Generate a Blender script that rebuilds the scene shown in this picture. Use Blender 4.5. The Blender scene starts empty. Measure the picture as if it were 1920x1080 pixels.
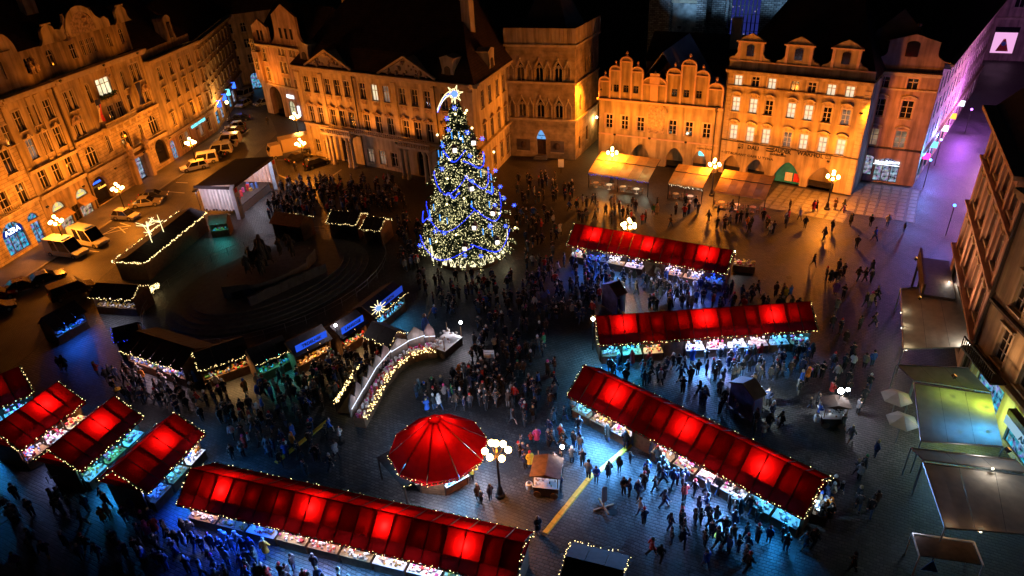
import bpy, bmesh, math, random
from mathutils import Vector, Matrix, noise

S = bpy.context.scene
C = S.collection
R = math.radians
PI = math.pi
rnd = random.Random(7)

# ------------------------------------------------------------------ camera
CAM_H, PIT, ROL, FPX = 40.0, R(30.62), R(3.42), 1293.0
_f = Vector((0, math.cos(PIT), -math.sin(PIT)))
_r = Vector((1, 0, 0))
_d = _f.cross(_r)
_cr, _sr = math.cos(ROL), math.sin(ROL)
AX_R = _r * _cr + _d * _sr
AX_D = _d * _cr - _r * _sr
cam_data = bpy.data.cameras.new('camera')
cam = bpy.data.objects.new('camera', cam_data)
C.objects.link(cam)
mx = Matrix((AX_R, -AX_D, -_f)).transposed().to_4x4()
mx.translation = Vector((0, 0, CAM_H))
cam.matrix_world = mx
cam_data.sensor_width = 36.0
cam_data.lens = 36.0 * FPX / 1920.0
cam_data.clip_start = 0.5
cam_data.clip_end = 3000
S.camera = cam

# ------------------------------------------------------------------ night sky, exposure
world = bpy.data.worlds.new('World')
S.world = world
world.use_nodes = True
_nt = world.node_tree
_bg = _nt.nodes['Background']
_sky = _nt.nodes.new('ShaderNodeTexSky')
_sky.sky_type = 'NISHITA'
_sky.sun_disc = False
_sky.sun_elevation = R(-4)
_sky.sun_rotation = R(200)
_nt.links.new(_sky.outputs['Color'], _bg.inputs['Color'])
_bg.inputs['Strength'].default_value = 0.07
S.view_settings.view_transform = 'Standard'
S.view_settings.look = 'None'
S.view_settings.exposure = 0.0
S.view_settings.gamma = 1.0
S.view_settings.use_curve_mapping = False
S.render.engine = 'CYCLES'
cy = S.cycles
cy.use_denoising = True
cy.max_bounces = 5
cy.diffuse_bounces = 2
cy.glossy_bounces = 2
cy.transmission_bounces = 3
cy.transparent_max_bounces = 6
cy.sample_clamp_indirect = 3.0
cy.sample_clamp_direct = 0.0
cy.caustics_reflective = False
cy.caustics_refractive = False
cy.use_light_tree = True


def ray(px, py):
    return AX_R * ((px - 960) / FPX) + AX_D * ((py - 540) / FPX) + _f


def at(px, py, z=0.0):
    """The point of the place at height z that the photograph shows at pixel px, py."""
    d = ray(px, py)
    t = (CAM_H - z) / -d.z
    return Vector((d.x * t, d.y * t, z))


# ------------------------------------------------------------------ materials
def _nodes(name):
    m = bpy.data.materials.new(name)
    m.use_nodes = True
    nt = m.node_tree
    return m, nt, nt.nodes['Principled BSDF']


def mat(name, col, rough=0.75, var=0.25, scale=1.2, bump=0.15, metal=0.0, spec=0.3, bscale=None, stain=0.0):
    m, nt, b = _nodes(name)
    b.inputs['Roughness'].default_value = rough
    b.inputs['Metallic'].default_value = metal
    b.inputs['Specular IOR Level'].default_value = spec
    tc = nt.nodes.new('ShaderNodeTexCoord')
    n1 = nt.nodes.new('ShaderNodeTexNoise')
    n1.inputs['Scale'].default_value = scale
    n1.inputs['Detail'].default_value = 6
    nt.links.new(tc.outputs['Object'], n1.inputs['Vector'])
    rp = nt.nodes.new('ShaderNodeValToRGB')
    c = Vector(col)
    lo, hi = c * (1 - var), c * (1 + var)
    rp.color_ramp.elements[0].position = 0.3
    rp.color_ramp.elements[1].position = 0.7
    rp.color_ramp.elements[0].color = (*lo, 1)
    rp.color_ramp.elements[1].color = (min(1, hi.x), min(1, hi.y), min(1, hi.z), 1)
    nt.links.new(n1.outputs['Fac'], rp.inputs['Fac'])
    out = rp.outputs['Color']
    if stain:
        mp = nt.nodes.new('ShaderNodeMapping')
        mp.inputs['Scale'].default_value = (1.1, 1.1, 0.12)
        nt.links.new(tc.outputs['Object'], mp.inputs['Vector'])
        n3 = nt.nodes.new('ShaderNodeTexNoise')
        n3.inputs['Scale'].default_value = 1.3
        n3.inputs['Detail'].default_value = 5
        nt.links.new(mp.outputs['Vector'], n3.inputs['Vector'])
        r3 = nt.nodes.new('ShaderNodeValToRGB')
        r3.color_ramp.elements[0].position = 0.35
        r3.color_ramp.elements[0].color = (1 - stain, 1 - stain, 1 - stain, 1)
        r3.color_ramp.elements[1].position = 0.6
        nt.links.new(n3.outputs['Fac'], r3.inputs['Fac'])
        mm = nt.nodes.new('ShaderNodeMixRGB')
        mm.blend_type = 'MULTIPLY'
        mm.inputs['Fac'].default_value = 1
        nt.links.new(out, mm.inputs['Color1'])
        nt.links.new(r3.outputs['Color'], mm.inputs['Color2'])
        out = mm.outputs['Color']
    nt.links.new(out, b.inputs['Base Color'])
    if bump:
        n2 = nt.nodes.new('ShaderNodeTexNoise')
        n2.inputs['Scale'].default_value = bscale or scale * 9
        n2.inputs['Detail'].default_value = 4
        nt.links.new(tc.outputs['Object'], n2.inputs['Vector'])
        bp = nt.nodes.new('ShaderNodeBump')
        bp.inputs['Strength'].default_value = bump
        bp.inputs['Distance'].default_value = 0.05
        nt.links.new(n2.outputs['Fac'], bp.inputs['Height'])
        nt.links.new(bp.outputs['Normal'], b.inputs['Normal'])
    return m


def emis(name, col, st, sample=False, base=None):
    m = bpy.data.materials.new(name)
    m.use_nodes = True
    nt = m.node_tree
    nt.nodes.clear()
    o = nt.nodes.new('ShaderNodeOutputMaterial')
    e = nt.nodes.new('ShaderNodeEmission')
    e.inputs['Color'].default_value = (*col, 1)
    e.inputs['Strength'].default_value = st
    nt.links.new(e.outputs[0], o.inputs[0])
    m.cycles.emission_sampling = 'AUTO' if sample else 'NONE'
    return m


def display(name, base, st, scale=3.0, dark=0.05, sample=False, clutter=0.35):
    """A lit shop window: lamps behind glass on a clutter of goods (cells of colour and brightness)."""
    m = bpy.data.materials.new(name)
    m.use_nodes = True
    nt = m.node_tree
    nt.nodes.clear()
    o = nt.nodes.new('ShaderNodeOutputMaterial')
    e = nt.nodes.new('ShaderNodeEmission')
    tc = nt.nodes.new('ShaderNodeTexCoord')
    v = nt.nodes.new('ShaderNodeTexVoronoi')
    v.inputs['Scale'].default_value = scale
    nt.links.new(tc.outputs['Object'], v.inputs['Vector'])
    mix = nt.nodes.new('ShaderNodeMixRGB')
    mix.blend_type = 'MIX'
    mix.inputs['Fac'].default_value = clutter
    mix.inputs['Color1'].default_value = (*base, 1)
    nt.links.new(v.outputs['Color'], mix.inputs['Color2'])
    n = nt.nodes.new('ShaderNodeTexNoise')
    n.inputs['Scale'].default_value = scale * 0.8
    nt.links.new(tc.outputs['Object'], n.inputs['Vector'])
    rp = nt.nodes.new('ShaderNodeValToRGB')
    rp.color_ramp.elements[0].position = 0.35
    rp.color_ramp.elements[0].color = (dark, dark, dark, 1)
    rp.color_ramp.elements[1].position = 0.65
    nt.links.new(n.outputs['Fac'], rp.inputs['Fac'])
    mu = nt.nodes.new('ShaderNodeMixRGB')
    mu.blend_type = 'MULTIPLY'
    mu.inputs['Fac'].default_value = 1
    nt.links.new(mix.outputs['Color'], mu.inputs['Color1'])
    nt.links.new(rp.outputs['Color'], mu.inputs['Color2'])
    nt.links.new(mu.outputs['Color'], e.inputs['Color'])
    e.inputs['Strength'].default_value = st
    nt.links.new(e.outputs[0], o.inputs[0])
    m.cycles.emission_sampling = 'AUTO' if sample else 'NONE'
    return m


def fabric(name, col, trans, rough=0.6, var=0.2, top=1.0):
    """Thin awning cloth: diffuse outside, lets lamps glow through."""
    m = bpy.data.materials.new(name)
    m.use_nodes = True
    nt = m.node_tree
    nt.nodes.clear()
    o = nt.nodes.new('ShaderNodeOutputMaterial')
    a = nt.nodes.new('ShaderNodeBsdfDiffuse')
    t = nt.nodes.new('ShaderNodeBsdfTranslucent')
    mx_ = nt.nodes.new('ShaderNodeMixShader')
    tc = nt.nodes.new('ShaderNodeTexCoord')
    n = nt.nodes.new('ShaderNodeTexNoise')
    n.inputs['Scale'].default_value = 1.5
    n.inputs['Detail'].default_value = 5
    nt.links.new(tc.outputs['Object'], n.inputs['Vector'])
    rp = nt.nodes.new('ShaderNodeValToRGB')
    c = Vector(col) * top
    rp.color_ramp.elements[0].position = 0.3
    rp.color_ramp.elements[1].position = 0.7
    rp.color_ramp.elements[0].color = (*(c * (1 - var)), 1)
    rp.color_ramp.elements[1].color = (*(c * (1 + var)), 1)
    nt.links.new(n.outputs['Fac'], rp.inputs['Fac'])
    nt.links.new(rp.outputs['Color'], a.inputs['Color'])
    t.inputs['Color'].default_value = (*col, 1)
    bp = nt.nodes.new('ShaderNodeBump')
    bp.inputs['Strength'].default_value = 0.35
    bp.inputs['Distance'].default_value = 0.06
    n2 = nt.nodes.new('ShaderNodeTexNoise')
    n2.inputs['Scale'].default_value = 2.2
    nt.links.new(tc.outputs['Object'], n2.inputs['Vector'])
    nt.links.new(n2.outputs['Fac'], bp.inputs['Height'])
    nt.links.new(bp.outputs['Normal'], a.inputs['Normal'])
    mx_.inputs['Fac'].default_value = trans
    nt.links.new(a.outputs[0], mx_.inputs[1])
    nt.links.new(t.outputs[0], mx_.inputs[2])
    nt.links.new(mx_.outputs[0], o.inputs[0])
    return m


def sett_mat(name, c1, c2, cm, bw, bh, rough=0.5, rot=0.0, squash=1.0, mortar=0.02):
    """Stone setts: rows of uneven blocks, wet sheen, sunken joints."""
    m, nt, b = _nodes(name)
    tc = nt.nodes.new('ShaderNodeTexCoord')
    mp = nt.nodes.new('ShaderNodeMapping')
    mp.inputs['Rotation'].default_value = (0, 0, rot)
    nt.links.new(tc.outputs['Object'], mp.inputs['Vector'])
    w = nt.nodes.new('ShaderNodeTexNoise')
    w.inputs['Scale'].default_value = 0.35
    nt.links.new(mp.outputs['Vector'], w.inputs['Vector'])
    add = nt.nodes.new('ShaderNodeMixRGB')
    add.blend_type = 'ADD'
    add.inputs['Fac'].default_value = 0.5
    nt.links.new(mp.outputs['Vector'], add.inputs['Color1'])
    nt.links.new(w.outputs['Color'], add.inputs['Color2'])
    br = nt.nodes.new('ShaderNodeTexBrick')
    br.inputs['Scale'].default_value = 1.0
    br.inputs['Brick Width'].default_value = bw
    br.inputs['Row Height'].default_value = bh
    br.inputs['Mortar Size'].default_value = mortar
    br.inputs['Mortar Smooth'].default_value = 0.4
    br.inputs['Color1'].default_value = (*c1, 1)
    br.inputs['Color2'].default_value = (*c2, 1)
    br.inputs['Mortar'].default_value = (*cm, 1)
    br.inputs['Bias'].default_value = -0.1
    nt.links.new(add.outputs['Color'], br.inputs['Vector'])
    big = nt.nodes.new('ShaderNodeTexNoise')
    big.inputs['Scale'].default_value = 0.25
    big.inputs['Detail'].default_value = 7
    nt.links.new(tc.outputs['Object'], big.inputs['Vector'])
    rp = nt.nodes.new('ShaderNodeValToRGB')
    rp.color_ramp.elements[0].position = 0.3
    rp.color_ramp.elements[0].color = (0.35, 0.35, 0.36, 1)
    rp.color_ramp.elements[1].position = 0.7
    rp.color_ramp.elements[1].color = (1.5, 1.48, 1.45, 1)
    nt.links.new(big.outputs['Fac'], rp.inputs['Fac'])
    mu = nt.nodes.new('ShaderNodeMixRGB')
    mu.blend_type = 'MULTIPLY'
    mu.inputs['Fac'].default_value = 1
    nt.links.new(br.outputs['Color'], mu.inputs['Color1'])
    nt.links.new(rp.outputs['Color'], mu.inputs['Color2'])
    nt.links.new(mu.outputs['Color'], b.inputs['Base Color'])
    rr = nt.nodes.new('ShaderNodeMapRange')
    rr.inputs['To Min'].default_value = rough - 0.12
    rr.inputs['To Max'].default_value = rough + 0.2
    nt.links.new(big.outputs['Fac'], rr.inputs['Value'])
    nt.links.new(rr.outputs['Result'], b.inputs['Roughness'])
    b.inputs['Specular IOR Level'].default_value = 0.5
    bp = nt.nodes.new('ShaderNodeBump')
    bp.inputs['Strength'].default_value = 1.0
    bp.inputs['Distance'].default_value = 0.06
    bp.invert = True
    nt.links.new(br.outputs['Fac'], bp.inputs['Height'])
    nt.links.new(bp.outputs['Normal'], b.inputs['Normal'])
    return m


def brick_wall_mat(name, c1, c2, cm, bw, bh, mortar=0.02, rough=0.85):
    """Coursed rubble or ashlar on an upright wall (object x along, z up)."""
    m, nt, b = _nodes(name)
    tc = nt.nodes.new('ShaderNodeTexCoord')
    sx = nt.nodes.new('ShaderNodeSeparateXYZ')
    cx = nt.nodes.new('ShaderNodeCombineXYZ')
    ad = nt.nodes.new('ShaderNodeMath')
    nt.links.new(tc.outputs['Object'], sx.inputs[0])
    nt.links.new(sx.outputs['X'], ad.inputs[0])
    nt.links.new(sx.outputs['Y'], ad.inputs[1])
    nt.links.new(ad.outputs[0], cx.inputs['X'])
    nt.links.new(sx.outputs['Z'], cx.inputs['Y'])
    br = nt.nodes.new('ShaderNodeTexBrick')
    br.inputs['Scale'].default_value = 1
    br.inputs['Brick Width'].default_value = bw
    br.inputs['Row Height'].default_value = bh
    br.inputs['Mortar Size'].default_value = mortar
    br.inputs['Color1'].default_value = (*c1, 1)
    br.inputs['Color2'].default_value = (*c2, 1)
    br.inputs['Mortar'].default_value = (*cm, 1)
    nt.links.new(cx.outputs[0], br.inputs['Vector'])
    n = nt.nodes.new('ShaderNodeTexNoise')
    n.inputs['Scale'].default_value = 0.8
    n.inputs['Detail'].default_value = 7
    nt.links.new(tc.outputs['Object'], n.inputs['Vector'])
    rp = nt.nodes.new('ShaderNodeValToRGB')
    rp.color_ramp.elements[0].position = 0.3
    rp.color_ramp.elements[0].color = (0.45, 0.45, 0.45, 1)
    rp.color_ramp.elements[1].position = 0.68
    rp.color_ramp.elements[1].color = (1.2, 1.2, 1.2, 1)
    nt.links.new(n.outputs['Fac'], rp.inputs['Fac'])
    mu = nt.nodes.new('ShaderNodeMixRGB')
    mu.blend_type = 'MULTIPLY'
    mu.inputs['Fac'].default_value = 1
    nt.links.new(br.outputs['Color'], mu.inputs['Color1'])
    nt.links.new(rp.outputs['Color'], mu.inputs['Color2'])
    nt.links.new(mu.outputs['Color'], b.inputs['Base Color'])
    b.inputs['Roughness'].default_value = rough
    bp = nt.nodes.new('ShaderNodeBump')
    bp.inputs['Strength'].default_value = 0.7
    bp.inputs['Distance'].default_value = 0.03
    bp.invert = True
    nt.links.new(br.outputs['Fac'], bp.inputs['Height'])
    nt.links.new(bp.outputs['Normal'], b.inputs['Normal'])
    return m


M = {}
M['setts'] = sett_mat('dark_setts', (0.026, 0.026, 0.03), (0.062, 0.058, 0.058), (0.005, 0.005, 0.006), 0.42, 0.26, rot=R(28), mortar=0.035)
M['road'] = sett_mat('road_setts', (0.09, 0.085, 0.08), (0.12, 0.115, 0.105), (0.03, 0.03, 0.03), 0.18, 0.14, rough=0.5, rot=R(-10))
M['pave'] = sett_mat('mosaic_pavement', (0.2, 0.19, 0.18), (0.26, 0.25, 0.23), (0.09, 0.09, 0.09), 0.12, 0.12, rough=0.55, rot=R(10))
M['slab'] = mat('granite_slab', (0.2, 0.19, 0.18), 0.5, 0.2, 2.0, 0.2)
M['kerb'] = mat('granite_kerb', (0.24, 0.23, 0.22), 0.6, 0.2, 3, 0.2)
M['paint'] = mat('road_paint', (0.7, 0.7, 0.68), 0.6, 0.2, 5, 0.1)
M['ochre'] = mat('ochre_plaster', (0.46, 0.37, 0.24), 0.85, 0.24, 0.5, 0.3, stain=0.5)
M['ochre_dark'] = mat('ochre_dark_plaster', (0.38, 0.29, 0.19), 0.85, 0.26, 0.6, 0.3, stain=0.55)
M['cream'] = mat('cream_plaster', (0.52, 0.44, 0.33), 0.85, 0.22, 0.5, 0.3, stain=0.45)
M['beige'] = mat('beige_plaster', (0.42, 0.35, 0.27), 0.85, 0.24, 0.6, 0.3, stain=0.5)
M['pink'] = mat('pink_plaster', (0.44, 0.3, 0.25), 0.85, 0.24, 0.6, 0.3, stain=0.5)
M['trim'] = mat('stucco_trim', (0.5, 0.42, 0.31), 0.8, 0.16, 1.5, 0.2, stain=0.2)
M['rosetrim'] = mat('rose_trim', (0.55, 0.37, 0.3), 0.8, 0.12, 1.5, 0.2)
M['relief'] = mat('stucco_relief', (0.36, 0.27, 0.2), 0.85, 0.5, 3.0, 0.9, bscale=5)
M['sand'] = brick_wall_mat('sandstone_ashlar', (0.36, 0.28, 0.18), (0.42, 0.33, 0.22), (0.24, 0.18, 0.12), 0.9, 0.45, 0.012)
M['church'] = brick_wall_mat('church_rubble', (0.42, 0.42, 0.4), (0.16, 0.16, 0.17), (0.06, 0.06, 0.06), 0.85, 0.32, 0.05)
M['churchplaster'] = mat('worn_church_plaster', (0.36, 0.37, 0.36), 0.9, 0.6, 0.9, 0.6, bscale=4)
M['ashlar'] = brick_wall_mat('rusticated_ashlar', (0.44, 0.35, 0.24), (0.47, 0.38, 0.26), (0.2, 0.15, 0.1), 1.6, 0.5, 0.03)
M['roof'] = brick_wall_mat('clay_roof_tiles', (0.06, 0.03, 0.025), (0.045, 0.022, 0.02), (0.015, 0.01, 0.01), 0.22, 0.3, 0.03)
M['slate'] = brick_wall_mat('slate_roof', (0.035, 0.03, 0.035), (0.045, 0.035, 0.035), (0.01, 0.01, 0.01), 0.3, 0.3, 0.02, 0.6)
M['copper'] = mat('copper_sheet', (0.22, 0.2, 0.2), 0.5, 0.2, 1.0, 0.1)
M['iron'] = mat('black_iron', (0.02, 0.02, 0.022), 0.45, 0.2, 6, 0.1, metal=0.5)
M['pipe'] = mat('dark_downpipe', (0.05, 0.04, 0.035), 0.6, 0.2, 6, 0.1)
M['wframe'] = mat('window_wood', (0.5, 0.45, 0.38), 0.6, 0.1, 6, 0.05)
M['wframe_dark'] = mat('dark_window_wood', (0.06, 0.045, 0.035), 0.5, 0.2, 6, 0.05)
M['glass'] = mat('dark_glass', (0.012, 0.012, 0.016), 0.08, 0.5, 0.8, 0.02, spec=0.6)
M['lit'] = display('lamplit_room', (1.0, 0.8, 0.5), 1.35, 0.7, 0.6, clutter=0.05)
M['litdim'] = display('lamplit_room_dim', (1.0, 0.62, 0.4), 0.4, 0.9, 0.3, clutter=0.05)
M['litbright'] = display('lamplit_salon', (1.0, 0.85, 0.5), 1.7, 0.9, 0.5, clutter=0.05)
M['wood'] = mat('stall_wood', (0.16, 0.085, 0.045), 0.65, 0.3, 3, 0.3)
M['wood_dark'] = mat('dark_stall_wood', (0.06, 0.035, 0.025), 0.7, 0.3, 3, 0.3)
M['wood_pale'] = mat('pale_wood', (0.35, 0.22, 0.11), 0.6, 0.3, 3, 0.2)
M['redcloth'] = fabric('red_awning_cloth', (0.32, 0.004, 0.006), 0.5, top=.42, var=.4)
M['darkcloth'] = fabric('dark_awning_cloth', (0.03, 0.025, 0.028), 0.1)
M['felt'] = mat('black_roof_felt', (0.022, 0.018, 0.022), 0.8, 0.3, 3, 0.2)
M['cream_cloth'] = fabric('cream_awning_cloth', (0.6, 0.56, 0.5), 0.3)
M['ochre_cloth'] = fabric('ochre_awning_cloth', (0.55, 0.36, 0.16), 0.3)
M['white'] = mat('white_paint', (0.75, 0.75, 0.74), 0.4, 0.05, 3, 0.0)
M['whitecloth'] = fabric('white_tent_cloth', (0.62, 0.6, 0.6), 0.4)
M['steel'] = mat('galvanised_steel', (0.35, 0.36, 0.38), 0.35, 0.15, 5, 0.05, metal=0.8)
M['black'] = mat('black_rubber', (0.015, 0.015, 0.015), 0.7, 0.2, 4, 0.1)
M['yellow'] = mat('yellow_cable_cover', (0.75, 0.42, 0.03), 0.5, 0.15, 4, 0.15)
M['needle'] = mat('fir_needles', (0.028, 0.055, 0.022), 0.6, 0.5, 2.0, 0.0)
M['garland'] = mat('fir_garland', (0.02, 0.05, 0.02), 0.7, 0.5, 8, 0.0)
M['bark'] = mat('fir_bark', (0.07, 0.045, 0.03), 0.9, 0.3, 4, 0.5)
M['bronze'] = mat('dark_bronze', (0.03, 0.032, 0.03), 0.5, 0.3, 2, 0.3, metal=0.4)
M['granite'] = mat('grey_granite', (0.1, 0.095, 0.09), 0.7, 0.25, 2, 0.3)
M['bulb'] = emis('warm_fairy_bulb', (1.0, 0.74, 0.3), 5.0)
M['bulbw'] = emis('white_fairy_bulb', (1.0, 0.9, 0.6), 4.0)
M['treebulb'] = emis('tree_bulb', (1.0, 0.9, 0.42), 2.2)
M['bulbb'] = emis('blue_fairy_bulb', (0.02, 0.05, 1.0), 2.6)
M['bluelamp'] = emis('blue_star_lamp', (0.05, 0.1, 1.0), 5.0)
M['globe'] = emis('sodium_globe', (1.0, 0.62, 0.2), 24.0)
M['lampw'] = emis('white_floodlight', (0.9, 0.95, 1.0), 60.0)
M['lampwarm'] = emis('warm_white_lamp', (1.0, 0.8, 0.55), 30.0)
M['neon_w'] = emis('white_neon', (0.75, 0.88, 1.0), 3.0)
M['neon_b'] = emis('blue_neon', (0.03, 0.12, 1.0), 3.0)
M['neon_c'] = emis('cyan_neon', (0.15, 0.75, 0.9), 2.2)
M['neon_p'] = emis('pink_neon', (1.0, 0.05, 0.4), 2.5)
M['neon_o'] = emis('amber_neon', (1.0, 0.4, 0.05), 2.5)
M['star'] = emis('star_tube', (1.0, 0.86, 0.42), 2.2)
M['shop_c'] = display('cyan_shop_display', (0.02, 0.4, 0.9), 1.1, 2.6)
M['shop_w'] = display('white_shop_display', (0.6, 0.6, 0.95), .8, 2.6)
M['shop_y'] = emis('cream_sign_light', (0.75, 0.68, 0.4), 0.8)
M['shop_o'] = display('warm_shop_display', (1.0, 0.55, 0.3), 0.9, 2.2)
GOODS = []
for i, c in enumerate([(0.6, 0.05, 0.05), (0.7, 0.65, 0.6), (0.65, 0.4, 0.08), (0.1, 0.3, 0.12), (0.1, 0.2, 0.55), (0.5, 0.3, 0.2), (0.75, 0.72, 0.75), (0.6, 0.1, 0.3)]):
    GOODS.append(mat('goods_%d' % i, c, 0.5, 0.3, 6, 0.0))


# ------------------------------------------------------------------ mesh builder
class MB:
    def __init__(s):
        s.v, s.f, s.mi = [], [], []

    def face(s, pts, mi=0):
        k = len(s.v)
        s.v.extend([tuple(p) for p in pts])
        s.f.append(tuple(range(k, k + len(pts))))
        s.mi.append(mi)

    def box(s, x0, x1, y0, y1, z0, z1, mi=0, T=None):
        k = len(s.v)
        P = [(x, y, z) for z in (z0, z1) for y in (y0, y1) for x in (x0, x1)]
        if T is not None:
            P = [tuple(T @ Vector(p)) for p in P]
        s.v.extend(P)
        for q in ((0, 2, 3, 1), (4, 5, 7, 6), (0, 1, 5, 4), (2, 6, 7, 3), (0, 4, 6, 2), (1, 3, 7, 5)):
            s.f.append(tuple(k + i for i in q))
            s.mi.append(mi)

    def bar(s, p, q, w, h=None, mi=0, up=(0, 0, 1)):
        p, q = Vector(p), Vector(q)
        d = q - p
        L = d.length
        if L < 1e-6:
            return
        d /= L
        u = Vector(up)
        if abs(d.dot(u)) > 0.98:
            u = Vector((1, 0, 0))
        a = d.cross(u).normalized()
        b = a.cross(d).normalized()
        h = w if h is None else h
        T = Matrix((a, d, b)).transposed().to_4x4()
        T.translation = p
        s.box(-w / 2, w / 2, 0, L, -h / 2, h / 2, mi, T)

    def tube(s, p, q, r0, r1=None, n=6, mi=0, cap=True):
        p, q = Vector(p), Vector(q)
        r1 = r0 if r1 is None else r1
        d = (q - p)
        if d.length < 1e-6:
            return
        d.normalize()
        u = Vector((0, 0, 1)) if abs(d.z) < 0.95 else Vector((1, 0, 0))
        a = d.cross(u).normalized()
        b = a.cross(d)
        k = len(s.v)
        for c, r in ((p, r0), (q, r1)):
            for i in range(n):
                t = 2 * PI * i / n
                s.v.append(tuple(c + (a * math.cos(t) + b * math.sin(t)) * r))
        for i in range(n):
            j = (i + 1) % n
            s.f.append((k + i, k + j, k + n + j, k + n + i))
            s.mi.append(mi)
        if cap:
            s.f.append(tuple(k + n + i for i in range(n)))
            s.mi.append(mi)
            s.f.append(tuple(k + n - 1 - i for i in range(n)))
            s.mi.append(mi)

    def path(s, pts, r, n=5, mi=0):
        for a, b in zip(pts[:-1], pts[1:]):
            s.tube(a, b, r, r, n, mi)

    def lathe(s, prof, n=8, c=(0, 0, 0), mi=0, a0=0.0, a1=2 * PI):
        k = len(s.v)
        full = abs(a1 - a0 - 2 * PI) < 1e-6
        m = n if full else n + 1
        for r, z in prof:
            for i in range(m):
                t = a0 + (a1 - a0) * i / n
                s.v.append((c[0] + r * math.cos(t), c[1] + r * math.sin(t), c[2] + z))
        for j in range(len(prof) - 1):
            for i in range(n):
                i2 = (i + 1) % m
                s.f.append((k + j * m + i, k + j * m + i2, k + (j + 1) * m + i2, k + (j + 1) * m + i))
                s.mi.append(mi)

    def ball(s, c, r, n=8, m=6, mi=0, sz=1.0):
        s.lathe([(r * math.sin(PI * j / m) + 1e-4, -r * sz * math.cos(PI * j / m)) for j in range(m + 1)], n, c, mi)

    def octa(s, c, r, mi=0):
        k = len(s.v)
        x, y, z = c
        s.v.extend([(x + r, y, z), (x - r, y, z), (x, y + r, z), (x, y - r, z), (x, y, z + r), (x, y, z - r)])
        for q in ((0, 2, 4), (2, 1, 4), (1, 3, 4), (3, 0, 4), (2, 0, 5), (1, 2, 5), (3, 1, 5), (0, 3, 5)):
            s.f.append(tuple(k + i for i in q))
            s.mi.append(mi)

    def prism(s, out, y0, y1, mi=0):
        """An outline in x, z pulled through y."""
        n = len(out)
        k = len(s.v)
        for y in (y0, y1):
            s.v.extend([(p[0], y, p[1]) for p in out])
        s.f.append(tuple(k + i for i in range(n)))
        s.mi.append(mi)
        s.f.append(tuple(k + 2 * n - 1 - i for i in range(n)))
        s.mi.append(mi)
        for i in range(n):
            j = (i + 1) % n
            s.f.append((k + j, k + i, k + n + i, k + n + j))
            s.mi.append(mi)

    def slab(s, out, z0, z1, mi=0):
        """An outline in x, y pulled through z."""
        n = len(out)
        k = len(s.v)
        for z in (z0, z1):
            s.v.extend([(p[0], p[1], z) for p in out])
        s.f.append(tuple(k + n - 1 - i for i in range(n)))
        s.mi.append(mi)
        s.f.append(tuple(k + n + i for i in range(n)))
        s.mi.append(mi)
        for i in range(n):
            j = (i + 1) % n
            s.f.append((k + i, k + j, k + n + j, k + n + i))
            s.mi.append(mi)

    def mesh(s, name, mats):
        me = bpy.data.meshes.new(name)
        me.from_pydata(s.v, [], s.f)
        for m_ in (mats if isinstance(mats, (list, tuple)) else [mats]):
            me.materials.append(m_)
        if any(s.mi):
            me.polygons.foreach_set('material_index', s.mi)
        me.update()
        return me

    def build(s, name, mats, parent=None, loc=(0, 0, 0), rz=0.0, smooth=False, kind=None):
        me = s.mesh(name, mats)
        if smooth:
            me.polygons.foreach_set('use_smooth', [True] * len(me.polygons))
        o = bpy.data.objects.new(name, me)
        C.objects.link(o)
        o.location = loc
        o.rotation_euler = (0, 0, rz)
        if parent is not None:
            o.parent = parent
        if kind:
            o['kind'] = kind
        return o


def build_each(b, name, mats, parent, loc=(0, 0, 0), rz=0.0):
    """Each loose piece of the builder as an object of its own."""
    par = list(range(len(b.v)))

    def root(i):
        while par[i] != i:
            par[i] = par[par[i]]
            i = par[i]
        return i
    for f in b.f:
        r0 = root(f[0])
        for i in f[1:]:
            par[root(i)] = r0
    comps = {}
    for k, f in enumerate(b.f):
        comps.setdefault(root(f[0]), []).append(k)
    out = []
    for fs in comps.values():
        q = MB()
        for k in fs:
            q.face([b.v[i] for i in b.f[k]], b.mi[k])
        out.append(q.build(name, mats, parent, loc, rz))
    return out


def inst(name, me, parent=None, loc=(0, 0, 0), rz=0.0, label=None, kind=None):
    o = bpy.data.objects.new(name, me)
    C.objects.link(o)
    o.location = loc
    o.rotation_euler = (0, 0, rz)
    if parent is not None:
        o.parent = parent
    if label:
        o['label'] = label
    if kind:
        o['kind'] = kind
    return o


def thing(name, label, cat, loc=(0, 0, 0), rz=0.0, group=None):
    o = bpy.data.objects.new(name, None)
    o.empty_display_size = 0.3
    C.objects.link(o)
    o.location = loc
    o.rotation_euler = (0, 0, rz)
    o['label'] = label
    o['category'] = cat
    if group:
        o['group'] = group
    return o


def tag(o, label, cat, group=None, kind=None):
    o['label'] = label
    o['category'] = cat
    if group:
        o['group'] = group
    if kind:
        o['kind'] = kind
    return o


def copy_tree(o, parent=None):
    c = o.copy()
    C.objects.link(c)
    c.parent = parent
    for ch in list(o.children):
        copy_tree(ch, c)
    return c


def lamp(kind, loc, col, power, parent=None, size=0.3, aim=None, spot=90, blend=0.6, sx=None, sy=None):
    """The light of a lamp that the photograph shows lit."""
    d = bpy.data.lights.new('lamp_light', kind)
    d.color = col
    d.energy = power
    if kind == 'AREA':
        d.shape = 'RECTANGLE'
        d.size, d.size_y = sx or size, sy or size
    else:
        d.shadow_soft_size = size
    if kind == 'SPOT':
        d.spot_size = R(spot)
        d.spot_blend = blend
    o = bpy.data.objects.new('lamp_light', d)
    C.objects.link(o)
    o.location = loc
    if aim is not None:
        v = Vector(aim) - Vector(loc)
        o.rotation_euler = v.to_track_quat('-Z', 'Y').to_euler()
    if parent is not None:
        o.parent = parent
    return o


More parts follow.
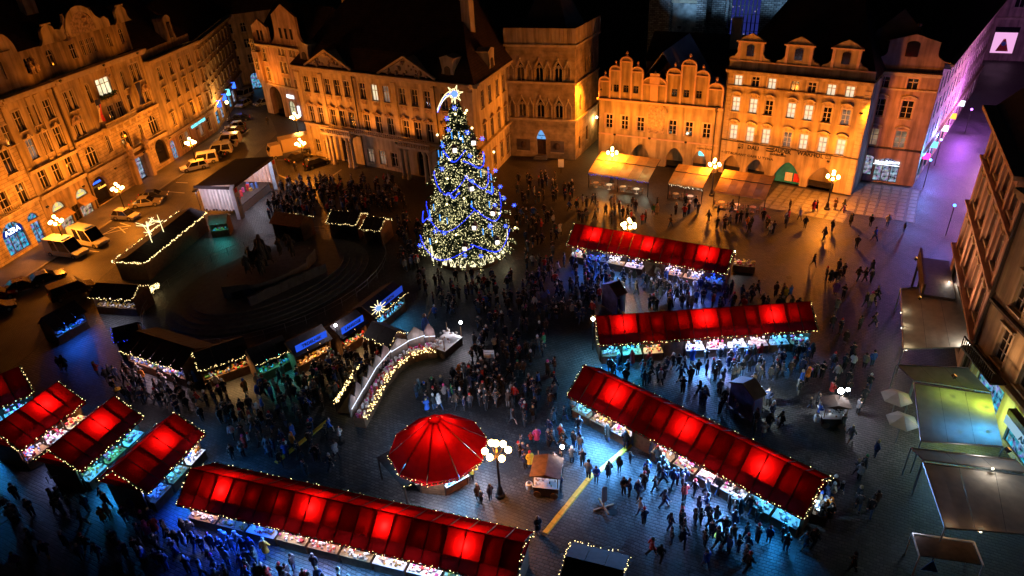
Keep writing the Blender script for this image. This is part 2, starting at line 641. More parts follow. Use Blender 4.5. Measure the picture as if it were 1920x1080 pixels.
def text(body, parent, loc, size, m, name='lettering', rot=(PI / 2, 0, 0), depth=0.02, align='CENTER', sx=1.0):
    cu = bpy.data.curves.new(name, 'FONT')
    cu.body = body
    cu.size = size
    cu.extrude = depth
    cu.offset = size * .025
    cu.align_x = align
    cu.align_y = 'CENTER'
    cu.resolution_u = 2
    cu.materials.append(m)
    tmp = bpy.data.objects.new(name, cu)
    me = bpy.data.meshes.new_from_object(tmp)
    bpy.data.objects.remove(tmp)
    bpy.data.curves.remove(cu)
    o = bpy.data.objects.new(name, me)
    C.objects.link(o)
    o.location = loc
    o.rotation_euler = rot
    o.scale = (sx, 1, 1)
    o.parent = parent
    return o


# ================================================================== BUILDINGS
def arch_pts(w, h, top, rise, n=5):
    """Right half-curve from the spring point to the crown (x, z), for an opening w wide and h high."""
    zs = h - rise
    pts = []
    for i in range(n + 1):
        t = i / n
        if top == 'gothic':
            x = w / 2 * (1 - t)
            z = zs + rise * (1 - (1 - t) ** 1.75)
        else:
            a = t * PI / 2
            x = w / 2 * math.cos(a)
            z = zs + rise * math.sin(a)
        pts.append((x, z))
    return pts


def outline(w, h, top='rect', rise=0.0, grow=0.0):
    w, h = w + 2 * grow, h + grow
    if top == 'rect':
        return [(-w / 2, 0), (w / 2, 0), (w / 2, h), (-w / 2, h)]
    a = arch_pts(w, h, top, rise + grow * 0.5)
    return [(-w / 2, 0), (w / 2, 0)] + a + [(-x, z) for x, z in reversed(a[:-1])]


def op(u, z, w, h, top='rect', rise=None, d=0.25):
    """An opening: u middle, z bottom."""
    if rise is None:
        rise = {'rect': 0, 'round': w / 2, 'seg': w * 0.18, 'gothic': w * 0.75}[top]
    return dict(u=u, z=z, w=w, h=h, top=top, rise=rise, d=d)


def wall_grid(mb, u0, u1, z0, z1, ops, y=0.0, mi=0):
    """A wall face with real openings and their reveals."""
    us = sorted({round(x, 3) for x in [u0, u1] + [o['u'] - o['w'] / 2 for o in ops] + [o['u'] + o['w'] / 2 for o in ops] if u0 - 1e-6 <= x <= u1 + 1e-6})
    zs = sorted({round(x, 3) for x in [z0, z1] + [o['z'] for o in ops] + [o['z'] + o['h'] for o in ops] if z0 - 1e-6 <= x <= z1 + 1e-6})
    for j in range(len(zs) - 1):
        zc = (zs[j] + zs[j + 1]) / 2
        start = None
        for i in range(len(us)):
            solid = False
            if i < len(us) - 1:
                uc = (us[i] + us[i + 1]) / 2
                solid = not any(abs(uc - o['u']) < o['w'] / 2 and o['z'] < zc < o['z'] + o['h'] for o in ops)
            if solid and start is None:
                start = us[i]
            if not solid and start is not None:
                mb.face([(start, y, zs[j]), (us[i], y, zs[j]), (us[i], y, zs[j + 1]), (start, y, zs[j + 1])], mi)
                start = None
    for o in ops:
        u, z, w, h, d = o['u'], o['z'], o['w'], o['h'], o['d']
        out = outline(w, h, o['top'], o['rise'])
        n = len(out)
        for i in range(n):
            a, b = out[i], out[(i + 1) % n]
            mb.face([(u + a[0], y, z + a[1]), (u + a[0], y + d, z + a[1]), (u + b[0], y + d, z + b[1]), (u + b[0], y, z + b[1])], mi)
        if o['top'] != 'rect':
            ap = arch_pts(w, h, o['top'], o['rise'])
            for sgn in (1, -1):
                c = (u + sgn * w / 2, y, z + h)
                for a, b in zip(ap[:-1], ap[1:]):
                    mb.face([c, (u + sgn * a[0], y, z + a[1]), (u + sgn * b[0], y, z + b[1])], mi)


_wcache = {}


def win_meshes(w, h, top, rise, style, fm):
    key = (round(w, 2), round(h, 2), top, round(rise, 2), style, fm)
    if key in _wcache:
        return _wcache[key]
    fr = MB()
    t = 0.07
    out = outline(w, h, top, rise)
    inn = outline(w - 2 * t, h - 2 * t, top, max(0.01, rise - t * 0.4))
    inn = [(x, z + t) for x, z in inn]
    n = len(out)
    for i in range(n):
        a, b, c, d = out[i], out[(i + 1) % n], inn[(i + 1) % n], inn[i]
        fr.face([(a[0], -.1, a[1]), (b[0], -.1, b[1]), (c[0], -.1, c[1]), (d[0], -.1, d[1])])
        fr.face([(d[0], -.1, d[1]), (c[0], -.1, c[1]), (c[0], 0, c[1]), (d[0], 0, d[1])])
    if style in ('cross', 'grid', 'door'):
        fr.box(-.045, .045, -.09, -.02, t, h - t)
        fr.box(-w / 2 + t, w / 2 - t, -.08, -.03, h * 0.62, h * 0.62 + .09)
    if style == 'grid':
        for q in (0.3,):
            fr.box(-w / 2 + t, w / 2 - t, -.07, -.03, h * q, h * q + .05)
    if style == 'three':
        for x in (-w / 6, w / 6):
            fr.box(x - .06, x + .06, -.09, -.02, t, h - t)
        fr.box(-w / 2 + t, w / 2 - t, -.08, -.03, h * 0.66, h * 0.66 + .1)
    if style == 'gothic':
        fr.box(-.06, .06, -.12, -.02, t, h - rise * 0.45)
        for s in (-1, 1):
            fr.bar((s * w * .42, -.07, h - rise * 1.05), (s * .02, -.07, h - rise * .5), .1)
            fr.bar((s * .05, -.07, h - rise * .95), (s * w * .3, -.07, h - rise * .6), .09)
    pn = MB()
    pn.face([(x, 0, z) for x, z in out])
    me = (fr.mesh('window', M[fm]), pn.mesh('pane', M['glass']))
    _wcache[key] = me
    return me


_pcache = {}


def pane_mesh(me, m):
    k = (me.name, m)
    if k not in _pcache:
        c = me.copy()
        c.materials.clear()
        c.materials.append(M[m])
        _pcache[k] = c
    return _pcache[k]


_hcache = {}


def hood_mesh(kind, w, m):
    key = (kind, round(w, 2), m)
    if key in _hcache:
        return _hcache[key]
    h = MB()
    W = w / 2 + 0.22
    if kind == 'flat':
        h.box(-W, W, -.28, 0, 0, .12)
        h.box(-W + .08, W - .08, -.16, 0, -.12, -.002)
    elif kind == 'ped':
        h.box(-W, W, -.3, 0, 0, .1)
        h.prism([(-W, .102), (W, .102), (0, .62)], -.24, 0)
    elif kind == 'seg':
        pts = [(-W + 2 * W * i / 8, .12 + .3 * math.sin(PI * i / 8)) for i in range(9)]
        h.prism([(-W, 0)] + pts + [(W, 0)] + [(x * .82, z - .16) for x, z in reversed(pts[1:-1])], -.3, 0)
        h.box(-W + .15, -W + .32, -.2, 0, -.25, 0)
        h.box(W - .32, W - .15, -.2, 0, -.25, 0)
    elif kind == 'baroque':
        pts = []
        for i in range(13):
            x = -W + 2 * W * i / 12
            z = .18 + .42 * math.exp(-(x / (W * .45)) ** 2) + .06 * math.cos(6 * x / W)
            pts.append((x, z))
        h.prism([(-W, .08)] + pts + [(W, .08)] + [(x * .95, z - .15) for x, z in reversed(pts[1:-1])], -.34, 0)
        h.ball((0, -.16, .3), .2, 6, 4)
        h.ball((-W * .6, -.1, .12), .15, 6, 4)
        h.ball((W * .6, -.1, .12), .15, 6, 4)
    me = h.mesh('hood', M[m])
    _hcache[key] = me
    return me


class Fac:
    """A building seen from its front: local x along the front, y into the building, z up."""

    def __init__(s, name, label, pL, pR, cat='building', zL=0.0, zR=0.0):
        a, b = at(*pL, zL), at(*pR, zR)
        a.z = b.z = 0
        s.P = a
        s.U = (b - a).normalized()
        s.N = Vector((-s.U.y, s.U.x, 0))
        s.L = (b - a).length
        s.th = math.atan2(s.U.y, s.U.x)
        s.root = thing(name, label, cat, a, s.th)

    @classmethod
    def on(cls, name, label, P, th, cat='building'):
        s = cls.__new__(cls)
        s.P = Vector(P)
        s.th = th
        s.U = Vector((math.cos(th), math.sin(th), 0))
        s.N = Vector((-s.U.y, s.U.x, 0))
        s.root = thing(name, label, cat, s.P, th)
        return s

    def uv(s, px, py, y=0.0):
        d = ray(px, py)
        o = Vector((0, 0, CAM_H))
        q = s.P + s.N * y
        t = (q - o).dot(s.N) / d.dot(s.N)
        p = o + d * t
        return ((p - s.P).dot(s.U), p.z)

    def row(s, pts, y=0.0):
        q = [s.uv(px, py, y) for px, py in pts]
        z = sum(a[1] for a in q) / len(q)
        return [a[0] for a in q], z

    def world(s, u, y, z):
        return s.P + s.U * u + s.N * y + Vector((0, 0, z))

    def part(s, name, mb, m, **k):
        return mb.build(name, M[m] if isinstance(m, str) else m, s.root, **k)

    def each(s, name, mb, m, **k):
        return build_each(mb, name, M[m] if isinstance(m, str) else m, s.root, **k)

    def window(s, o, style='cross', pane='glass', fm='wframe', hood=None, hm='trim', sill=True, y=0.0, label=None, surround=None, hz=0.12):
        fm_, pm = win_meshes(o['w'], o['h'], o['top'], o['rise'], style, fm)
        wo = inst('window', fm_, s.root, (o['u'], y + o['d'], o['z']), label=label)
        inst('pane', pane_mesh(pm, pane) if pane != 'glass' else pm, wo)
        if hood:
            inst('hood', hood_mesh(hood, o['w'], hm), wo, (0, -o['d'] - .004, o['h'] + hz))
        if surround:
            key = ('sur', round(o['w'], 2), round(o['h'], 2), o['top'], surround)
            if key not in _hcache:
                b = MB()
                g = .2
                out = outline(o['w'], o['h'], o['top'], o['rise'], g)
                inn = outline(o['w'], o['h'], o['top'], o['rise'], .004)
                n = len(out)
                for i in range(1, n):
                    a, c, d_, e = out[i], out[(i + 1) % n], inn[(i + 1) % n], inn[i]
                    b.face([(a[0], -.05, a[1]), (c[0], -.05, c[1]), (d_[0], -.05, d_[1]), (e[0], -.05, e[1])])
                    b.face([(a[0], -.05, a[1]), (c[0], -.05, c[1]), (c[0], 0, c[1]), (a[0], 0, a[1])])
                    b.face([(e[0], -.05, e[1]), (d_[0], -.05, d_[1]), (d_[0], 0.03, d_[1]), (e[0], 0.03, e[1])])
                _hcache[key] = b.mesh('surround', M[surround])
            inst('surround', _hcache[key], wo, (0, -o['d'], 0))
        if sill:
            key = ('sill', round(o['w'], 2))
            if key not in _hcache:
                b = MB()
                b.box(-o['w'] / 2 - .15, o['w'] / 2 + .15, -.2, .0, -.14, -.01)
                _hcache[key] = b.mesh('sill', M['trim'])
            inst('sill', _hcache[key], wo, (0, -o['d'] - .004, 0))
        return wo

    def band(s, name, u0, u1, z, h, out, m, y=0.0):
        b = MB()
        b.box(u0, u1, y - out, y - .003, z, z + h * .55)
        b.box(u0, u1, y - out * 1.35, y - .003, z + h * .55 + .003, z + h)
        return s.part(name, b, m)

    def shell(s, u0, u1, depth, h, m='ochre_dark', y=0.0):
        """The side and back walls."""
        b = MB()
        b.face([(u0, y, 0), (u0, depth, 0), (u0, depth, h), (u0, y, h)])
        b.face([(u1, y, 0), (u1, depth, 0), (u1, depth, h), (u1, y, h)])
        b.face([(u0, depth, 0), (u1, depth, 0), (u1, depth, h), (u0, depth, h)])
        s.part('wall', b, m)

    def gable_roof(s, u0, u1, y0, y1, z0, z1, m='roof', hip=0.0):
        b = MB()
        ym = (y0 + y1) / 2
        a = [(u0, y0, z0), (u1, y0, z0), (u1, y1, z0), (u0, y1, z0)]
        r = [(u0 + hip, ym, z1), (u1 - hip, ym, z1)]
        b.face([a[0], a[1], r[1], r[0]])
        b.face([a[2], a[3], r[0], r[1]])
        b.face([a[1], a[2], r[1]])
        b.face([a[3], a[0], r[0]])
        return s.part('roof', b, m)

    def chimney(s, u, y, z0, z1, w=0.9, d=0.7, m='cream'):
        b = MB()
        b.box(u - w / 2, u + w / 2, y - d / 2, y + d / 2, z0, z1 - .25)
        b.box(u - w / 2 - .1, u + w / 2 + .1, y - d / 2 - .1, y + d / 2 + .1, z1 - .248, z1)
        return s.part('chimney', b, m)


def scroll_gable(u0, u1, z0, z1, shoulder=0.45, body=0.62, top='tri', steps=6):
    """Baroque gable: concave scrolls up to a narrower body with a round or pointed top."""
    w = u1 - u0
    um = (u0 + u1) / 2
    bw = w * body / 2
    zs = z0 + (z1 - z0) * shoulder
    L = [(u0, z0)]
    for i in range(1, steps + 1):
        t = i / steps
        L.append((u0 + (w / 2 - bw) * math.sin(t * PI / 2) ** 1.3, z0 + (zs - z0) * (1 - math.cos(t * PI / 2)) + 0.02))
    if top == 'tri':
        zt = z0 + (z1 - z0) * 0.72
        L += [(um - bw, zt), (um - bw - .15, zt + .01), (um, z1)]
        Rr = [(2 * um - x, z) for x, z in reversed(L[:-1])]
        return L + Rr
    zt = z0 + (z1 - z0) * 0.62
    L.append((um - bw, zt))
    for i in range(1, 7):
        a = i / 6 * PI / 2
        L.append((um - bw * math.cos(a), zt + (z1 - zt) * math.sin(a)))
    Rr = [(2 * um - x, z) for x, z in reversed(L[:-1])]
    return L + Rr


# ---- north side: three houses in one line along the road ----------------------------------------
nb = (at(27.8, 488.5), at(327, 303))
n_th = math.atan2(nb[1].y - nb[0].y, nb[1].x - nb[0].x)
NORTH = Fac.on('town_house', 'ochre stucco house with cyan lit arched shop window at the left edge', at(102, 442), n_th)
F = NORTH
U0 = -24.0
H1 = 18.6
ops, wins = [], []
for row, w, h, hood in (([(15.6, 304), (-33, 326)], 1.5, 3.0, 'baroque'), ([(9, 381), (42.6, 363.5)], 1.4, 2.9, None), ([(8.9, 176 + 62), (-36, 255)], 1.4, 2.6, None)):
    us, z = F.row(row)
    if h == 2.6:
        z = 14.7
    for u in us + [us[0] - 9.5, us[0] - 14]:
        o = op(u, z - h / 2, w, h)
        ops.append(o)
        wins.append((o, hood))
ua, za = F.uv(35, 457)
shop = op(ua, 0.55, 3.6, 4.2, 'round', 1.8, d=0.35)
ud, zd = F.uv(74, 437)
door = op(ud, 0.1, 1.7, 3.0, d=0.35)
fan = op(ud, 3.45, 1.9, 1.0, 'round', 0.95, d=0.3)
shop2 = op(ua - 5.2, 0.55, 3.2, 3.9, 'round', 1.6, d=0.35)
ops += [shop, door, fan, shop2]
b = MB()
wall_grid(b, U0, -.05, 0, H1, ops)
F.part('wall', b, 'ashlar')
for o, hd in wins:
    F.window(o, 'cross', hood=hd, surround='trim')
F.window(shop, 'three', 'shop_c', 'wframe_dark', sill=False, label='big arched shop window glowing cyan')
F.window(door, 'door', 'shop_c', 'wframe_dark', sill=False)
F.window(fan, 'plain', 'shop_c', 'wframe_dark', sill=False)
F.window(shop2, 'three', 'shop_c', 'wframe_dark', sill=False)
b = MB()
b.box(ua - 1.62, ua + 1.62, .06, .1, 3.05, 3.95)
F.part('sign_board', b, emis('blue_sign_board', (0.02, 0.05, 0.5), 0.5))
text('AZRA', F.root, (ua, 0.03, 3.55), 0.95, M['neon_w'])
F.band('string_course', U0, -.06, 5.6, .5, .28, 'trim')
F.band('cornice', U0, -.06, H1, .7, .75, 'trim')
b = MB()
un, zn = F.uv(45, 395)
b.box(un - 4.5, un - .8, -.9, -.3, 5.9, 6.0)
for k in range(12):
    b.box(un - 4.45 + k * .33, un - 4.38 + k * .33, -.88, -.82, 6.0, 6.9)
b.box(un - 4.5, un - .8, -.9, -.8, 6.9, 7.0)
F.part('balcony', b, 'trim')
b = MB()
wall_grid(b, U0, -.05, H1 + .7, 22.2, [], y=.9)
F.part('attic_wall', b, 'ochre_dark')
ug, zg = F.uv(14, 118, .7)
b = MB()
b.prism(scroll_gable(ug - 4, ug + 3.4, H1 + .72, 26.5, .5, .62, 'round'), .5, .88)
b.box(ug - 1.3, ug + .9, .36, .5, 21.0, 24.2)
F.part('gable', b, 'ochre_dark')
b = MB()
for k in (2.0, 2.9):
    b.lathe([(.35, 0), (.3, .5), (.42, .9), (.2, 1.3), (.24, 1.6), (.01, 1.9)], 7, (ug + k + 1.2, .5, 20.6))
F.each('statue', b, 'relief')
F.shell(U0, -.05, 16, H1)
F.gable_roof(U0, 0, .95, 17, 22.2, 31)
F.chimney(-5, 6, 26, 32)

# ---- the ministry ---------------------------------------------------------------------------------
G = Fac.on('grand_town_house', 'ochre art nouveau house with arched gable, flags and one bright triple window', at(102, 442), n_th)
F = G
UE = (at(327, 303) - F.P).dot(F.U)
up = F.uv(155.6, 318.9)[0]
ops, wins = [], []


def addrow(pts, w, h, style='cross', hood=None, top='rect', rise=None, pane='glass', zfix=None, d=.25, surround='trim'):
    us, z = F.row(pts)
    if zfix is not None:
        z = zfix
    for i, u in enumerate(us):
        o = op(u, z - h / 2, w, h, top, rise, d)
        ops.append(o)
        wins.append((o, style, hood, pane if isinstance(pane, str) else pane[i], surround))


addrow([(35.6, 226.7), (63.3, 216.7), (91, 205.6)], 1.25, 2.6)
addrow([(61, 281), (85.6, 267.8), (110, 255.6)], 1.25, 2.7, hood='baroque', pane=['litdim', 'glass', 'glass'])
addrow([(81, 333), (107.8, 324.4), (133, 313)], 1.35, 2.5, hood='baroque')
addrow([(109, 387), (152, 361)], 2.5, 1.25, 'plain', None, 'round', 1.25, 'shop_y', surround=None)
addrow([(128, 417), (165, 393)], 2.5, 1.9, 'plain', None, pane='shop_o', surround=None)
addrow([(146, 400)], 1.4, 2.6, 'door', None, pane='glass', surround=None)
addrow([(127.5, 191), (136.5, 187)], .95, 2.7)
addrow([(143.5, 239), (152, 235)], .95, 2.7)
addrow([(165.6, 176)], 1.0, 2.8, top='round')
addrow([(195.6, 162)], 3.0, 2.5, 'three', pane='litbright')
addrow([(210, 213), (226, 205)], 1.3, 2.4)
addrow([(231, 149)], .9, 2.7, top='round')
addrow([(249, 138), (258, 133.5)], .95, 2.7)
addrow([(264.5, 180), (273.5, 175.5)], .95, 2.6)
addrow([(243, 191)], .8, 2.2)
addrow([(173, 292.6)], 2.3, 3.0, 'three', top='round', rise=1.1)
addrow([(202.8, 268.5)], .9, 2.6, top='round')
addrow([(237, 263)], 2.0, 3.2, 'cross', top='round')
addrow([(264, 246)], .9, 2.4, top='round')
addrow([(288, 233)], 2.3, 3.0, 'three', top='round', rise=1.1)
uu, _ = F.uv(192, 356)
o = op(uu, 0.3, 3.4, 4.0, 'round', 1.7, .6)
ops.append(o)
F.window(o, 'plain', 'glass', 'wframe_dark', sill=False, label='dark arched shop front under the lantern')
text('BOHEMIA', F.root, (uu, .5, 3.4), .42, M['neon_b'])
text('Bohemia', F.root, (uu + .3, .1, 2.6), .5, M['neon_o'])
uu2, _ = F.uv(265, 322)
o = op(uu2, 0.1, 2.9, 4.6, 'round', 1.45, .6)
ops.append(o)
F.window(o, 'door', 'shop_w', 'wframe_dark', sill=False, label='tall arched portal lit white')
uu3, _ = F.uv(306, 290)
o = op(uu3, 0.9, 3.0, 3.9, 'round', 1.5, .4)
ops.append(o)
F.window(o, 'plain', 'glass', 'wframe_dark', sill=False)
b = MB()
wall_grid(b, 0.05, up - .1, 5.45, H1, [o for o in ops])
wall_grid(b, 0.05, up - .1, 0, 5.45, [o for o in ops], mi=1)
wall_grid(b, up + .1, UE, 0, 9.9, [o for o in ops], y=-.0, mi=2)
wall_grid(b, up + .1, UE, 9.9, H1, [o for o in ops], mi=0)
F.part('wall', b, [M['ochre'], M['ochre_dark'], M['ashlar']])
for o, st, hd, pn, su in wins:
    F.window(o, st, pn, 'wframe' if su else 'wframe_dark', hood=hd, sill=bool(su), surround=su if o['w'] < 1.5 else None)
for q in (0, 1):
    uq = F.uv(109 if q == 0 else 152, 387 if q == 0 else 361)
    text('\u03a9', F.root, (uq[0], .18, uq[1] + .25), .55, M['neon_o'])
    text('OMEGA', F.root, (uq[0], .18, uq[1] - .28), .38, M['neon_o'])
    b = MB()
    b.face([(uq[0] - 1.4, -.02, uq[1] - .75), (uq[0] + 1.4, -.02, uq[1] - .75), (uq[0] + 1.4, -1.1, uq[1] - 1.55), (uq[0] - 1.4, -1.1, uq[1] - 1.55)])
    F.part('shop_awning', b, 'ochre_cloth')
b = MB()
for u in (0.35, (F.uv(49, 222)[0] + F.uv(63.3, 216.7)[0]) / 2 + .55, F.uv(77, 211)[0], up - .7):
    b.box(u - .3, u + .3, -.16, -.004, 10.0, H1 - .7)
    b.box(u - .38, u + .38, -.24, -.004, 9.6, 9.998)
    b.box(u - .4, u + .4, -.28, -.004, H1 - .698, H1 - .3)
for u in (up + .5, UE - .6, F.uv(222, 240)[0] - 4.2, F.uv(247, 240)[0]):
    b.box(u - .28, u + .28, -.2, -.004, 10.2, H1 - .3)
F.each('pilaster', b, 'ochre')
F.band('string_course', .06, up - .1, 5.3, .6, .4, 'trim')
F.band('string_course', .06, up - .1, 9.0, .5, .35, 'trim')
F.band('string_course', up + .1, UE, 5.0, .6, .45, 'trim')
F.band('string_course', up + .1, UE, 9.9, .5, .4, 'trim')
F.band('cornice', .06, up - .1, H1, .7, .9, 'trim')
F.band('cornice', up + .1, UE, H1, .8, 1.0, 'trim')
b = MB()
b.tube((up, -.12, 0), (up, -.12, H1), .11, .11, 6)
F.part('downpipe', b, 'pipe')
b = MB()
for u, z, w in ((F.uv(135, 212)[0], 12.6, 2.2), (F.uv(268, 158)[0], 12.9, 2.2)):
    b.prism([(u - w / 2, z), (u + w / 2, z), (u + w * .35, z + .9), (u, z + 1.25), (u - w * .35, z + .9)], -.3, -.004)
    b.ball((u, -.3, z + .5), .35, 7, 5)
for k in range(14):
    u = up + 1 + k * (UE - up - 2) / 13
    b.ball((u, -.15, 9.7 + .15 * (k % 2)), .28, 6, 4)
F.each('cartouche', b, 'relief')
ub, zb = F.uv(222, 240)
b = MB()
b.box(ub - 4.0, ub + 3.4, -1.5, -.3, 10.35, 10.6)
for k in range(5):
    b.box(ub - 3.6 + k * 1.65, ub - 3.2 + k * 1.65, -1.2, -.3, 9.5, 10.35)
b.box(ub - 4.0, ub + 3.4, -1.5, -1.38, 11.2, 11.35)
for k in range(23):
    b.box(ub - 3.95 + k * .32, ub - 3.85 + k * .32, -1.47, -1.41, 10.6, 11.2)
F.part('balcony', b, 'trim')
ux, zx = F.uv(200, 182)
b = MB()
b.box(ux - 1.8, ux + 1.8, -.7, -.1, zx - .3, zx)
F.part('flower_box', b, 'ochre_dark')
b = MB()
for k in range(60):
    b.octa((ux + rnd.uniform(-1.8, 1.8), rnd.uniform(-.75, -.1), zx + rnd.uniform(0, .55)), rnd.uniform(.12, .25))
F.part('box_plants', b, 'garland', kind='stuff')
b = MB()
b.ball((uu2 - 2.3, -.9, 5.8), .5, 7, 5)
b.lathe([(.5, 0), (.45, .9), (.6, 1.5), (.3, 1.9), (.32, 2.3), (.02, 2.6)], 7, (uu2 + 1.9, -1.0, 4.7))
b.lathe([(.5, 0), (.45, .9), (.6, 1.5), (.3, 1.9), (.32, 2.3), (.02, 2.6)], 7, (uu2 - 2.2, -1.0, 4.7))
F.each('statue', b, 'relief')
b = MB()
for s in (-1, 1):
    b.box(uu2 + s * 2.0 - .4, uu2 + s * 2.0 + .4, -.9, -.02, 0, 4.4)
b.box(uu2 - 2.6, uu2 + 2.6, -1.3, -.02, 4.402, 4.8)
F.part('portal', b, 'ochre_dark')
# flags
for (pa, pb, kind) in (((181, 186), (180, 236), 'cz'), ((256, 155), (262, 200), 'eu')):
    ua_, za_ = F.uv(*pa, -1.2)
    ub_, zb_ = F.uv(*pb, -1.6)
    b = MB()
    n = 8
    for i in range(n):
        for j in range(3):
            def P(i_, j_):
                t = i_ / n
                return (ua_ + (j_ - 1.5) * .42 * (1 - .25 * t) + (ub_ - ua_) * t * .2, -1.3 - .35 * math.sin(t * 4 + j_) * t, za_ + (zb_ - za_) * t)
            if kind == 'cz':
                mi = 2 if (i < 3 and j >= 0 and abs(j - 1) <= (2 - i)) else (0 if j < 1.5 else 1)
            else:
                mi = 2
            b.face([P(i, j), P(i, j + 1), P(i + 1, j + 1), P(i + 1, j)], mi)
    fo = thing('flag', 'hanging flag in white, red and a blue wedge on the arched gable house' if kind == 'cz' else 'dark blue flag hanging from the arched gable house', 'flag', F.world(0, 0, 0), F.th)
    b.build('flag_cloth', [M['goods_1'] if False else GOODS[1], GOODS[0], mat('flag_blue', (0.02, 0.03, 0.16), .8, .1)], fo)
    b = MB()
    b.tube((ua_, -.05, za_ - .6), (ua_, -1.5, za_ + .1), .05, .04, 6)
    b.build('flag_pole', M['wood_pale'], fo)
# attic, gables, roof
b = MB()
aops = []
for pts, w, h, top in (([(8.9, 176), (40, 164), (66.7, 153)], 1.2, 2.0, 'rect'), ([(107, 139)], 1.3, 2.3, 'round'), ([(148, 124)], 1.1, 2.1, 'rect'), ([(167, 119), (176, 114), (185, 110)], .8, 2.2, 'rect'), ([(214, 103)], .9, 2.0, 'rect'), ([(237, 92)], 1.1, 2.3, 'round')):
    us, z = F.row(pts, 1.0)
    for u in us:
        o = op(u, 20.6, w, h, top)
        if u > .9:
            aops.append(o)
wall_grid(b, .05, UE, H1 + .72, 23.6, aops, y=1.0)
F.part('attic_wall', b, 'ochre_dark')
for o in aops:
    F.window(o, 'cross', sill=False, y=1.0)
b = MB()
u0, u1 = F.uv(114, 120, .9)[0], F.uv(214, 82, .9)[0]
zt = F.uv(170, 48, .9)[1]
um = (u0 + u1) / 2
out = [(u0, 23.6), (u0, 24.6), (u0 + .8, 25.2), (u0 + 1.7, 25.0), (u0 + 2.6, 25.6), (u0 + 3.1, 26.6)]
for i in range(0, 9):
    a = PI - i / 8 * PI
    out.append((um + (um - u0 - 3.1) * math.cos(a), 26.8 + (zt - 26.8) * math.sin(a)))
out += [(2 * um - x, z) for x, z in reversed(out[:6])]
b.prism(out, .5, .95)
for i in range(10):
    a0, a1 = PI * i / 10, PI * (i + 1) / 10
    r0, r1 = (um - u0) * .46, (um - u0) * .6
    b.face([(um + r0 * math.cos(a0), .3, 23.9 + r0 * math.sin(a0)), (um + r0 * math.cos(a1), .3, 23.9 + r0 * math.sin(a1)), (um + r1 * math.cos(a1), .3, 23.9 + r1 * math.sin(a1)), (um + r1 * math.cos(a0), .3, 23.9 + r1 * math.sin(a0))])
    b.face([(um + r1 * math.cos(a0), .3, 23.9 + r1 * math.sin(a0)), (um + r1 * math.cos(a1), .3, 23.9 + r1 * math.sin(a1)), (um + r1 * math.cos(a1), .5, 23.9 + r1 * math.sin(a1)), (um + r1 * math.cos(a0), .5, 23.9 + r1 * math.sin(a0))])
F.part('gable', b, 'ochre')
b = MB()
r0 = (um - u0) * .455
b.prism([(um + r0 * math.cos(PI * i / 10), 23.9 + r0 * math.sin(PI * i / 10)) for i in range(11)], .42, .48)
F.part('tympanum_painting', b, 'relief')
for (pa, w) in (((107, 118), 4.2), ((237, 70), 4.2)):
    uq, zq = F.uv(*pa, .9)
    b = MB()
    b.prism(scroll_gable(uq - w / 2, uq + w / 2, 23.6, 26.0, .5, .6, 'round'), .5, .98)
    b.box(uq - .9, uq + .9, .4, .6, 26.0, 26.2)
    F.part('gable', b, 'ochre')
b = MB()
for (pa, hh) in (((152, 32), 2.2), ((122, 62), 1.9)):
    uq, zq = F.uv(*pa, .8)
    b.lathe([(.7, 0), (.5, .5), (.6, 1.0), (.3, 1.5), (.3, 1.9), (.02, hh)], 8, (uq, .8, zq - hh / 2))
    b.tube((uq, .8, zq), (uq + .8, .6, zq + .9), .12, .06, 5)
    b.tube((uq, .8, zq), (uq - .8, .6, zq + .7), .12, .06, 5)
F.each('statue', b, 'relief')
b = MB()
uq, zq = F.uv(200, 132, -.6)
for k in range(16):
    a = k * .7
    b.ball((uq + math.cos(a) * .5 * (k % 3) / 2, -.6, zq - .4 + math.sin(a) * .6), .22, 6, 4)
F.part('gilded_emblem', b, 'relief')
F.shell(.05, UE, 18, H1)
F.gable_roof(0, UE + .05, 1.1, 19, 23.6, 32)
F.chimney(16, 5, 27, 33, 2.2, .9, 'beige')
F.chimney(6, 8, 28, 34)

# ---- beige house -----------------------------------------------------------------------------------
F = Fac.on('corner_house', 'plain beige house of five window columns with a cyan sign over its ground floor', F.world(UE, 0, 0) + F.U * .02, R(83.5))
BE = F
ops, wins = [], []
HB = 16.6
addrow([(298.9, 138.9), (320, 128.9), (337.8, 120), (353, 112), (368.9, 103.3)], 1.1, 1.9)
addrow([(312, 180), (332, 168.9), (347.8, 157.8), (363, 148.9), (377.8, 137.8)], 1.15, 2.5, hood='flat')
addrow([(325.6, 224), (344.4, 214.4), (360, 202), (375.6, 193), (388.9, 181)], 1.15, 2.3, hood='flat')
LB = (at(403, 245) - F.P).dot(F.U)
for px in ((342, 266), (352, 258), (376, 238), (390, 228)):
    u, z = F.uv(*px)
    o = op(u, 1.0, 1.4, 2.4)
    ops.append(o)
    wins.append((o, 'cross', None, 'glass' if px[0] < 350 or px[0] > 380 else 'litdim', 'trim'))
u, z = F.uv(339, 274)
o = op(1.2, .1, 1.6, 3.4, 'round', .8)
ops.append(o)
wins.append((o, 'door', None, 'shop_c', None))
b = MB()
wall_grid(b, 0.02, LB, 3.8, HB, ops)
wall_grid(b, 0.02, LB, 0, 3.8, ops, mi=1)
F.part('wall', b, [M['beige'], M['pink']])
for o, st, hd, pn, su in wins:
    F.window(o, st, pn, hood=hd, sill=bool(su), surround=su)
F.band('string_course', .02, LB, 3.9, .6, .35, 'trim')
F.band('cornice', .02, LB, HB, .6, .8, 'trim')
us, zs_ = F.uv(371, 231)
text('GALERIE / ANTIQUE', F.root, (us, -.1, 3.5), .72, M['neon_c'], sx=.85)
b = MB()
wall_grid(b, 0.02, LB, HB + .62, HB + 1.9, [], y=.7)
F.part('attic_wall', b, 'beige')
ud, zd = F.uv(318, 65, .8)
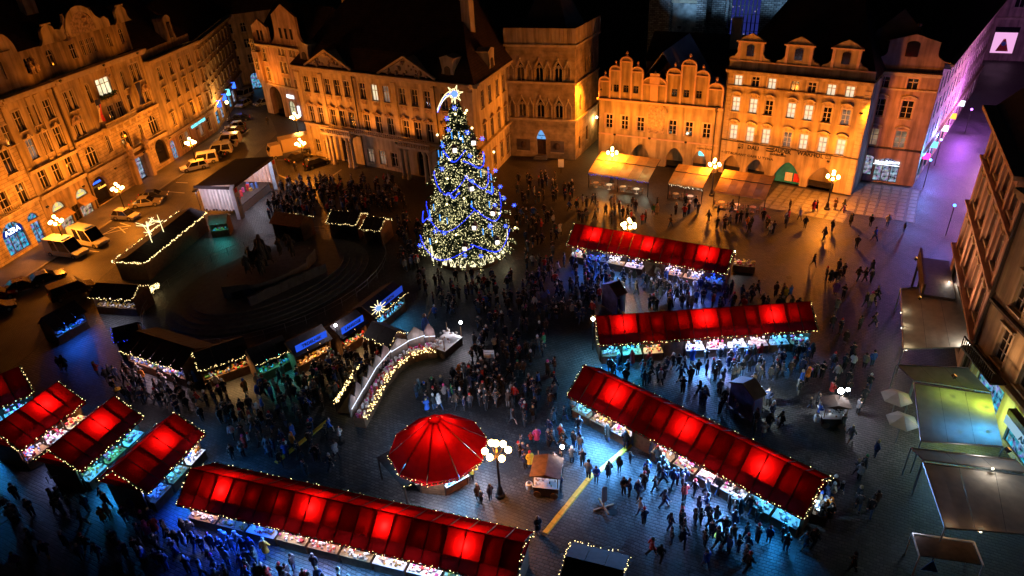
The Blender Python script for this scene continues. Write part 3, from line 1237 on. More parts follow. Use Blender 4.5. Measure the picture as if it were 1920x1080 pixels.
b = MB()
b.prism([(ud - 1.6, HB + 1.9), (ud + 1.6, HB + 1.9), (ud + 1.1, HB + 3.2), (ud + 1.1, HB + 5.2)] + [(ud + 1.3 * math.cos(PI * i / 6), HB + 5.2 + .9 * math.sin(PI * i / 6)) for i in range(7)] + [(ud - 1.1, HB + 5.2), (ud - 1.1, HB + 3.2)], .6, 2.6)
b.box(ud - .45, ud + .45, .5, .59, HB + 2.3, HB + 4.9, 1)
F.part('dormer', b, [M['beige'], M['glass']])
F.shell(.02, LB, 15, HB, 'beige')
F.gable_roof(0, LB, .75, 15.5, HB + 1.9, 25)

# ---- side street going away beside it
P2 = F.world(LB, 0, 0)
F = Fac.on('street_house', 'dark ochre row house receding up the side street at upper left', P2, R(97))
for k in range(3):
    pass
ops = []
for fl, z in enumerate((6.0, 9.6, 13.0)):
    for k in range(9):
        ops.append(op(2.2 + k * 3.1, z, 1.2, 2.1))
sh = [op(2.6 + k * 4.1, .6, 2.4, 2.6) for k in range(6)]
b = MB()
wall_grid(b, .02, 30, 0, 16.4, ops + sh)
F.part('wall', b, 'ochre_dark')
for o in ops:
    F.window(o, 'cross', hood='flat', sill=True)
for k, o in enumerate(sh):
    F.window(o, 'plain', ('shop_c', 'shop_w', 'glass')[k % 3], 'wframe_dark', sill=False)
F.band('string_course', .02, 30, 4.3, .5, .4, 'trim')
F.band('cornice', .02, 30, 16.4, .7, .9, 'trim')
F.shell(.02, 30, 12, 16.4)
F.gable_roof(0, 30, .1, 12.5, 17.1, 24)
for k, (u, m_) in enumerate(((4, 'neon_b'), (9, 'neon_b'), (13, 'neon_c'), (19, 'neon_b'))):
    b = MB()
    b.box(u - .05, u + .05, -.9, -.1, 3.6, 4.9)
    F.part('shop_sign', b, m_)
P3 = F.world(30.5, 2, 0)
F = Fac.on('street_end_house', 'dim house with arched lit doorway closing the side street', P3, R(30))
o1 = op(5.0, .1, 2.2, 3.6, 'round')
oo = [op(2 + 3 * k, z, 1.2, 2.0) for k in range(5) for z in (6, 9.5, 13)]
b = MB()
wall_grid(b, 0, 16, 0, 17, [o1] + oo)
F.part('wall', b, 'ochre_dark')
F.window(o1, 'door', 'shop_c', 'wframe_dark', sill=False)
for o in oo:
    F.window(o, 'cross')
F.shell(0, 16, 12, 17)
F.gable_roof(-.2, 16.2, -.2, 12, 17, 23)

# ---- house with the street arch, left of the palace ------------------------------------------------
F = Fac('arcade_house', 'ochre house with an arcade arch, oriel and pointed gable left of the palace', (503, 211), (606, 236))
ops, wins = [], []
u_mid = F.uv(533, 200)[0]
HA = F.uv(466.7, 82)[1]
addrow([(478, 101), (495, 101)], 1.3, 2.5)
addrow([(488, 136), (504, 137)], 1.3, 2.6, hood=None)
addrow([(523, 93), (530, 94), (544, 96), (551, 98)], .85, 2.1)
addrow([(529, 126), (537, 128)], .85, 2.1)
addrow([(536, 155), (543, 156), (556, 160)], .85, 2.0)
ua_, _ = F.uv(519, 190)
o_arch = op(ua_, 0, 4.0, 6.0, 'round', 2.0, 1.2)
ud_, _ = F.uv(548, 203)
o_d = op(ud_, .1, 2.2, 3.6, 'round', 1.1, .3)
b = MB()
UR = F.L
wall_grid(b, .0, UR, 0, HA, ops + [o_arch, o_d])
F.part('wall', b, 'pink')
for o, st, hd, pn, su in wins:
    F.window(o, st, pn, hood=hd, surround=su)
F.window(o_d, 'door', 'shop_y', 'wframe_dark', sill=False)
uu, zz = F.uv(545, 181)
b = MB()
b.box(uu - 1.1, uu + 1.1, -.2, -.05, zz - .3, zz + .3)
F.part('shop_sign', b, 'neon_w')
uu, zz = F.uv(562, 208)
b = MB()
b.box(uu - .2, uu + .2, -.3, -.05, zz - 1, zz + 1)
F.part('shop_sign', b, 'neon_w')
b = MB()
b.box(ua_ - 1.9, ua_ + 1.9, 6.9, 7.0, 0, 5.5)
F.part('arcade_back', b, 'ochre_dark')
b = MB()
b.prism([(0.2, 7.2), (2.6, 7.2), (2.6, HA - 1.2), (.2, HA - 1.2)], -.8, -.004)
b.prism([(.5, 6.3), (2.3, 6.3), (2.6, 7.198), (.2, 7.198)], -.5, -.004)
F.part('oriel', b, 'pink')
for zz in (9.2, 13.0):
    o = op(1.4, zz, 1.2, 2.3, d=.02)
    F.window(o, 'cross', y=-.85, sill=False)
F.band('string_course', 0, UR, 6.3, .35, .25, 'trim')
F.band('cornice', 0, u_mid - .1, HA, .5, .6, 'trim')
F.band('cornice', u_mid + .1, UR, HA + .1, .5, .6, 'trim')
g0, g1 = u_mid + .2, UR - 1.0
zt = F.uv(521, 7)[1]
b = MB()
b.prism(scroll_gable(g0 - .6, g1 + 1.2, HA + .6, zt, .4, .58, 'tri'), .0, .5)
for k in range(3):
    uw = (g0 + g1) / 2 + (k - 1) * 1.7 + .3
    b.box(uw - .35, uw + .35, -.06, -.004, HA + 2.0, HA + 3.9, 1)
F.part('gable', b, [M['pink'], M['glass']])
b = MB()
b.prism([(.8, HA + .5), (u_mid - .4, HA + .5), (u_mid - .4, HA + 3.6), (u_mid / 2 + .2, HA + 5.0), (.8, HA + 3.6)], .1, .6)
for uw in (u_mid / 2 - .4, u_mid / 2 + .8):
    b.box(uw - .35, uw + .35, .02, .096, HA + 1.0, HA + 2.9, 1)
F.part('gable', b, [M['pink'], M['glass']])
F.shell(0, UR, 14, HA, 'beige')
F.gable_roof(0, UR, .6, 14, HA + .6, HA + 7)
ARC = F

# ---- the palace ---------------------------------------------------------------------------------------
F = Fac('palace', 'rococo palace with two pediments and a dark mansard roof behind the lit fir tree', (588, 290), (900, 353))
K = F
HK = 15.0
LK = F.L
ops, wins = [], []
addrow([(574.3, 155), (592, 158), (614, 163.3), (632.3, 165.7), (650.7, 169), (680, 171.7), (702.3, 173.3), (724.3, 178.3), (754.3, 181.7), (777.3, 184), (800.7, 186.7), (833.3, 190), (856, 193)], 1.25, 2.5,
       pane=['glass'] * 6 + ['lit'] + ['litdim'] + ['glass'] * 5, hood=None)
addrow([(585, 213.3), (601.7, 215), (625, 219), (643.3, 225), (661, 228), (689.3, 233), (711, 235), (733.3, 238), (762.3, 244), (784.3, 248.3), (806.7, 252), (838, 258)], 1.25, 2.9, hood='baroque')
addrow([(596, 271.7), (615, 275), (696, 293), (717.7, 296.7), (740, 300)], 1.3, 2.3, pane=['glass', 'glass', 'litdim', 'litdim', 'glass'])
for px in ((655, 292), (796, 318)):
    u, z = F.uv(*px)
    o = op(u, .1, 2.4, 4.4, 'round', 1.2, .5)
    ops.append(o)
    wins.append((o, 'door', None, 'glass', None))
b = MB()
wall_grid(b, 0, LK, 0, 5.6, ops, mi=1)
wall_grid(b, 0, LK, 5.6, HK, ops)
F.part('wall', b, [M['cream'], M['cream']])
for o, st, hd, pn, su in wins:
    F.window(o, st, pn, 'wframe' if su else 'wframe_dark', hood=hd, hm='relief', sill=bool(su), surround=su, hz=.3)
b = MB()
for o, st, hd, pn, su in wins:
    if hd:
        u, z = o['u'], o['z'] + o['h'] + .15
        for k in range(4):
            b.ball((u + (k - 1.5) * .35, -.1, z + .15 + .2 * (k % 2)), .2, 6, 4)
    elif su and o['z'] > 9:
        b.box(o['u'] - .55, o['u'] + .55, -.1, -.004, o['z'] - .75, o['z'] - .3)
F.part('stucco_relief', b, 'relief')
pil = [F.uv(*p)[0] for p in ((560, 150), (603, 160), (665, 168), (740, 180), (815, 188))] + [LK - .4]
b = MB()
for u in pil:
    b.box(u - .42, u + .42, -.22, -.004, 6.3, HK - .5)
    b.box(u - .52, u + .52, -.3, -.004, HK - 1.5, HK - .502)
for u in (pil[0] + .1, pil[0] + 4.4, LK - .5):
    b.box(u - .5, u + .5, -.2, -.004, 0, 5.4)
F.each('pilaster', b, 'trim')
b = MB()
for u in (pil[2] + .05, pil[4] + .35):
    b.tube((u, -.34, 0), (u, -.34, HK), .1, .1, 6)
F.part('downpipe', b, 'pipe')
F.band('string_course', 0, LK, 5.5, .55, .45, 'trim')
F.band('cornice', -.1, LK + .1, HK, .7, .8, 'trim')
for (pa, pb) in (((583.3, 139), (661.7, 146)), ((720, 154), (817, 162))):
    u0, u1 = F.uv(*pa)[0], F.uv(*pb)[0]
    b = MB()
    um = (u0 + u1) / 2
    hh = (u1 - u0) * .27
    b.prism([(u0 - .4, HK + .72), (u1 + .4, HK + .72), (um, HK + .72 + hh)], -.35, 1.8)
    for s in (-1, 1):
        e = um + s * ((u1 - u0) / 2 + .5)
        b.bar((e, -.55, HK + .85), (um, -.55, HK + .95 + hh), .4, .3)
    F.part('pediment', b, 'trim')
    b = MB()
    for k in range(26):
        x = rnd.uniform(-.8, .8)
        zz = rnd.uniform(.1, .85) * (1 - abs(x)) * hh
        b.ball((um + x * (u1 - u0) / 2, -.38, HK + .8 + zz), rnd.uniform(.15, .4), 6, 4)
    F.part('pediment_relief', b, 'relief')
# balcony over the two portals
b0, b1 = F.uv(626.7, 238)[0], F.uv(815, 282)[0]
for uc in (F.uv(655, 292)[0], F.uv(796, 318)[0]):
    b = MB()
    b.box(uc - 3.4, uc + 3.4, -2.3, -.5, 5.2, 5.6)
    b.box(uc - 3.4, uc + 3.4, -2.3, -2.1, 6.3, 6.5)
    for k in range(14):
        b.lathe([(.08, 0), (.16, .25), (.07, .5), (.12, .7)], 6, (uc - 3.2 + k * .49, -2.2, 5.6))
    F.part('balcony', b, 'trim')
    b = MB()
    for x in (-2.8, -1.8, 1.8, 2.8):
        b.lathe([(.45, 0), (.45, .3), (.32, .35), (.27, 4.5), (.45, 4.9), (.45, 5.2)], 9, (uc + x, -1.7, 0))
    F.each('portal_column', b, 'cream')
b = MB()
b.box(b0, b1, -1.1, -.62, 5.62, 5.9)
b.box(b0, b1, -1.1, -1.0, 6.5, 6.62)
k = b0
while k < b1:
    b.box(k, k + .12, -1.08, -1.02, 5.9, 6.5)
    k += .45
F.part('balustrade', b, 'trim')
# side wing
LS = (at(958.3, 291.5) - F.world(LK, 0, 0)).length
Fs = Fac.on('tmp', 'tmp', F.world(LK, 0, 0), math.atan2((at(958.3, 291.5) - F.world(LK, 0, 0)).y, (at(958.3, 291.5) - F.world(LK, 0, 0)).x))
bpy.data.objects.remove(Fs.root)
Fs.root = bpy.data.objects.new('side_front', None)
C.objects.link(Fs.root)
Fs.root.parent = F.root
Fs.root.location = (LK, 0, 0)
Fs.root.rotation_euler = (0, 0, Fs.th - F.th)
ops, wins = [], []
F = Fs
addrow([(904, 183), (917.6, 174.8), (931.6, 165.7), (943.6, 158)], 1.15, 2.5)
addrow([(909, 250), (922.6, 237), (935.8, 228), (948, 217.6)], 1.15, 2.8, hood='baroque')
addrow([(928.5, 302), (941.5, 291.5), (953, 281)], 1.2, 2.6, zfix=2.4, hood='flat')
b = MB()
wall_grid(b, .01, LS, 0, HK, ops)
F.part('side_wall', b, 'cream')
# three levels only: the wing's windows hang on the palace itself
T2 = Matrix.Translation((LK, 0, 0)) @ Matrix.Rotation(Fs.th - K.th, 4, 'Z')
for o, st, hd, pn, su in wins:
    wo = F.window(o, st, pn, hood=hd, hm='relief', surround=su, hz=.25)
F.band('string_course', .02, LS, 5.5, .5, .4, 'trim')
F.band('cornice', .02, LS, HK, .7, .8, 'trim')
bpy.context.view_layer.update()
for ch in list(Fs.root.children):
    ml = Fs.root.matrix_local @ ch.matrix_local
    ch.parent = K.root
    ch.matrix_local = ml
bpy.data.objects.remove(Fs.root)
F = K
# mansard roof
b = MB()
dy = LS + 1.5
e = [(-.6, -.6), (LK + .9, -.6), (LK + .9 - dy * .22, dy), (-.6, dy)]
n1 = [(1.6, 2.2), (LK - 2.0, 2.2), (LK - 1.4 - dy * .22, dy), (1.6, dy)]
n2 = [(4, 11), (LK - 9, 11), (LK - 9.5, dy), (4, dy)]
z = [HK + .72, HK + 3.6, HK + 10]
for (a, b_, za, zb_) in ((e, n1, z[0], z[1]), (n1, n2, z[1], z[2])):
    for i in range(4):
        j = (i + 1) % 4
        b.face([(*a[i], za), (*a[j], za), (*b_[j], zb_), (*b_[i], zb_)])
b.face([(*p, z[2]) for p in n2])
F.part('roof', b, 'roof')
for px in ((573, 100), (841.7, 131), (916.7, 113)):
    u, zz = F.uv(*px, .6)
    yy, rot = .6, 0
    if px[0] > 900:
        u, yy, rot = LK - 1.6, 7.0, Fs.th - K.th
    b = MB()
    b.prism([(-1.25, 0), (1.25, 0), (.95, 1.2), (1.15, 2.6), (1.3, 2.9), (0, 3.3), (-1.3, 2.9), (-1.15, 2.6), (-.95, 1.2)], -.4, 1.6)
    b.prism(outline(1.0, 1.8, 'round', .5), -.48, -.402, 1)
    d_ = b.build('dormer', [M['cream'], M['wframe_dark']], F.root, (u, yy, HK + .9), rot)
F.chimney(F.uv(877, 30, 8)[0], 8, HK + 5, HK + 10.5, 1.5, 1.2, 'cream')
F.chimney(F.uv(652, 8, 14)[0], 14, HK + 8, HK + 13, 1.5, 1.2, 'cream')
b = MB()
u, zz = F.uv(695, 128, 2)
b.box(u - 6, u + 6, 1.6, 2.2, HK + 1.4, HK + 3.0)
F.part('attic_windows', b, 'slate')
b = MB()
b.face([(0, dy, 0), (LK, dy, 0), (LK, dy, HK), (0, dy, HK)])
b.face([(0, 0, 0), (0, dy, 0), (0, dy, HK), (0, 0, HK)])
F.part('wall', b, 'beige')

# ---- Stone Bell house -------------------------------------------------------------------------------------
F = Fac('gothic_tower_house', 'gothic stone tower house with traceried windows and a blue lit door lunette', (958.3, 291.5), (1078.9, 300))
B = F
LBh, HBh = F.L, 17.9
ops, wins = [], []
addrow([(975.7, 134.6), (1010.7, 136), (1046.5, 136)], 1.25, 3.0, 'gothic', top='gothic', rise=1.0, d=.35, surround=None)
addrow([(979, 202), (1013.3, 203.3), (1047.8, 206)], 1.25, 2.9, 'gothic', top='gothic', rise=1.0, d=.35, surround=None)
u, _ = F.uv(1015, 275)
od = op(u, .5, 1.6, 4.2, 'gothic', 1.3, .4)
nich = []
for p in ((958, 140), (992, 140), (1027, 141), (1064, 141), (961, 206), (995, 207), (1029.5, 209), (1066, 211)):
    uq, zq = F.uv(*p)
    if uq > .6:
        nich.append(op(uq, zq - 1.3, .75, 2.7, 'gothic', .6, .22))
b = MB()
wall_grid(b, .02, LBh, 0, HBh, ops + [od] + nich)
for o in nich:
    b.face([(o['u'] + x, o['d'], o['z'] + zq) for x, zq in outline(o['w'], o['h'], o['top'], o['rise'])])
F.part('wall', b, 'sand')
for o, st, hd, pn, su in wins:
    F.window(o, st, pn, 'trim', sill=True)
b = MB()
for o in [w[0] for w in wins] + nich:
    h, w = o['h'], o['w']
    zc = o['z'] + h
    for s in (-1, 1):
        b.bar((o['u'] + s * (w / 2 + .1), -.08, zc - o['rise'] * .8), (o['u'], -.1, zc + .45), .14, .14)
    b.octa((o['u'], -.1, zc + .6), .2)
    b.box(o['u'] - w / 2 - .2, o['u'] - w / 2 - .05, -.1, -.004, o['z'], zc - o['rise'])
    b.box(o['u'] + w / 2 + .05, o['u'] + w / 2 + .2, -.1, -.004, o['z'], zc - o['rise'])
F.each('tracery_hood', b, 'trim')
b = MB()
b.box(od['u'] - .75, od['u'] + .75, .36, .44, .5, 3.0)
b.box(od['u'] - .03, od['u'] + .03, .33, .36, .55, 2.95)
F.part('door', b, 'wood_dark')
b = MB()
b.prism([(od['u'] + x, od['z'] + zq) for x, zq in outline(1.56, 4.17, 'gothic', 1.28) if zq > 2.5] + [(od['u'] - .78, 3.1), (od['u'] + .78, 3.1)][::1], .3, .34) if False else None
lun = [(od['u'] - .78, 3.1), (od['u'] + .78, 3.1)] + [(od['u'] + x, od['z'] + zq) for x, zq in arch_pts(1.56, 4.17, 'gothic', 1.28)] + [(od['u'] - x, od['z'] + zq) for x, zq in reversed(arch_pts(1.56, 4.17, 'gothic', 1.28)[:-1])]
b.prism(lun, .3, .34)
F.part('lunette', b, emis('blue_lunette', (0.2, 0.5, 1.0), .85))
text('Expozice', F.root, (od['u'], .27, 3.72), .3, mat('dark_blue_ink', (0.01, 0.03, 0.2), .6))
text('13', F.root, (od['u'], .27, 3.3), .28, mat('dark_blue_ink2', (0.01, 0.02, 0.15), .6))
for p in ((981.7, 272), (1045, 276)):
    uq, zq = F.uv(*p)
    b = MB()
    b.box(uq - 1.15, uq + 1.15, -.06, -.004, zq - 1.05, zq + 1.05)
    b.box(uq - 1.15, uq + 1.15, -.1, -.062, zq - 1.05, zq - .85, 1)
    b.lathe([(.01, -.55), (.42, -.4), (.5, .1), (.36, .5), (.01, .62)], 8, (uq, -.07, zq + .1), 2)
    F.part('poster', b, [mat('poster_grey', (0.12, 0.1, 0.12), .7), M['trim'], mat('poster_portrait', (0.06, 0.045, 0.05), .7)])
b = MB()
b.box(od['u'] - 1.1, od['u'] + 1.1, -1.0, -.01, .0, .2)
b.box(od['u'] - .9, od['u'] + .9, -.6, -.01, .2, .42)
F.part('door_step', b, 'slab')
for zq in (F.uv(949.3, 152)[1], F.uv(1078.9, 226.7)[1]):
    F.band('string_course', .02, LBh + .2, zq - .2, .35, .3, 'trim')
DB = 11.0
sth = (at(1120.4, 260.4) - at(1078.9, 300))
sa = math.atan2(sth.y, sth.x) - F.th
T = Matrix.Translation((LBh, 0, 0)) @ Matrix.Rotation(sa, 4, 'Z')
LSd = sth.length
b = MB()
so = [op(2.0, 1.2, .9, 2.2), op(5.6, 1.6, 1.0, 2.4), op(2.4, 7.6, .8, 2.6, 'gothic'), op(6.5, 13.0, .7, 2.4, 'gothic'), op(8.0, 13.0, .7, 2.4, 'gothic'), op(5.0, 13.0, .7, 2.4, 'gothic')]
wall_grid(b, .01, LSd, 0, HBh, so)
sw = b.build('side_wall', M['sand'], F.root, (LBh, 0, 0), sa)
for o in so:
    fm_, pm = win_meshes(o['w'], o['h'], o['top'], o['rise'], 'cross', 'wframe_dark')
    wo = inst('window', fm_, F.root, T @ Vector((o['u'], o['d'], o['z'])), sa)
    inst('pane', pm, wo)
b = MB()
for zq in (12.1, 6.35):
    b.box(.02, LSd, -.3, -.004, zq, zq + .3)
build_each(b, 'string_course', M['trim'], F.root, (LBh, 0, 0), sa)
b = MB()
back = T @ Vector((LSd, 0, 0))
b.face([(0, 0, 0), (back.x - LBh, back.y, 0), (back.x - LBh, back.y, HBh), (0, 0, HBh)])
b.face([(back.x - LBh, back.y, 0), (back.x, back.y, 0), (back.x, back.y, HBh), (back.x - LBh, back.y, HBh)])
F.part('wall', b, 'sand')
# boarded parapet
b = MB()
PH = 20.5
b.box(-.25, LBh + .3, -.35, -.05, HBh - .1, HBh + .25, 1)
n = 18
for k in range(n):
    x0 = -.15 + k * (LBh + .35) / n
    b.box(x0 + .02, x0 + (LBh + .35) / n - .02, -.2 - .02 * (k % 2), .05, HBh + .252, PH)
F.each('parapet_board', b, [M['beige'], M['trim']])
b = MB()
b.box(-.05, LSd, -.35, -.05, HBh - .1, HBh + .25, 1)
for k in range(16):
    x0 = .1 + k * LSd / 16
    b.box(x0 + .02, x0 + LSd / 16 - .02, -.2 - .02 * (k % 2), .05, HBh + .252, PH)
build_each(b, 'parapet_board', [M['beige'], M['trim']], F.root, (LBh, 0, 0), sa)
b = MB()
q = [(.2, .2), (LBh - .2, .2), (back.x - .2, back.y), (back.x - LBh + .2, back.y)]
cx_, cyy = sum(p[0] for p in q) / 4, sum(p[1] for p in q) / 4
b.face([(*p, HBh + .3) for p in q])
for i in range(4):
    j = (i + 1) % 4
    a_ = [(q[i][0] * .8 + cx_ * .2, q[i][1] * .8 + cyy * .2, HBh + .4), (q[j][0] * .8 + cx_ * .2, q[j][1] * .8 + cyy * .2, HBh + .4)]
    b.face(a_ + [(cx_, cyy, 29)])
F.part('roof', b, 'slate')
wl = thing('wall_lantern', 'small lit lantern on the alley wall of the gothic tower house', 'lantern', F.P, F.th)
b = MB()
lp = T @ Vector((8.6, -.6, 4.6))
b.ball((lp.x, lp.y, lp.z), .2, 8, 6)
b.build('lamp_glass', M['lampwarm'], wl)
b = MB()
lq = T @ Vector((8.6, 0, 4.9))
b.bar(lq, (lp.x, lp.y, lp.z + .3), .06)
b.build('bracket', M['iron'], wl)
lamp('POINT', (lp.x, lp.y, lp.z - .35), (1, .5, .12), 500, wl, .15)

# ---- the school with Venetian gables ------------------------------------------------------------------------
F = Fac('gabled_house', 'orange lit house with rounded Venetian gables, a wall fresco and pointed arcade arches', (1122, 297), (1343, 325))
ST = F
LT = F.L
ops, wins = [], []
addrow([(1142, 226.8), (1171, 230.5), (1200.6, 233.3), (1260.8, 239), (1291.4, 242.5), (1324.4, 246)], 1.15, 2.2, 'grid', surround='rosetrim')
zl = F.uv(1121, 183)[1]
addrow([(1155, 164.7), (1173.4, 166.7), (1192, 168), (1264.4, 174.6), (1286.6, 176.3), (1310, 178)], .85, 1.1, 'cross', surround=None)
wins = [(o, st, hd, pn, su) for o, st, hd, pn, su in wins]
arc = []
for p, w in (((1155, 266), 2.9), ((1201, 270), 3.0), ((1265, 277), 2.8), ((1312, 283), 2.2)):
    u, z = F.uv(*p)
    arc.append(op(u, 0, w, z, 'gothic', w * .62, .9))
b = MB()
wall_grid(b, 0, LT, 0, zl, ops + arc)
F.part('wall', b, 'ochre')
b = MB()
X = [F.uv(1100 + x / 4.154, 80 + (425 + (x - 100) * .1) / 4.154)[0] for x in (100, 180, 260, 343, 430, 615, 725, 830, 935, 1050)]
zt1 = F.uv(1124, 151)[1]
zt2 = F.uv(1100 + 215 / 4.154, 80 + 215 / 4.154)[1]
zt3 = F.uv(1100 + 305 / 4.154, 80 + 147 / 4.154)[1]
wall_grid(b, X[0], X[-1], zl, zt1, ops)
tiers = [1, 2, 3, 2, 1, 2, 3, 2, 1]
zt = {1: zt1, 2: zt2, 3: zt3}
tr = MB()
for i, t in enumerate(tiers):
    x0, x1 = X[i], X[i + 1]
    if t > 1:
        b.prism([(x0, zt1), (x1, zt1), (x1, zt[t]), (x0, zt[t])], 0, .4)
    r = (x1 - x0) / 2
    um = (x0 + x1) / 2
    rr = .62 if i == 4 else .8
    arcp = [(um + r * math.cos(PI * k / 8), zt[t] + r * rr * math.sin(PI * k / 8)) for k in range(9)]
    b.prism(arcp, .02, .4)
    for k in range(8):
        a_, c_ = arcp[k], arcp[k + 1]
        tr.bar((a_[0], .0, a_[1]), (c_[0], .0, c_[1]), .34, .2)
    tr.box(x0, x1, -.16, -.004, zt[t] - .1, zt[t] + .08)
    tr.lathe([(.12, 0), (.25, .15), (.12, .35), (.22, .55), (.02, .85)], 7, (um, .2, zt[t] + r * rr))
    if i == 4:
        tr.box(um - .75, um + .75, -.1, -.004, zt1, zt1 + r * rr + .5)
        tr.prism([(um - .6, zl + .1), (um, zl - .4), (um + .6, zl + .1), (um + .6, zt1), (um - .6, zt1)], -.14, -.004)
for x in X:
    i = X.index(x)
    t = max(tiers[max(0, i - 1)], tiers[min(8, i)])
    tr.box(x - .13, x + .13, -.14, -.004, zl + .05, zt[t])
tr.box(X[0] - .3, X[-1] + .3, -.35, -.004, zl - .25, zl + .05)
tr.box(0, LT - .2, -.12, -.004, F.uv(1121.7, 248.5)[1] - .12, F.uv(1121.7, 248.5)[1] + .1)
F.part('gable', b, 'ochre_dark')
F.part('gable_trim', tr, 'rosetrim')
for o, st, hd, pn, su in wins:
    F.window(o, st, pn, 'wframe_dark' if su is None else 'wframe', surround=su, sill=False)
uq, zq = F.uv(1231, 224)
b = MB()
b.prism([(uq + x, zq - 2.2 + zz) for x, zz in outline(2.6, 4.3, 'round', 1.0)], -.06, -.004)
F.part('fresco', b, 'relief')
b = MB()
for k in range(8):
    a0, a1 = PI * k / 8, PI * (k + 1) / 8
    b.bar((uq + 1.55 * math.cos(a0), -.12, zq + 1.1 + 1.15 * math.sin(a0)), (uq + 1.55 * math.cos(a1), -.12, zq + 1.1 + 1.15 * math.sin(a1)), .2, .3)
F.part('fresco_frame', b, 'ochre')
b = MB()
b.box(-.01, LT, 3.2, 3.3, 0, 5.5)
F.part('arcade_back', b, 'ochre')
b = MB()
b.box(-.01, LT, 0.95, 3.2, 5.3, 5.4)
F.part('arcade_ceiling', b, 'ochre')
uq, zq = F.uv(1309, 293)
b = MB()
b.box(uq - .6, uq + .5, 2.8, 2.9, zq - .9, zq + .9)
F.part('lit_sign', b, 'neon_c')
uq, zq = F.uv(1321, 275)
text('RISTORANTE', F.root, (uq, -.03, zq + .3), .38, M['pipe'])
text('CAFFE ITALIA', F.root, (uq, -.03, zq - .35), .38, M['pipe'])
b = MB()
u = F.uv(1343, 217)[0]
b.tube((u, -.2, 0), (u, -.2, zl - .6), .1, .1, 6)
b.lathe([(.1, 0), (.3, .6), (.3, .9)], 6, (u, -.2, zl - .7))
F.part('downpipe', b, 'pipe')
b = MB()
b.tube((uq - 15, -.02, 11.2), (uq - 15, -.02, 12.2), .1, .02, 5)
F.part('wall_anchor', b, 'iron')
F.shell(0, LT, 16, zl, 'ochre_dark')
b = MB()
u1_, z1_ = F.uv(1232, 88, 9)
for s in (-1, 1):
    cxm = LT * .5
    b.face([(cxm, .5, 17.2), (cxm, 15, 17.2), (cxm + s * LT * .24, 15, zl + .8), (cxm + s * LT * .24, .5, zl + .8)])
    b.face([(cxm + s * LT * .24, .5, zl + .8), (cxm + s * LT * .24, 15, zl + .8), (cxm + s * LT * .5, 15, zl - .2), (cxm + s * LT * .5, .5, zl - .2)])
F.part('roof', b, 'copper')

# ---- the restaurant house with the exhibition signs -------------------------------------------------------------
F = Fac('restaurant_house', 'bright orange lit house with three small gables and big black exhibition lettering', (1345, 322), (1595, 366))
DA = F
LD = F.L
Z = lambda x, y: (1340 + x / 3.6, 80 + y / 3.6)
HD = (F.uv(*Z(50, 205))[1] + F.uv(*Z(1050, 272))[1]) / 2
ops, wins = [], []
addrow([Z(158, 263), Z(273, 275), Z(385, 283), Z(540, 295), Z(655, 305), Z(788, 312), Z(915, 320)], 1.1, 1.45, 'cross', pane=['lit', 'glass', 'lit', 'glass', 'glass', 'lit', 'lit'])
addrow([Z(142, 425), Z(258, 435), Z(363, 445), Z(515, 460), Z(632, 470), Z(757, 482), Z(885, 490)], 1.1, 2.05, 'grid', hood='seg', pane=['lit', 'lit', 'glass', 'lit', 'lit', 'glass', 'litdim'])
addrow([Z(125, 612), Z(237, 625), Z(343, 638), Z(488, 655), Z(598, 668), Z(727, 682), Z(850, 695)], 1.1, 2.15, 'grid', hood='seg', pane=['lit'] * 3 + ['litdim'] + ['lit'] * 3)
arc = []
for p, w, dd in ((Z(118, 762), 2.7, .9), (Z(283, 787), 2.7, .9), (Z(500, 808), 3.7, .9), (Z(733, 840), 3.6, .9)):
    u, z = F.uv(*p)
    arc.append(op(u, 0, w, z, 'gothic', w * .6, dd))
b = MB()
wall_grid(b, 0, LD, 0, HD, ops + arc)
F.part('wall', b, 'ochre')
for o, st, hd, pn, su in wins:
    F.window(o, st, pn, hood=hd, surround='trim', hz=.45 if hd else .1)
F.band('string_course', 0, LD, (F.uv(*Z(25, 660))[1] + F.uv(*Z(945, 767))[1]) / 2 - .1, .22, .16, 'pipe')
F.band('string_course', 0, LD, (F.uv(*Z(70, 298))[1] + F.uv(*Z(1020, 370))[1]) / 2 - .1, .22, .14, 'ochre_dark')
F.band('cornice', -.1, LD + .1, HD, .45, .5, 'ochre')
b = MB()
for k in range(60):
    x = k * LD / 60
    b.lathe([(.13, 0), (.13, .06)], 5, (x + .1, -.55, HD + .46))
b.box(-.1, LD + .1, -.75, .1, HD + .452, HD + .5)
F.part('eave_tiles', b, 'roof')
b = MB()
for u in (.45, LD - .5):
    for k in range(int(HD / .55) - 1):
        b.box(u - .38, u + .38, -.06, -.004, k * .55 + .03, k * .55 + .5)
F.each('quoin', b, 'trim')
ink = mat('black_lettering', (0.012, 0.012, 0.012), .6)
zz = lambda p: F.uv(*Z(*p))
for s, p, sz, sx in (('DALI', (260, 711), .82, .95), ('SAUDEK', (452, 733), .82, .85), ('exhibition', (428, 757), .5, 1.15), ('WARHOL', (645, 756), .85, .95), ('RESTAURANT CAFE U TYNA', (217, 762), .48, 1.25)):
    u, z = zz(p)
    text(s, F.root, (u, -.04, z), sz, ink if sz > .5 else M['pipe'], sx=sx)
for k, p in enumerate(((177, 697), (768, 768))):
    u, z = zz(p)
    b = MB()
    b.box(u - .34, u + .34, -.05, -.004, z - .34, z + .34)
    b.box(u - .25, u + .25, -.07, -.052, z - .25, z + .25, 1)
    F.part('number_plate', b, [ink, M['ochre']])
    text('11', F.root, (u, -.09, z), .42, ink)
b = MB()
u, z = zz((372, 724))
b.box(u - .5, u + .5, -.05, -.004, z + .08, z + .28)
b.box(u - .5, u + .5, -.05, -.004, z - .28, z - .08)
F.each('lettering_bars', b, ink)
zp = F.uv(*Z(70, 150))[1]
b = MB()
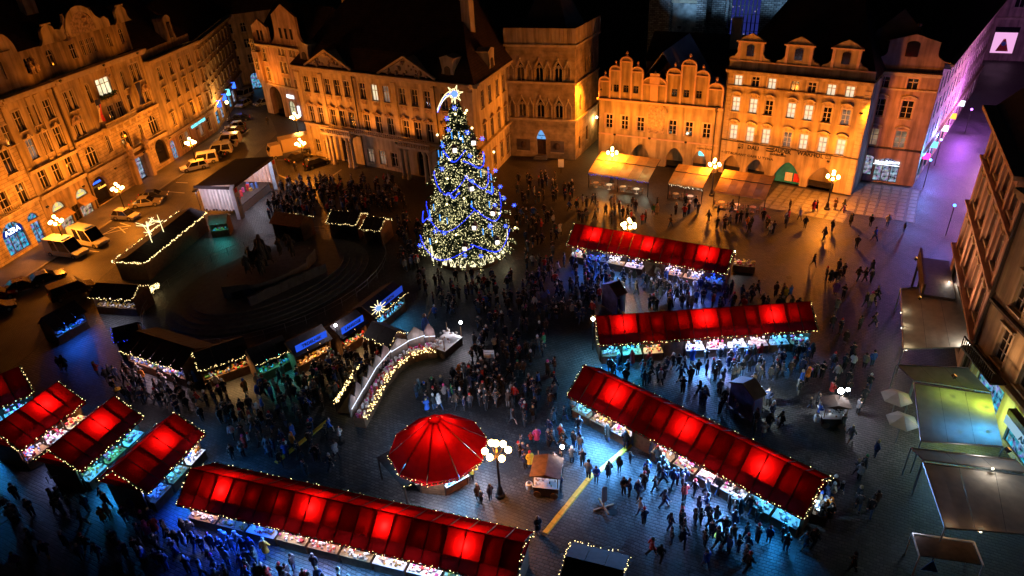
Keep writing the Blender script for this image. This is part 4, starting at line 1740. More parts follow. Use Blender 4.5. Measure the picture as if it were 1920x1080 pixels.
b.box(.05, LD - .1, .2, .5, HD + .5, HD + 1.65)
g = []
for (xa, xb, ya) in ((143, 325, 30), (478, 648, 45), (783, 990, 65)):
    um = (F.uv(*Z(xa, 100))[0] + F.uv(*Z(xb, 110))[0]) / 2
    g.append(um)
for um in g:
    out = [(um - 2.9, HD + 1.652), (um - 2.7, HD + 2.0), (um - 2.1, HD + 2.2), (um - 1.75, HD + 2.7), (um - 1.75, HD + 4.2), (um - 1.95, HD + 4.25)]
    out2 = out + [(um - 1.0, HD + 4.85), (um, HD + 5.3)] + [(2 * um - x, z) for x, z in reversed([(um - 1.0, HD + 4.85)])] + [(2 * um - x, z) for x, z in reversed(out)]
    b.prism(out2, .2, .6)
    b.prism([(um + x, HD + 2.3 + z) for x, z in outline(1.0, 1.5, 'round', .25)], .12, .197, 1)
F.part('gable', b, [M['ochre'], M['glass']])
b = MB()
for um in g:
    b.box(um - 2.0, um + 2.0, .0, .197, HD + 4.1, HD + 4.28)
    for s in (-1, 1):
        b.box(um + s * 1.55 - .18, um + s * 1.55 + .18, .1, .197, HD + 1.7, HD + 4.09)
b.box(.05, LD - .1, .05, .197, HD + 1.5, HD + 1.68)
F.part('gable_trim', b, 'rosetrim')
b = MB()
b.box(-.02, LD, 3.2, 3.3, 0, 5.2)
b.box(-.02, LD, .95, 3.2, 5.0, 5.1)
F.part('arcade_back', b, 'ochre')
u = arc[2]['u']
b = MB()
b.prism([(u + x, z) for x, z in outline(3.64, arc[2]['h'] - .02, 'gothic', 2.2)], .5, .55)
F.part('blue_hoarding', b, mat('blue_hoarding', (0.02, 0.24, 0.4), .6, .3, 1.0))
b = MB()
for k in (0, 1):
    b.box(u - .3 + k * 1.2, u + .7 + k * 1.2, .38, .44, .35, 1.6, k)
F.each('hoarding_poster', b, [GOODS[1], GOODS[0]])
lamp('POINT', (u, .28, 3.6), (.1, .6, 1.0), 45, F.root, .1)
b = MB()
b.ball((u, .3, 3.9), .08, 8, 6)
F.part('arch_lamp', b, 'neon_c')
u = arc[3]['u']
b = MB()
b.box(u + .3, u + 1.6, 1.6, 1.7, 3.0, 4.6)
F.part('lit_sign', b, 'shop_w')
F.shell(0, LD, 17, HD, 'ochre_dark')
F.gable_roof(-.1, LD + .1, .62, 18, HD + .6, HD + 9, 'slate', hip=5)
b = MB()
u = F.uv(1345, 300)[0]
b.tube((.1, -.2, 0), (.1, -.2, HD), .1, .1, 6)
F.part('downpipe', b, 'pipe')

# ---- corner house beside it ----------------------------------------------------------------------------------------
Z6 = lambda x, y: (1600 + x / 3.375, 40 + y / 3.375)
F = Fac('shop_house', 'narrow rose house with a single gable and a violet lit arched shop door', (1590, 334), (1711, 350))
NX = F
LN = F.L
HN = (F.uv(*Z6(150, 330))[1] + F.uv(*Z6(530, 355))[1]) / 2
ops, wins = [], []
addrow([Z6(195, 385), Z6(375, 400)], 1.3, 1.5, 'cross')
addrow([Z6(162, 545), Z6(337, 560)], 1.4, 2.4, 'grid', hood='seg')
addrow([Z6(122, 730), Z6(295, 750)], 1.4, 2.4, 'grid', hood='seg', pane='litdim')
u, _ = F.uv(1660, 325)
od = op(u, .15, 3.1, 3.5, 'round', 1.2, .3)
us, _ = F.uv(1622, 318)
osh = op(us, .9, 1.7, 2.9, 'seg', .3, .2)
b = MB()
wall_grid(b, 0, LN, 0, HN, ops + [od, osh])
F.part('wall', b, 'pink')
for o, st, hd, pn, su in wins:
    F.window(o, st, pn, hood=hd, surround='rosetrim', hz=.35)
F.window(od, 'three', 'shop_w', 'wframe_dark', sill=False, label='wide arched glass shop door lit violet white')
F.window(osh, 'plain', 'shop_w', 'wframe_dark', sill=False, label='narrow shop window full of bright goods')
us, zs_ = F.uv(*Z6(215, 890))
text('Manufaktura', F.root, (us, -.12, zs_), .62, M['neon_w'], rot=(PI / 2, -.08, 0))
b = MB()
b.box(us - 1.7, us + 1.6, -.1, -.05, zs_ - .46, zs_ - .38)
F.part('sign_underline', b, 'neon_w')
F.band('string_course', 0, LN, F.uv(*Z6(300, 812))[1] - .1, .25, .16, 'pipe')
F.band('string_course', 0, LN, F.uv(*Z6(300, 432))[1] - .1, .25, .16, 'trim')
F.band('cornice', 0, LN + .1, HN, .5, .6, 'trim')
b = MB()
uc = (F.uv(*Z6(215, 300))[0] + F.uv(*Z6(500, 320))[0]) / 2
zt = F.uv(*Z6(375, 80))[1]
b.box(0, LN, .1, .4, HN + .5, HN + 1.8)
b.prism(scroll_gable(uc - 4.8, uc + 4.6, HN + 1.802, zt, .3, .62, 'tri'), .1, .5)
b.prism([(uc - .2 + x, HN + 2.4 + z) for x, z in outline(1.5, 1.9, 'round', .3)], .02, .097, 1)
b.ball((uc, .08, HN + 6.4), .35, 7, 5, 1)
F.part('gable', b, [M['pink'], M['glass']])
F.shell(0, LN, 14, HN, 'pink')
F.gable_roof(0, LN, .5, 14, HN + .6, HN + 7.5, 'slate')

# ---- street to the right of it: its left row and the house at its end -------------------------------------------------
pa, pb = at(1713, 346), at(1828, 168)
F = Fac.on('street_row_house', 'violet shaded row house receding along the side street at upper right', pa, math.atan2((pb - pa).y, (pb - pa).x))
LR = (pb - pa).length
ops = []
for z in (5.4, 9.0, 12.4):
    k = 2.0
    while k < LR - 1.5:
        ops.append(op(k, z, 1.2, 2.2))
        k += 3.0
sh = [op(2.0 + k * 4.4, .4, 2.6, 2.9) for k in range(int((LR - 3) / 4.4))]
b = MB()
wall_grid(b, .01, LR, 0, 16, ops + sh)
F.part('wall', b, 'beige')
for o in ops:
    F.window(o, 'cross', sill=False)
for k, o in enumerate(sh):
    F.window(o, 'plain', ('shop_w', 'glass', 'litdim', 'shop_c')[k % 4], 'wframe_dark', sill=False)
F.band('string_course', .02, LR, 4.2, .4, .3, 'trim')
F.band('cornice', .02, LR, 16, .6, .8, 'trim')
F.shell(.01, LR, 12, 16, 'beige')
F.gable_roof(0, LR, -.4, 12.5, 16.6, 23, 'slate')
for k, (u, m_) in enumerate(((1.0, 'neon_p'), (6.5, 'neon_c'), (15, 'neon_w'), (22, 'neon_o'), (30, 'neon_w'))):
    if u < LR:
        b = MB()
        b.box(u - .05, u + .05, -1.0, -.15, 3.5, 4.4)
        F.part('shop_sign', b, m_)
CEL = F
pe = at(1880, 112)
F = Fac.on('street_end_shop', 'grey house at the street end with one large pink lit shop window', pe - Vector((12, -4.5, 0)), R(-25))
ow = op(F.uv(1880, 88)[0], 1.5, 4.6, 5.6)
oo = [op(F.uv(1880, 88)[0] + dx, z, 1.8, 3.2) for dx in (-7, 0.8, 8) for z in (11, 17)]
b = MB()
wall_grid(b, -6, 34, 0, 22, [ow] + oo)
F.part('wall', b, 'beige')
F.window(ow, 'plain', 'glass', 'wframe_dark', sill=False)
b = MB()
b.box(ow['u'] - 2.1, ow['u'] + 2.1, .1, .2, 1.6, 5.9)
F.part('shop_display', b, emis('pink_display', (0.85, 0.4, 0.75), 1.1))
b = MB()
b.prism([(ow['u'] - 1.2, 2.0), (ow['u'] + 1.2, 2.0), (ow['u'] + .2, 4.6), (ow['u'] - .2, 4.6)], .0, .08)
b.ball((ow['u'], .04, 3.6), .5, 7, 5, 1)
F.part('display_figure', b, [GOODS[0], GOODS[4]])
for o in oo:
    F.window(o, 'cross')
F.band('string_course', -6, 34, 8.6, .5, .4, 'trim')
F.shell(-6, 34, 10, 22, 'beige')
F.gable_roof(-6.3, 34.3, -.4, 10.4, 22, 27, 'slate')

# ---- houses on the right edge ---------------------------------------------------------------------------------------------
pr = at(1828, 655, 4.2)
pr.z = 0
F = Fac.on('edge_house', 'brown ornate house with tall windows on the right side of the photograph', pr + Vector((math.cos(R(64)), math.sin(R(64)), 0)) * 19, R(64 + 180))
RG = F
uj = 19.0


def side_of(px, py):
    return F.uv(px, py)


ops1, ops2 = [], []
for k in range(4):
    u = 3.2 + k * 4.2
    for z, h in ((5.6, 3.0), (10.6, 3.0), (15.2, 2.6)):
        ops1.append(op(u, z, 1.5, h, d=.3))
for u in (uj + 3.0, uj + 6.6, uj + 10.4, uj + 14.2, uj + 18):
    for z, h in ((5.2, 2.9), (9.9, 2.9), (14.6, 2.5)):
        ops2.append(op(u, z, 1.5, h, d=.3))
sh = [op(3 + k * 5.0, .5, 3.2, 3.2) for k in range(4)]
b = MB()
wall_grid(b, 0, uj - .1, 0, 18.6, ops1 + sh)
F.part('wall', b, 'pink')
for o in ops1:
    F.window(o, 'grid', hood='baroque' if o['z'] < 10 else 'ped' if o['z'] < 14 else None, surround='rosetrim')
for o in sh:
    F.window(o, 'plain', 'glass', 'wframe_dark', sill=False)
b = MB()
for k in range(5):
    b.box(1.1 + k * 4.2 - .3, 1.1 + k * 4.2 + .3, -.2, -.004, 5.0, 18.0)
F.each('pilaster', b, 'rosetrim')
F.band('string_course', 0, uj - .1, 4.5, .5, .4, 'rosetrim')
F.band('string_course', 0, uj - .1, 9.4, .45, .35, 'rosetrim')
F.band('string_course', 0, uj - .1, 14.2, .4, .3, 'rosetrim')
F.band('cornice', 0, uj - .1, 18.6, .8, 1.0, 'rosetrim')
F.shell(0, uj - .1, 12, 18.6, 'pink')
F.gable_roof(0, uj - .1, -.3, 12, 19.4, 26, 'slate')
_d2 = ray(1104, -318)
F2 = Fac.on('balcony_house', 'ochre house with a small balcony above the awnings at lower right', F.world(uj, 0, 0), math.atan2(_d2.y, _d2.x) + PI)
F = F2
for o in ops2 + sh:
    o['u'] -= uj if o in ops2 else 0
osh = [op(3.2 + k * 5.4, .4, 3.8, 3.3) for k in range(4)]
b = MB()
wall_grid(b, .1, 24, 0, 18, ops2 + osh)
F.part('wall', b, 'ochre')
for o in ops2:
    F.window(o, 'grid', hood='flat', surround='trim', hz=.3)
for o in osh:
    F.window(o, 'plain', 'shop_c', 'wframe_dark', sill=False)
b = MB()
b.tube((0, -.2, 3.5), (0, -.2, 18), .16, .16, 6)
F.part('downpipe', b, 'pipe')
F.band('string_course', .1, 24, 4.3, .5, .4, 'trim')
F.band('string_course', .1, 24, 9.0, .3, .25, 'pipe')
F.band('cornice', .1, 24, 18, .8, 1.0, 'trim')
b = MB()
b.box(.6, 5.6, -1.6, -.45, 4.85, 5.0)
b.box(.6, 5.6, -1.6, -1.5, 5.9, 6.0)
k = .6
while k < 5.6:
    b.box(k, k + .05, -1.58, -1.53, 5.0, 5.9)
    k += .28
F.part('balcony', b, 'iron')
b = MB()
b.box(7.5, 15, -1.0, -.45, 3.7, 4.2, 0)
b.box(7.6, 14.9, -1.06, -1.002, 3.0, 3.68, 1)
F.part('sign_board', b, [M['wood_dark'], emis('restaurant_sign_board', (0.35, 0.6, 0.75), .9)])
text('AMBIANCE', F.root, (11.2, -1.1, 3.34), .62, ink)
F.shell(.1, 24, 12, 18, 'ochre')
F.gable_roof(.1, 24, -.3, 12, 18.8, 25, 'slate')
b = MB()
pd_ = RG.uv(1800, 420)
b.box(1.5, 9.5, -3.4, -.5, 3.2, 3.5)
b.box(1.5, 9.5, -3.4, -3.2, 3.5, 4.6)
for u in (1.8, 5.5, 9.2):
    b.box(u - .1, u + .1, -3.3, -3.1, 0, 3.2)
RG.part('shop_canopy', b, 'wood_dark')
b = MB()
b.box(8.8, 9.6, -3.45, -3.41, 3.6, 4.3)
RG.part('canopy_sign', b, M['trim'])

# ---- church behind the gabled house ------------------------------------------------------------------------------------------
pc = ST.world(4.0, 30, 0)
F = Fac.on('church', 'tall rubble stone church lit blue behind the gabled houses, with one leaded window', pc, ST.th)
CH = F
ZC = lambda x, y: (1200 + x / 6.75, y / 6.75)
uu = lambda x, y=300: F.uv(*ZC(x, y))[0]
U_ = {k: uu(k) for k in (170, 265, 400, 730, 850, 1080, 1140, 1500, 1800)}
HC = 46
owi = op((U_[1140] + U_[1500]) / 2, 12, U_[1500] - U_[1140], 30, 'gothic', 6, .6)
b = MB()
wall_grid(b, U_[170] - 1, U_[1800] + 8, 0, HC, [owi], y=0)
F.part('wall', b, 'church')
b = MB()
b.box(U_[265], U_[400], -1.6, -.004, 0, 40)
b.box(U_[730], U_[850], -1.6, -.004, 0, 40)
b.box(U_[1080], U_[1140] - .3, -1.2, -.004, 0, 40)
F.each('buttress', b, 'church')
b = MB()
b.prism([(U_[400] + .1, 12), (U_[730] - .1, 12), (U_[730] - .1, F.uv(*ZC(560, 45))[1]), (U_[400] + .1, F.uv(*ZC(400, 30))[1])], -.25, -.004)
F.part('plaster_panel', b, 'churchplaster')
b = MB()
zq = F.uv(*ZC(600, 30))[1]
b.box(U_[400], U_[730], -.8, -.26, zq, zq + .5)
F.part('string_course', b, 'trim')
b = MB()
for k in range(1, 7):
    x = owi['u'] - owi['w'] / 2 + k * owi['w'] / 7
    b.box(x - .1, x + .1, .4, .55, 12, 40)
for k in range(20):
    b.box(owi['u'] - owi['w'] / 2, owi['u'] + owi['w'] / 2, .45, .5, 12 + k * 1.4, 12.08 + k * 1.4)
F.each('window_lead', b, 'iron')
gl = bpy.data.materials.new('leaded_glass_lit')
gl.use_nodes = True
nt = gl.node_tree
nt.nodes.clear()
o_ = nt.nodes.new('ShaderNodeOutputMaterial')
e_ = nt.nodes.new('ShaderNodeEmission')
tc = nt.nodes.new('ShaderNodeTexCoord')
n_ = nt.nodes.new('ShaderNodeTexVoronoi')
n_.inputs['Scale'].default_value = 1.3
nt.links.new(tc.outputs['Object'], n_.inputs['Vector'])
r_ = nt.nodes.new('ShaderNodeValToRGB')
r_.color_ramp.elements[0].position = .0
r_.color_ramp.elements[0].color = (1.0, .9, 1.0, 1)
r_.color_ramp.elements[1].position = .22
r_.color_ramp.elements[1].color = (0.03, 0.04, 0.3, 1)
nt.links.new(n_.outputs['Distance'], r_.inputs['Fac'])
nt.links.new(r_.outputs['Color'], e_.inputs['Color'])
e_.inputs['Strength'].default_value = .5
nt.links.new(e_.outputs[0], o_.inputs[0])
gl.cycles.emission_sampling = 'NONE'
b = MB()
b.prism([(owi['u'] + x, 12 + z) for x, z in outline(owi['w'], 30, 'gothic', 6)], .56, .6)
F.part('window_glass', b, gl)
F.shell(U_[170] - 1, U_[1800] + 8, 20, HC, 'church')
F.gable_roof(U_[170] - 1, U_[1800] + 8, 0, 20, HC, HC + 12, 'slate')
# low roofs between the church and the square
F = Fac.on('rear_house', 'low dark roofed house between the gabled house and the church', ST.world(2, 17, 0), ST.th)
b = MB()
b.box(0, 22, 0, 9, 0, 12)
F.part('wall', b, 'ochre_dark')
F.gable_roof(-.3, 22.3, -.3, 9.3, 12, 16, 'roof')
b = MB()
for k in range(2):
    u, z = F.uv(1310 if k == 0 else 1430, 100 if k == 0 else 45, 3)
b.box(13.2, 14.8, 2.2, 3.4, 14, 19)
F.part('chimney', b, 'white')
# church floodlights, standing on that roof
for k, (u, tgt) in enumerate(((4, 4), (12, 13), (20, 24))):
    fl = thing('floodlight', ('floodlight on the rear roof aimed at the left church buttress', 'floodlight on the rear roof aimed at the plastered church bay', 'floodlight on the rear roof aimed at the leaded church window')[k], 'floodlight', F.world(u, 4.6, 16.05), F.th, 'church floodlights')
    b = MB()
    b.tube((0, 0, -.2), (0, 0, .5), .05, .05, 6)
    b.box(-.3, .3, -.15, .15, .5, .9)
    b.build('housing', M['iron'], fl)
    b = MB()
    b.box(-.26, .26, .152, .17, .54, .86)
    b.build('lens', emis('flood_lens', (.5, .75, 1), 8), fl)
    lamp('SPOT', (0, .4, .9), (.3, .6, 1.0), 2300, fl, .3, (0 + (tgt - u) * .3, 14, 13), 95, .8)


# ================================================================== GROUND
def pxpoly(pts, z):
    return [at(x, y) .to_2d().to_tuple() + (z,) for x, y in pts]


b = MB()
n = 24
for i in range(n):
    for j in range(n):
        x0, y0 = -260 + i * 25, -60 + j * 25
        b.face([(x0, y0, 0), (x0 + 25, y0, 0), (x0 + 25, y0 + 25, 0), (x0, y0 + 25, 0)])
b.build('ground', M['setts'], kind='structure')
b = MB()
b.face(pxpoly([(-260, 700), (20, 560), (150, 480), (330, 340), (420, 262), (462, 150), (500, 205), (520, 250), (470, 300), (395, 330), (330, 402), (190, 520), (60, 660), (-200, 860)], .004))
b.build('road', M['road'], kind='structure')
b = MB()
for (a, c) in (((1090, 1060), (1330, 1170)), ((505, 925), (250, 900)), ((1010, 700), (1010, 930)), ((900, 560), (1060, 830)), ((1560, 560), (1480, 1080)), ((600, 740), (430, 900))):
    p, q = at(*a), at(*c)
    n = int((q - p).length / 1.1)
    for i in range(n):
        u, w = p.lerp(q, i / n), p.lerp(q, (i + .96) / n)
        b.bar((u.x, u.y, .004), (w.x, w.y, .004 + rnd.uniform(0, .004)), .34, .012)
b.build('drain_band', mat('worn_band_stone', (.05, .05, .05), .6, .4, 2, .3), kind='structure')
for px, py in ((1150, 960), (985, 740), (640, 830), (450, 780), (1330, 690), (1480, 520), (760, 960), (1270, 1010)):
    p = at(px, py)
    b = MB()
    b.lathe([(.34, .0), (.34, .014), (.28, .014), (.28, .008), (.01, .008)], 16, (p.x, p.y, 0))
    b.build('manhole_cover', M['iron'], kind='structure')
# raised pavement along the north houses
b = MB()
T = Matrix.Translation(NORTH.P) @ Matrix.Rotation(n_th, 4, 'Z')
UB = UE + 20
P_ = [T @ Vector(p) for p in ((-30, 0, 0), (-30, -5.2, 0), (UB - 2, -5.2, 0), (UB, 0, 0))]
b.slab([(p.x, p.y) for p in P_], 0, .12)
b.build('pavement', M['pave'], kind='structure')
nk = 34
b = MB()
for k in range(nk):
    x0 = -30 + k * (UB + 28) / nk
    b.box(x0 + .01, x0 + (UB + 28) / nk - .01, -5.5, -5.21, 0, .135, 0, T)
build_each(b, 'kerb', M['kerb'], None)
for o in list(bpy.data.objects):
    if o.name.startswith('kerb'):
        o['kind'] = 'structure'
# pavement strips in front of the restaurant and shop houses: slab bands with darker ribs
def strip_field(F, u0, u1, y0, y1, nx, name):
    root = F
    b = MB()
    T = Matrix.Translation(F.P) @ Matrix.Rotation(F.th, 4, 'Z')
    p = [T @ Vector(q) for q in ((u0, y0, 0), (u1, y0, 0), (u1, y1, 0), (u0, y1, 0))]
    b.face([(v.x, v.y, .008) for v in p])
    o = b.build('pavement', M['pave'], kind='structure')
    w = (u1 - u0) / nx
    me = None
    k = MB()
    ny = int(abs(y1 - y0) / 1.25)
    k.box(-w * .36, w * .36, .04, 1.2, .006, .03)
    me = k.mesh('paving_slab', M['slab'])
    for i in range(nx):
        for j in range(ny):
            q = inst('paving_slab', me, o, T @ Vector((u0 + (i + .5) * w, y0 + j * 1.25, rnd.uniform(0, .006))), F.th)


strip_field(DA, 9.5, DA.L + 1.2, -9.5, -.6, 9, 'a')
strip_field(NX, 1.2, NX.L + 1, -12.5, -.8, 7, 'b')
# parking bay paint
pk = MB()
for (a, c) in (((192, 440), (240, 428)), ((192, 440), (222, 425)), ((222, 425), (235, 437)), ((206, 428), (242, 424)), ((300, 358), (346, 362)), ((330, 342), (352, 343)), ((165, 470), (186, 472)), ((190, 446), (205, 447)), ((225, 418), (245, 424))):
    p, q = at(*a), at(*c)
    pk.bar((p.x, p.y, .010), (q.x, q.y, .010), .14, .004)
build_each(pk, 'road_marking', M['paint'], None)
pk = MB()
for (a, c) in (((560, 375), (640, 318)), ((500, 318), (560, 345)), ((462, 300), (620, 300))):
    p, q = at(*a), at(*c)
    pk.bar((p.x, p.y, .010), (q.x, q.y, .010), .3, .004)
build_each(pk, 'road_marking', M['kerb'], None)
for o in list(bpy.data.objects):
    if o.name.startswith('road_marking'):
        o['kind'] = 'structure'

# ================================================================== LANTERNS
def star_lantern(px, py, label, power, z=4.6, n=7, light=True, col=(1.0, 0.25, 0.012), r=.72, gr=.21):
    p = at(px, py, z)
    t = thing('candelabra_lantern', label, 'street lamp', (p.x, p.y, 0), rnd.uniform(0, 1), 'candelabra lanterns round the square')
    b = MB()
    b.lathe([(.38, 0), (.38, .25), (.26, .35), (.2, .9), (.14, 1.0), (.1, 1.1), (.08, z - .6), (.13, z - .5), (.07, z - .35), (.05, z + .35), (.01, z + .5)], 10)
    b.build('pole', M['iron'], t)
    gm = None
    for k in range(n):
        if k == n - 1 and n > 5:
            q = Vector((0, 0, z + .75))
        else:
            a = 2 * PI * k / (n - 1 if n > 5 else n)
            q = Vector((r * math.cos(a), r * math.sin(a), z + .12 * (k % 2)))
        a_ = MB()
        a_.path([(0, 0, z - .45), (q.x * .6, q.y * .6, z - .5), (q.x, q.y, q.z - gr)], .03, 5)
        a_.build('arm', M['iron'], t)
        if gm is None:
            g = MB()
            g.ball((0, 0, 0), gr, 10, 8)
            gm = g.mesh('globe', M['globe'])
        inst('globe', gm, t, q)
    if light:
        lamp('POINT', (0, 0, z - .15), col, power, t, .45)
    return t


star_lantern(105, 416, 'candelabra lantern on the pavement beside the white ambulances', 5800)
star_lantern(220, 354, 'candelabra lantern before the dark arched shop front', 5800)
star_lantern(357, 268, 'candelabra lantern at the beige corner house', 5200)
star_lantern(553, 220, 'candelabra lantern beside the arcade arch', 3000)
star_lantern(563, 270, 'candelabra lantern by the box lorry at the palace corner', 6000)
star_lantern(1148, 287, 'candelabra lantern behind the longest ochre awning', 9500)
star_lantern(1340, 309, 'candelabra lantern between the two smaller ochre awnings', 9000)
star_lantern(1562, 332, 'candelabra lantern before the right arcade arch of the restaurant house', 9000)
star_lantern(1179, 423, 'candelabra lantern rising behind the red stall nearest the fir tree', 2200, z=5.0, n=8)
star_lantern(931, 846, 'candelabra lantern beside the round red stall', 1500, z=4.6, n=7, r=.85, gr=.25)
for px, py, lb in ((425, 192, 'single globe street lamp far up the side street'), (441, 141, 'distant single globe street lamp where the side street ends'), (494, 31, 'farthest street lamp, above the roofs at upper left')):
    p = at(px, py, 4.5)
    t = thing('street_lamp', lb, 'street lamp', (p.x, p.y, 0))
    b = MB()
    b.tube((0, 0, 0), (0, 0, 4.2), .09, .06, 6)
    b.build('pole', M['iron'], t)
    b = MB()
    b.ball((0, 0, 4.5), .32, 8, 6)
    b.build('globe', M['globe'], t)
    lamp('POINT', (0, 0, 5.1), (1, .45, .1), 1600, t, .2)
# bright lamp of the upper right street
p = at(1902, 226, 5.0)
t = thing('street_lamp', 'glaring white street lamp in the violet side street at the right edge', 'street lamp', (p.x, p.y, 0))
b = MB()
b.tube((0, 0, 0), (0, 0, 4.8), .1, .07, 6)
b.build('pole', M['iron'], t)
b = MB()
b.ball((0, 0, 5.2), .85, 12, 10)
b.build('globe', emis('glaring_globe', (1, .82, .75), 40), t)
lamp('POINT', (0, 0, 7.0), (.95, .3, .8), 12000, t, .4)
for k, (px, py, c, pw, lb) in enumerate(((1822, 205, (.5, .12, 1.0), 5500, 'violet'), (1765, 262, (.2, .25, 1.0), 3000, 'blue'), (1745, 300, (.1, .35, 1.0), 1500, 'pale blue'), (1790, 385, (.05, .2, 1.0), 900, 'deep blue'))):  # coloured lights added to tint the street blue and violet
    p = at(px, py, 4.0)
    t = thing('added_lamp', ('violet light added high in the side street at upper right', 'blue light added before the violet row house', 'pale blue light added near the rose house corner', 'deep blue light added beside the dark canopy on the right')[k], 'lamp', (p.x, p.y, 0), 0, 'added coloured lights in the violet street')
    b = MB()
    b.tube((0, 0, 0), (0, 0, 3.8), .05, .05, 6)
    b.build('pole', M['iron'], t)
    b = MB()
    b.ball((0, 0, 4.0), .18, 8, 6)
    b.build('lamp_glass', emis('added_lamp_%d' % k, c, 8), t)
    lamp('POINT', (0, 0, 4.6), c, pw, t, .2)

# facade floodlights, added to brighten the fronts; only the palace uplights are inferred
LENS = emis('flood_lens_amber', (1, .45, .1), 1.0)


def flood(label, loc, aim, col, power, spot=80):
    t = thing('floodlight', label, 'floodlight', loc, 0, 'facade floodlights')
    b = MB()
    d = (Vector(aim) - Vector(loc)).normalized()
    q = d.to_track_quat('-Z', 'Y').to_matrix().to_4x4()
    b.box(-.16, .16, -.12, .12, -.1, .14, 0, q)
    b.build('housing', M['iron'], t)
    b = MB()
    b.box(-.12, .12, -.09, .09, -.12, -.102, 0, q)
    b.build('lens', LENS, t)
    b = MB()
    b.tube((0, 0, 0), (0, 0, -.3), .03, .03, 6)
    b.build('bracket', M['iron'], t)
    lamp('SPOT', d * .3, col, power, t, .2, Vector(d) * 20, spot, .7)


SOD = (1.0, .25, .012)
flood('added floodlight on the gabled house cornice aimed at the gothic tower', ST.world(.5, -.6, 11.4), B.world(8, 0, 7), SOD, 12000, 110)
flood('added floodlight on the restaurant house cornice aimed at the rose shop house', DA.world(DA.L - .5, -2.2, 12), NX.world(7, 0, 9), SOD, 3500, 100)
ORD = ('first', 'second', 'third', 'fourth', 'fifth', 'sixth', 'seventh', 'eighth')


def uplights(F, where, us, y, z, ty, tz, power, spot=130, col=SOD):
    """Small floods on brackets at the string course, washing the storeys above it."""
    for k, u in enumerate(us):
        flood('%s uplight from the left on the string course of %s' % (ORD[k], where), F.world(u, y, z), F.world(u, ty, tz), col, power, spot)


uplights(K, 'the palace', (7, 15, 23, 31), -3.2, 6.4, 0, 11.5, 900)
uplights(G, 'the arched gable house, added', (4, 11, 18, 25), -4.0, 5.9, 0, 12.5, 1250)  # these and the rows below: uplights added to brighten the fronts
for k, u in enumerate((8, 17, 25)):
    flood('%s added gable floodlight from the left on the arched gable house' % ORD[k], G.world(u, -3.0, 19.6), G.world(u, .9, 24), SOD, 330, 130)
uplights(NORTH, 'the left edge house, added', (-3, -10), -4.0, 5.9, 0, 12.5, 1100)
uplights(BE, 'the beige house, added', (4, 12), -3.6, 4.6, 0, 10, 1800)
uplights(ARC, 'the arcade house, added', (5,), -4.5, 6.8, 0, 11, 2600)
uplights(ST, 'the gabled house, added', (4, 9.5, 15), -3.6, 5.6, 0, 10.5, 1300)
uplights(DA, 'the restaurant house, added', (4, 10, 16), -3.6, 5.6, 0, 12, 1300)
uplights(RG, 'the brown ornate house, added', (5, 13), -4.0, 5.0, 0, 12, 1100, col=(1, .45, .2))
uplights(F2, 'the balcony house, added', (5, 13), -4.0, 5.2, 0, 12, 800, col=(1, .48, .2))

# ================================================================== CHRISTMAS TREE
tb = at(880, 477)
TREE = thing('christmas_tree', 'tall fir tree covered in yellow lights with blue garlands and a comet star', 'tree', (tb.x, tb.y, 0))
b = MB()
b.tube((0, 0, 0), (0, 0, 18.4), .42, .06, 8)
b.build('trunk', M['bark'], TREE)
TH, TR0 = 19.3, 6.0


def tree_r(z):
    t = (z - 1.4) / (TH - 1.4)
    return TR0 * (1 - t) ** .85 + .12


br, nd, bl = MB(), MB(), MB()
rt_ = random.Random(3)
for k in range(760):
    z = 1.5 + (TH - 1.9) * (k / 760) ** 1.12
    a = k * 2.39996 + rt_.uniform(-.2, .2)
    L = tree_r(z) * rt_.uniform(.74, 1.13) * (1.0 + .1 * math.sin(z * 2.6))
    droop = -.16 * L + .0
    p0 = Vector((0, 0, z + .25 * L))
    p1 = Vector((math.cos(a) * L, math.sin(a) * L, z + droop))
    if k % 2 == 0:
        br.tube(p0 * .98, p1, .05, .015, 4)
    d = (p1 - p0)
    nseg = max(4, int(L / .26))
    side = Vector((-math.sin(a), math.cos(a), 0))
    for j in range(nseg):
        t = .18 + .82 * (j + rt_.random()) / nseg
        c = p0 + d * t
        w = .55 * (1.15 - t) + .2
        for s in (-1, 1, 0):
            tip = c + side * s * w * rt_.uniform(.6, 1.1) + d.normalized() * w * .7 + Vector((0, 0, rt_.uniform(-.2, .12)))
            e = Vector((rt_.uniform(-.12, .12), rt_.uniform(-.12, .12), .14))
            nd.face([c, c + e, tip])
            nd.face([c - e * .5, tip, c + e * .6])
        for rep in range(3):
            if t > .38 and rt_.random() < .85 and noise.noise(Vector((c.x * .8, c.y * .8, c.z * 1.3))) > -.16:
                q = c + side * rt_.uniform(-w, w) * .9 + Vector((0, 0, rt_.uniform(-.15, .3)))
                bl.octa(q, rt_.choice((.025, .035, .045, .062)))
br.build('branches', M['bark'], TREE, kind='stuff')
nd.build('crown', M['needle'], TREE, kind='stuff')
bl.build('fairy_lights', M['treebulb'], TREE, kind='stuff')
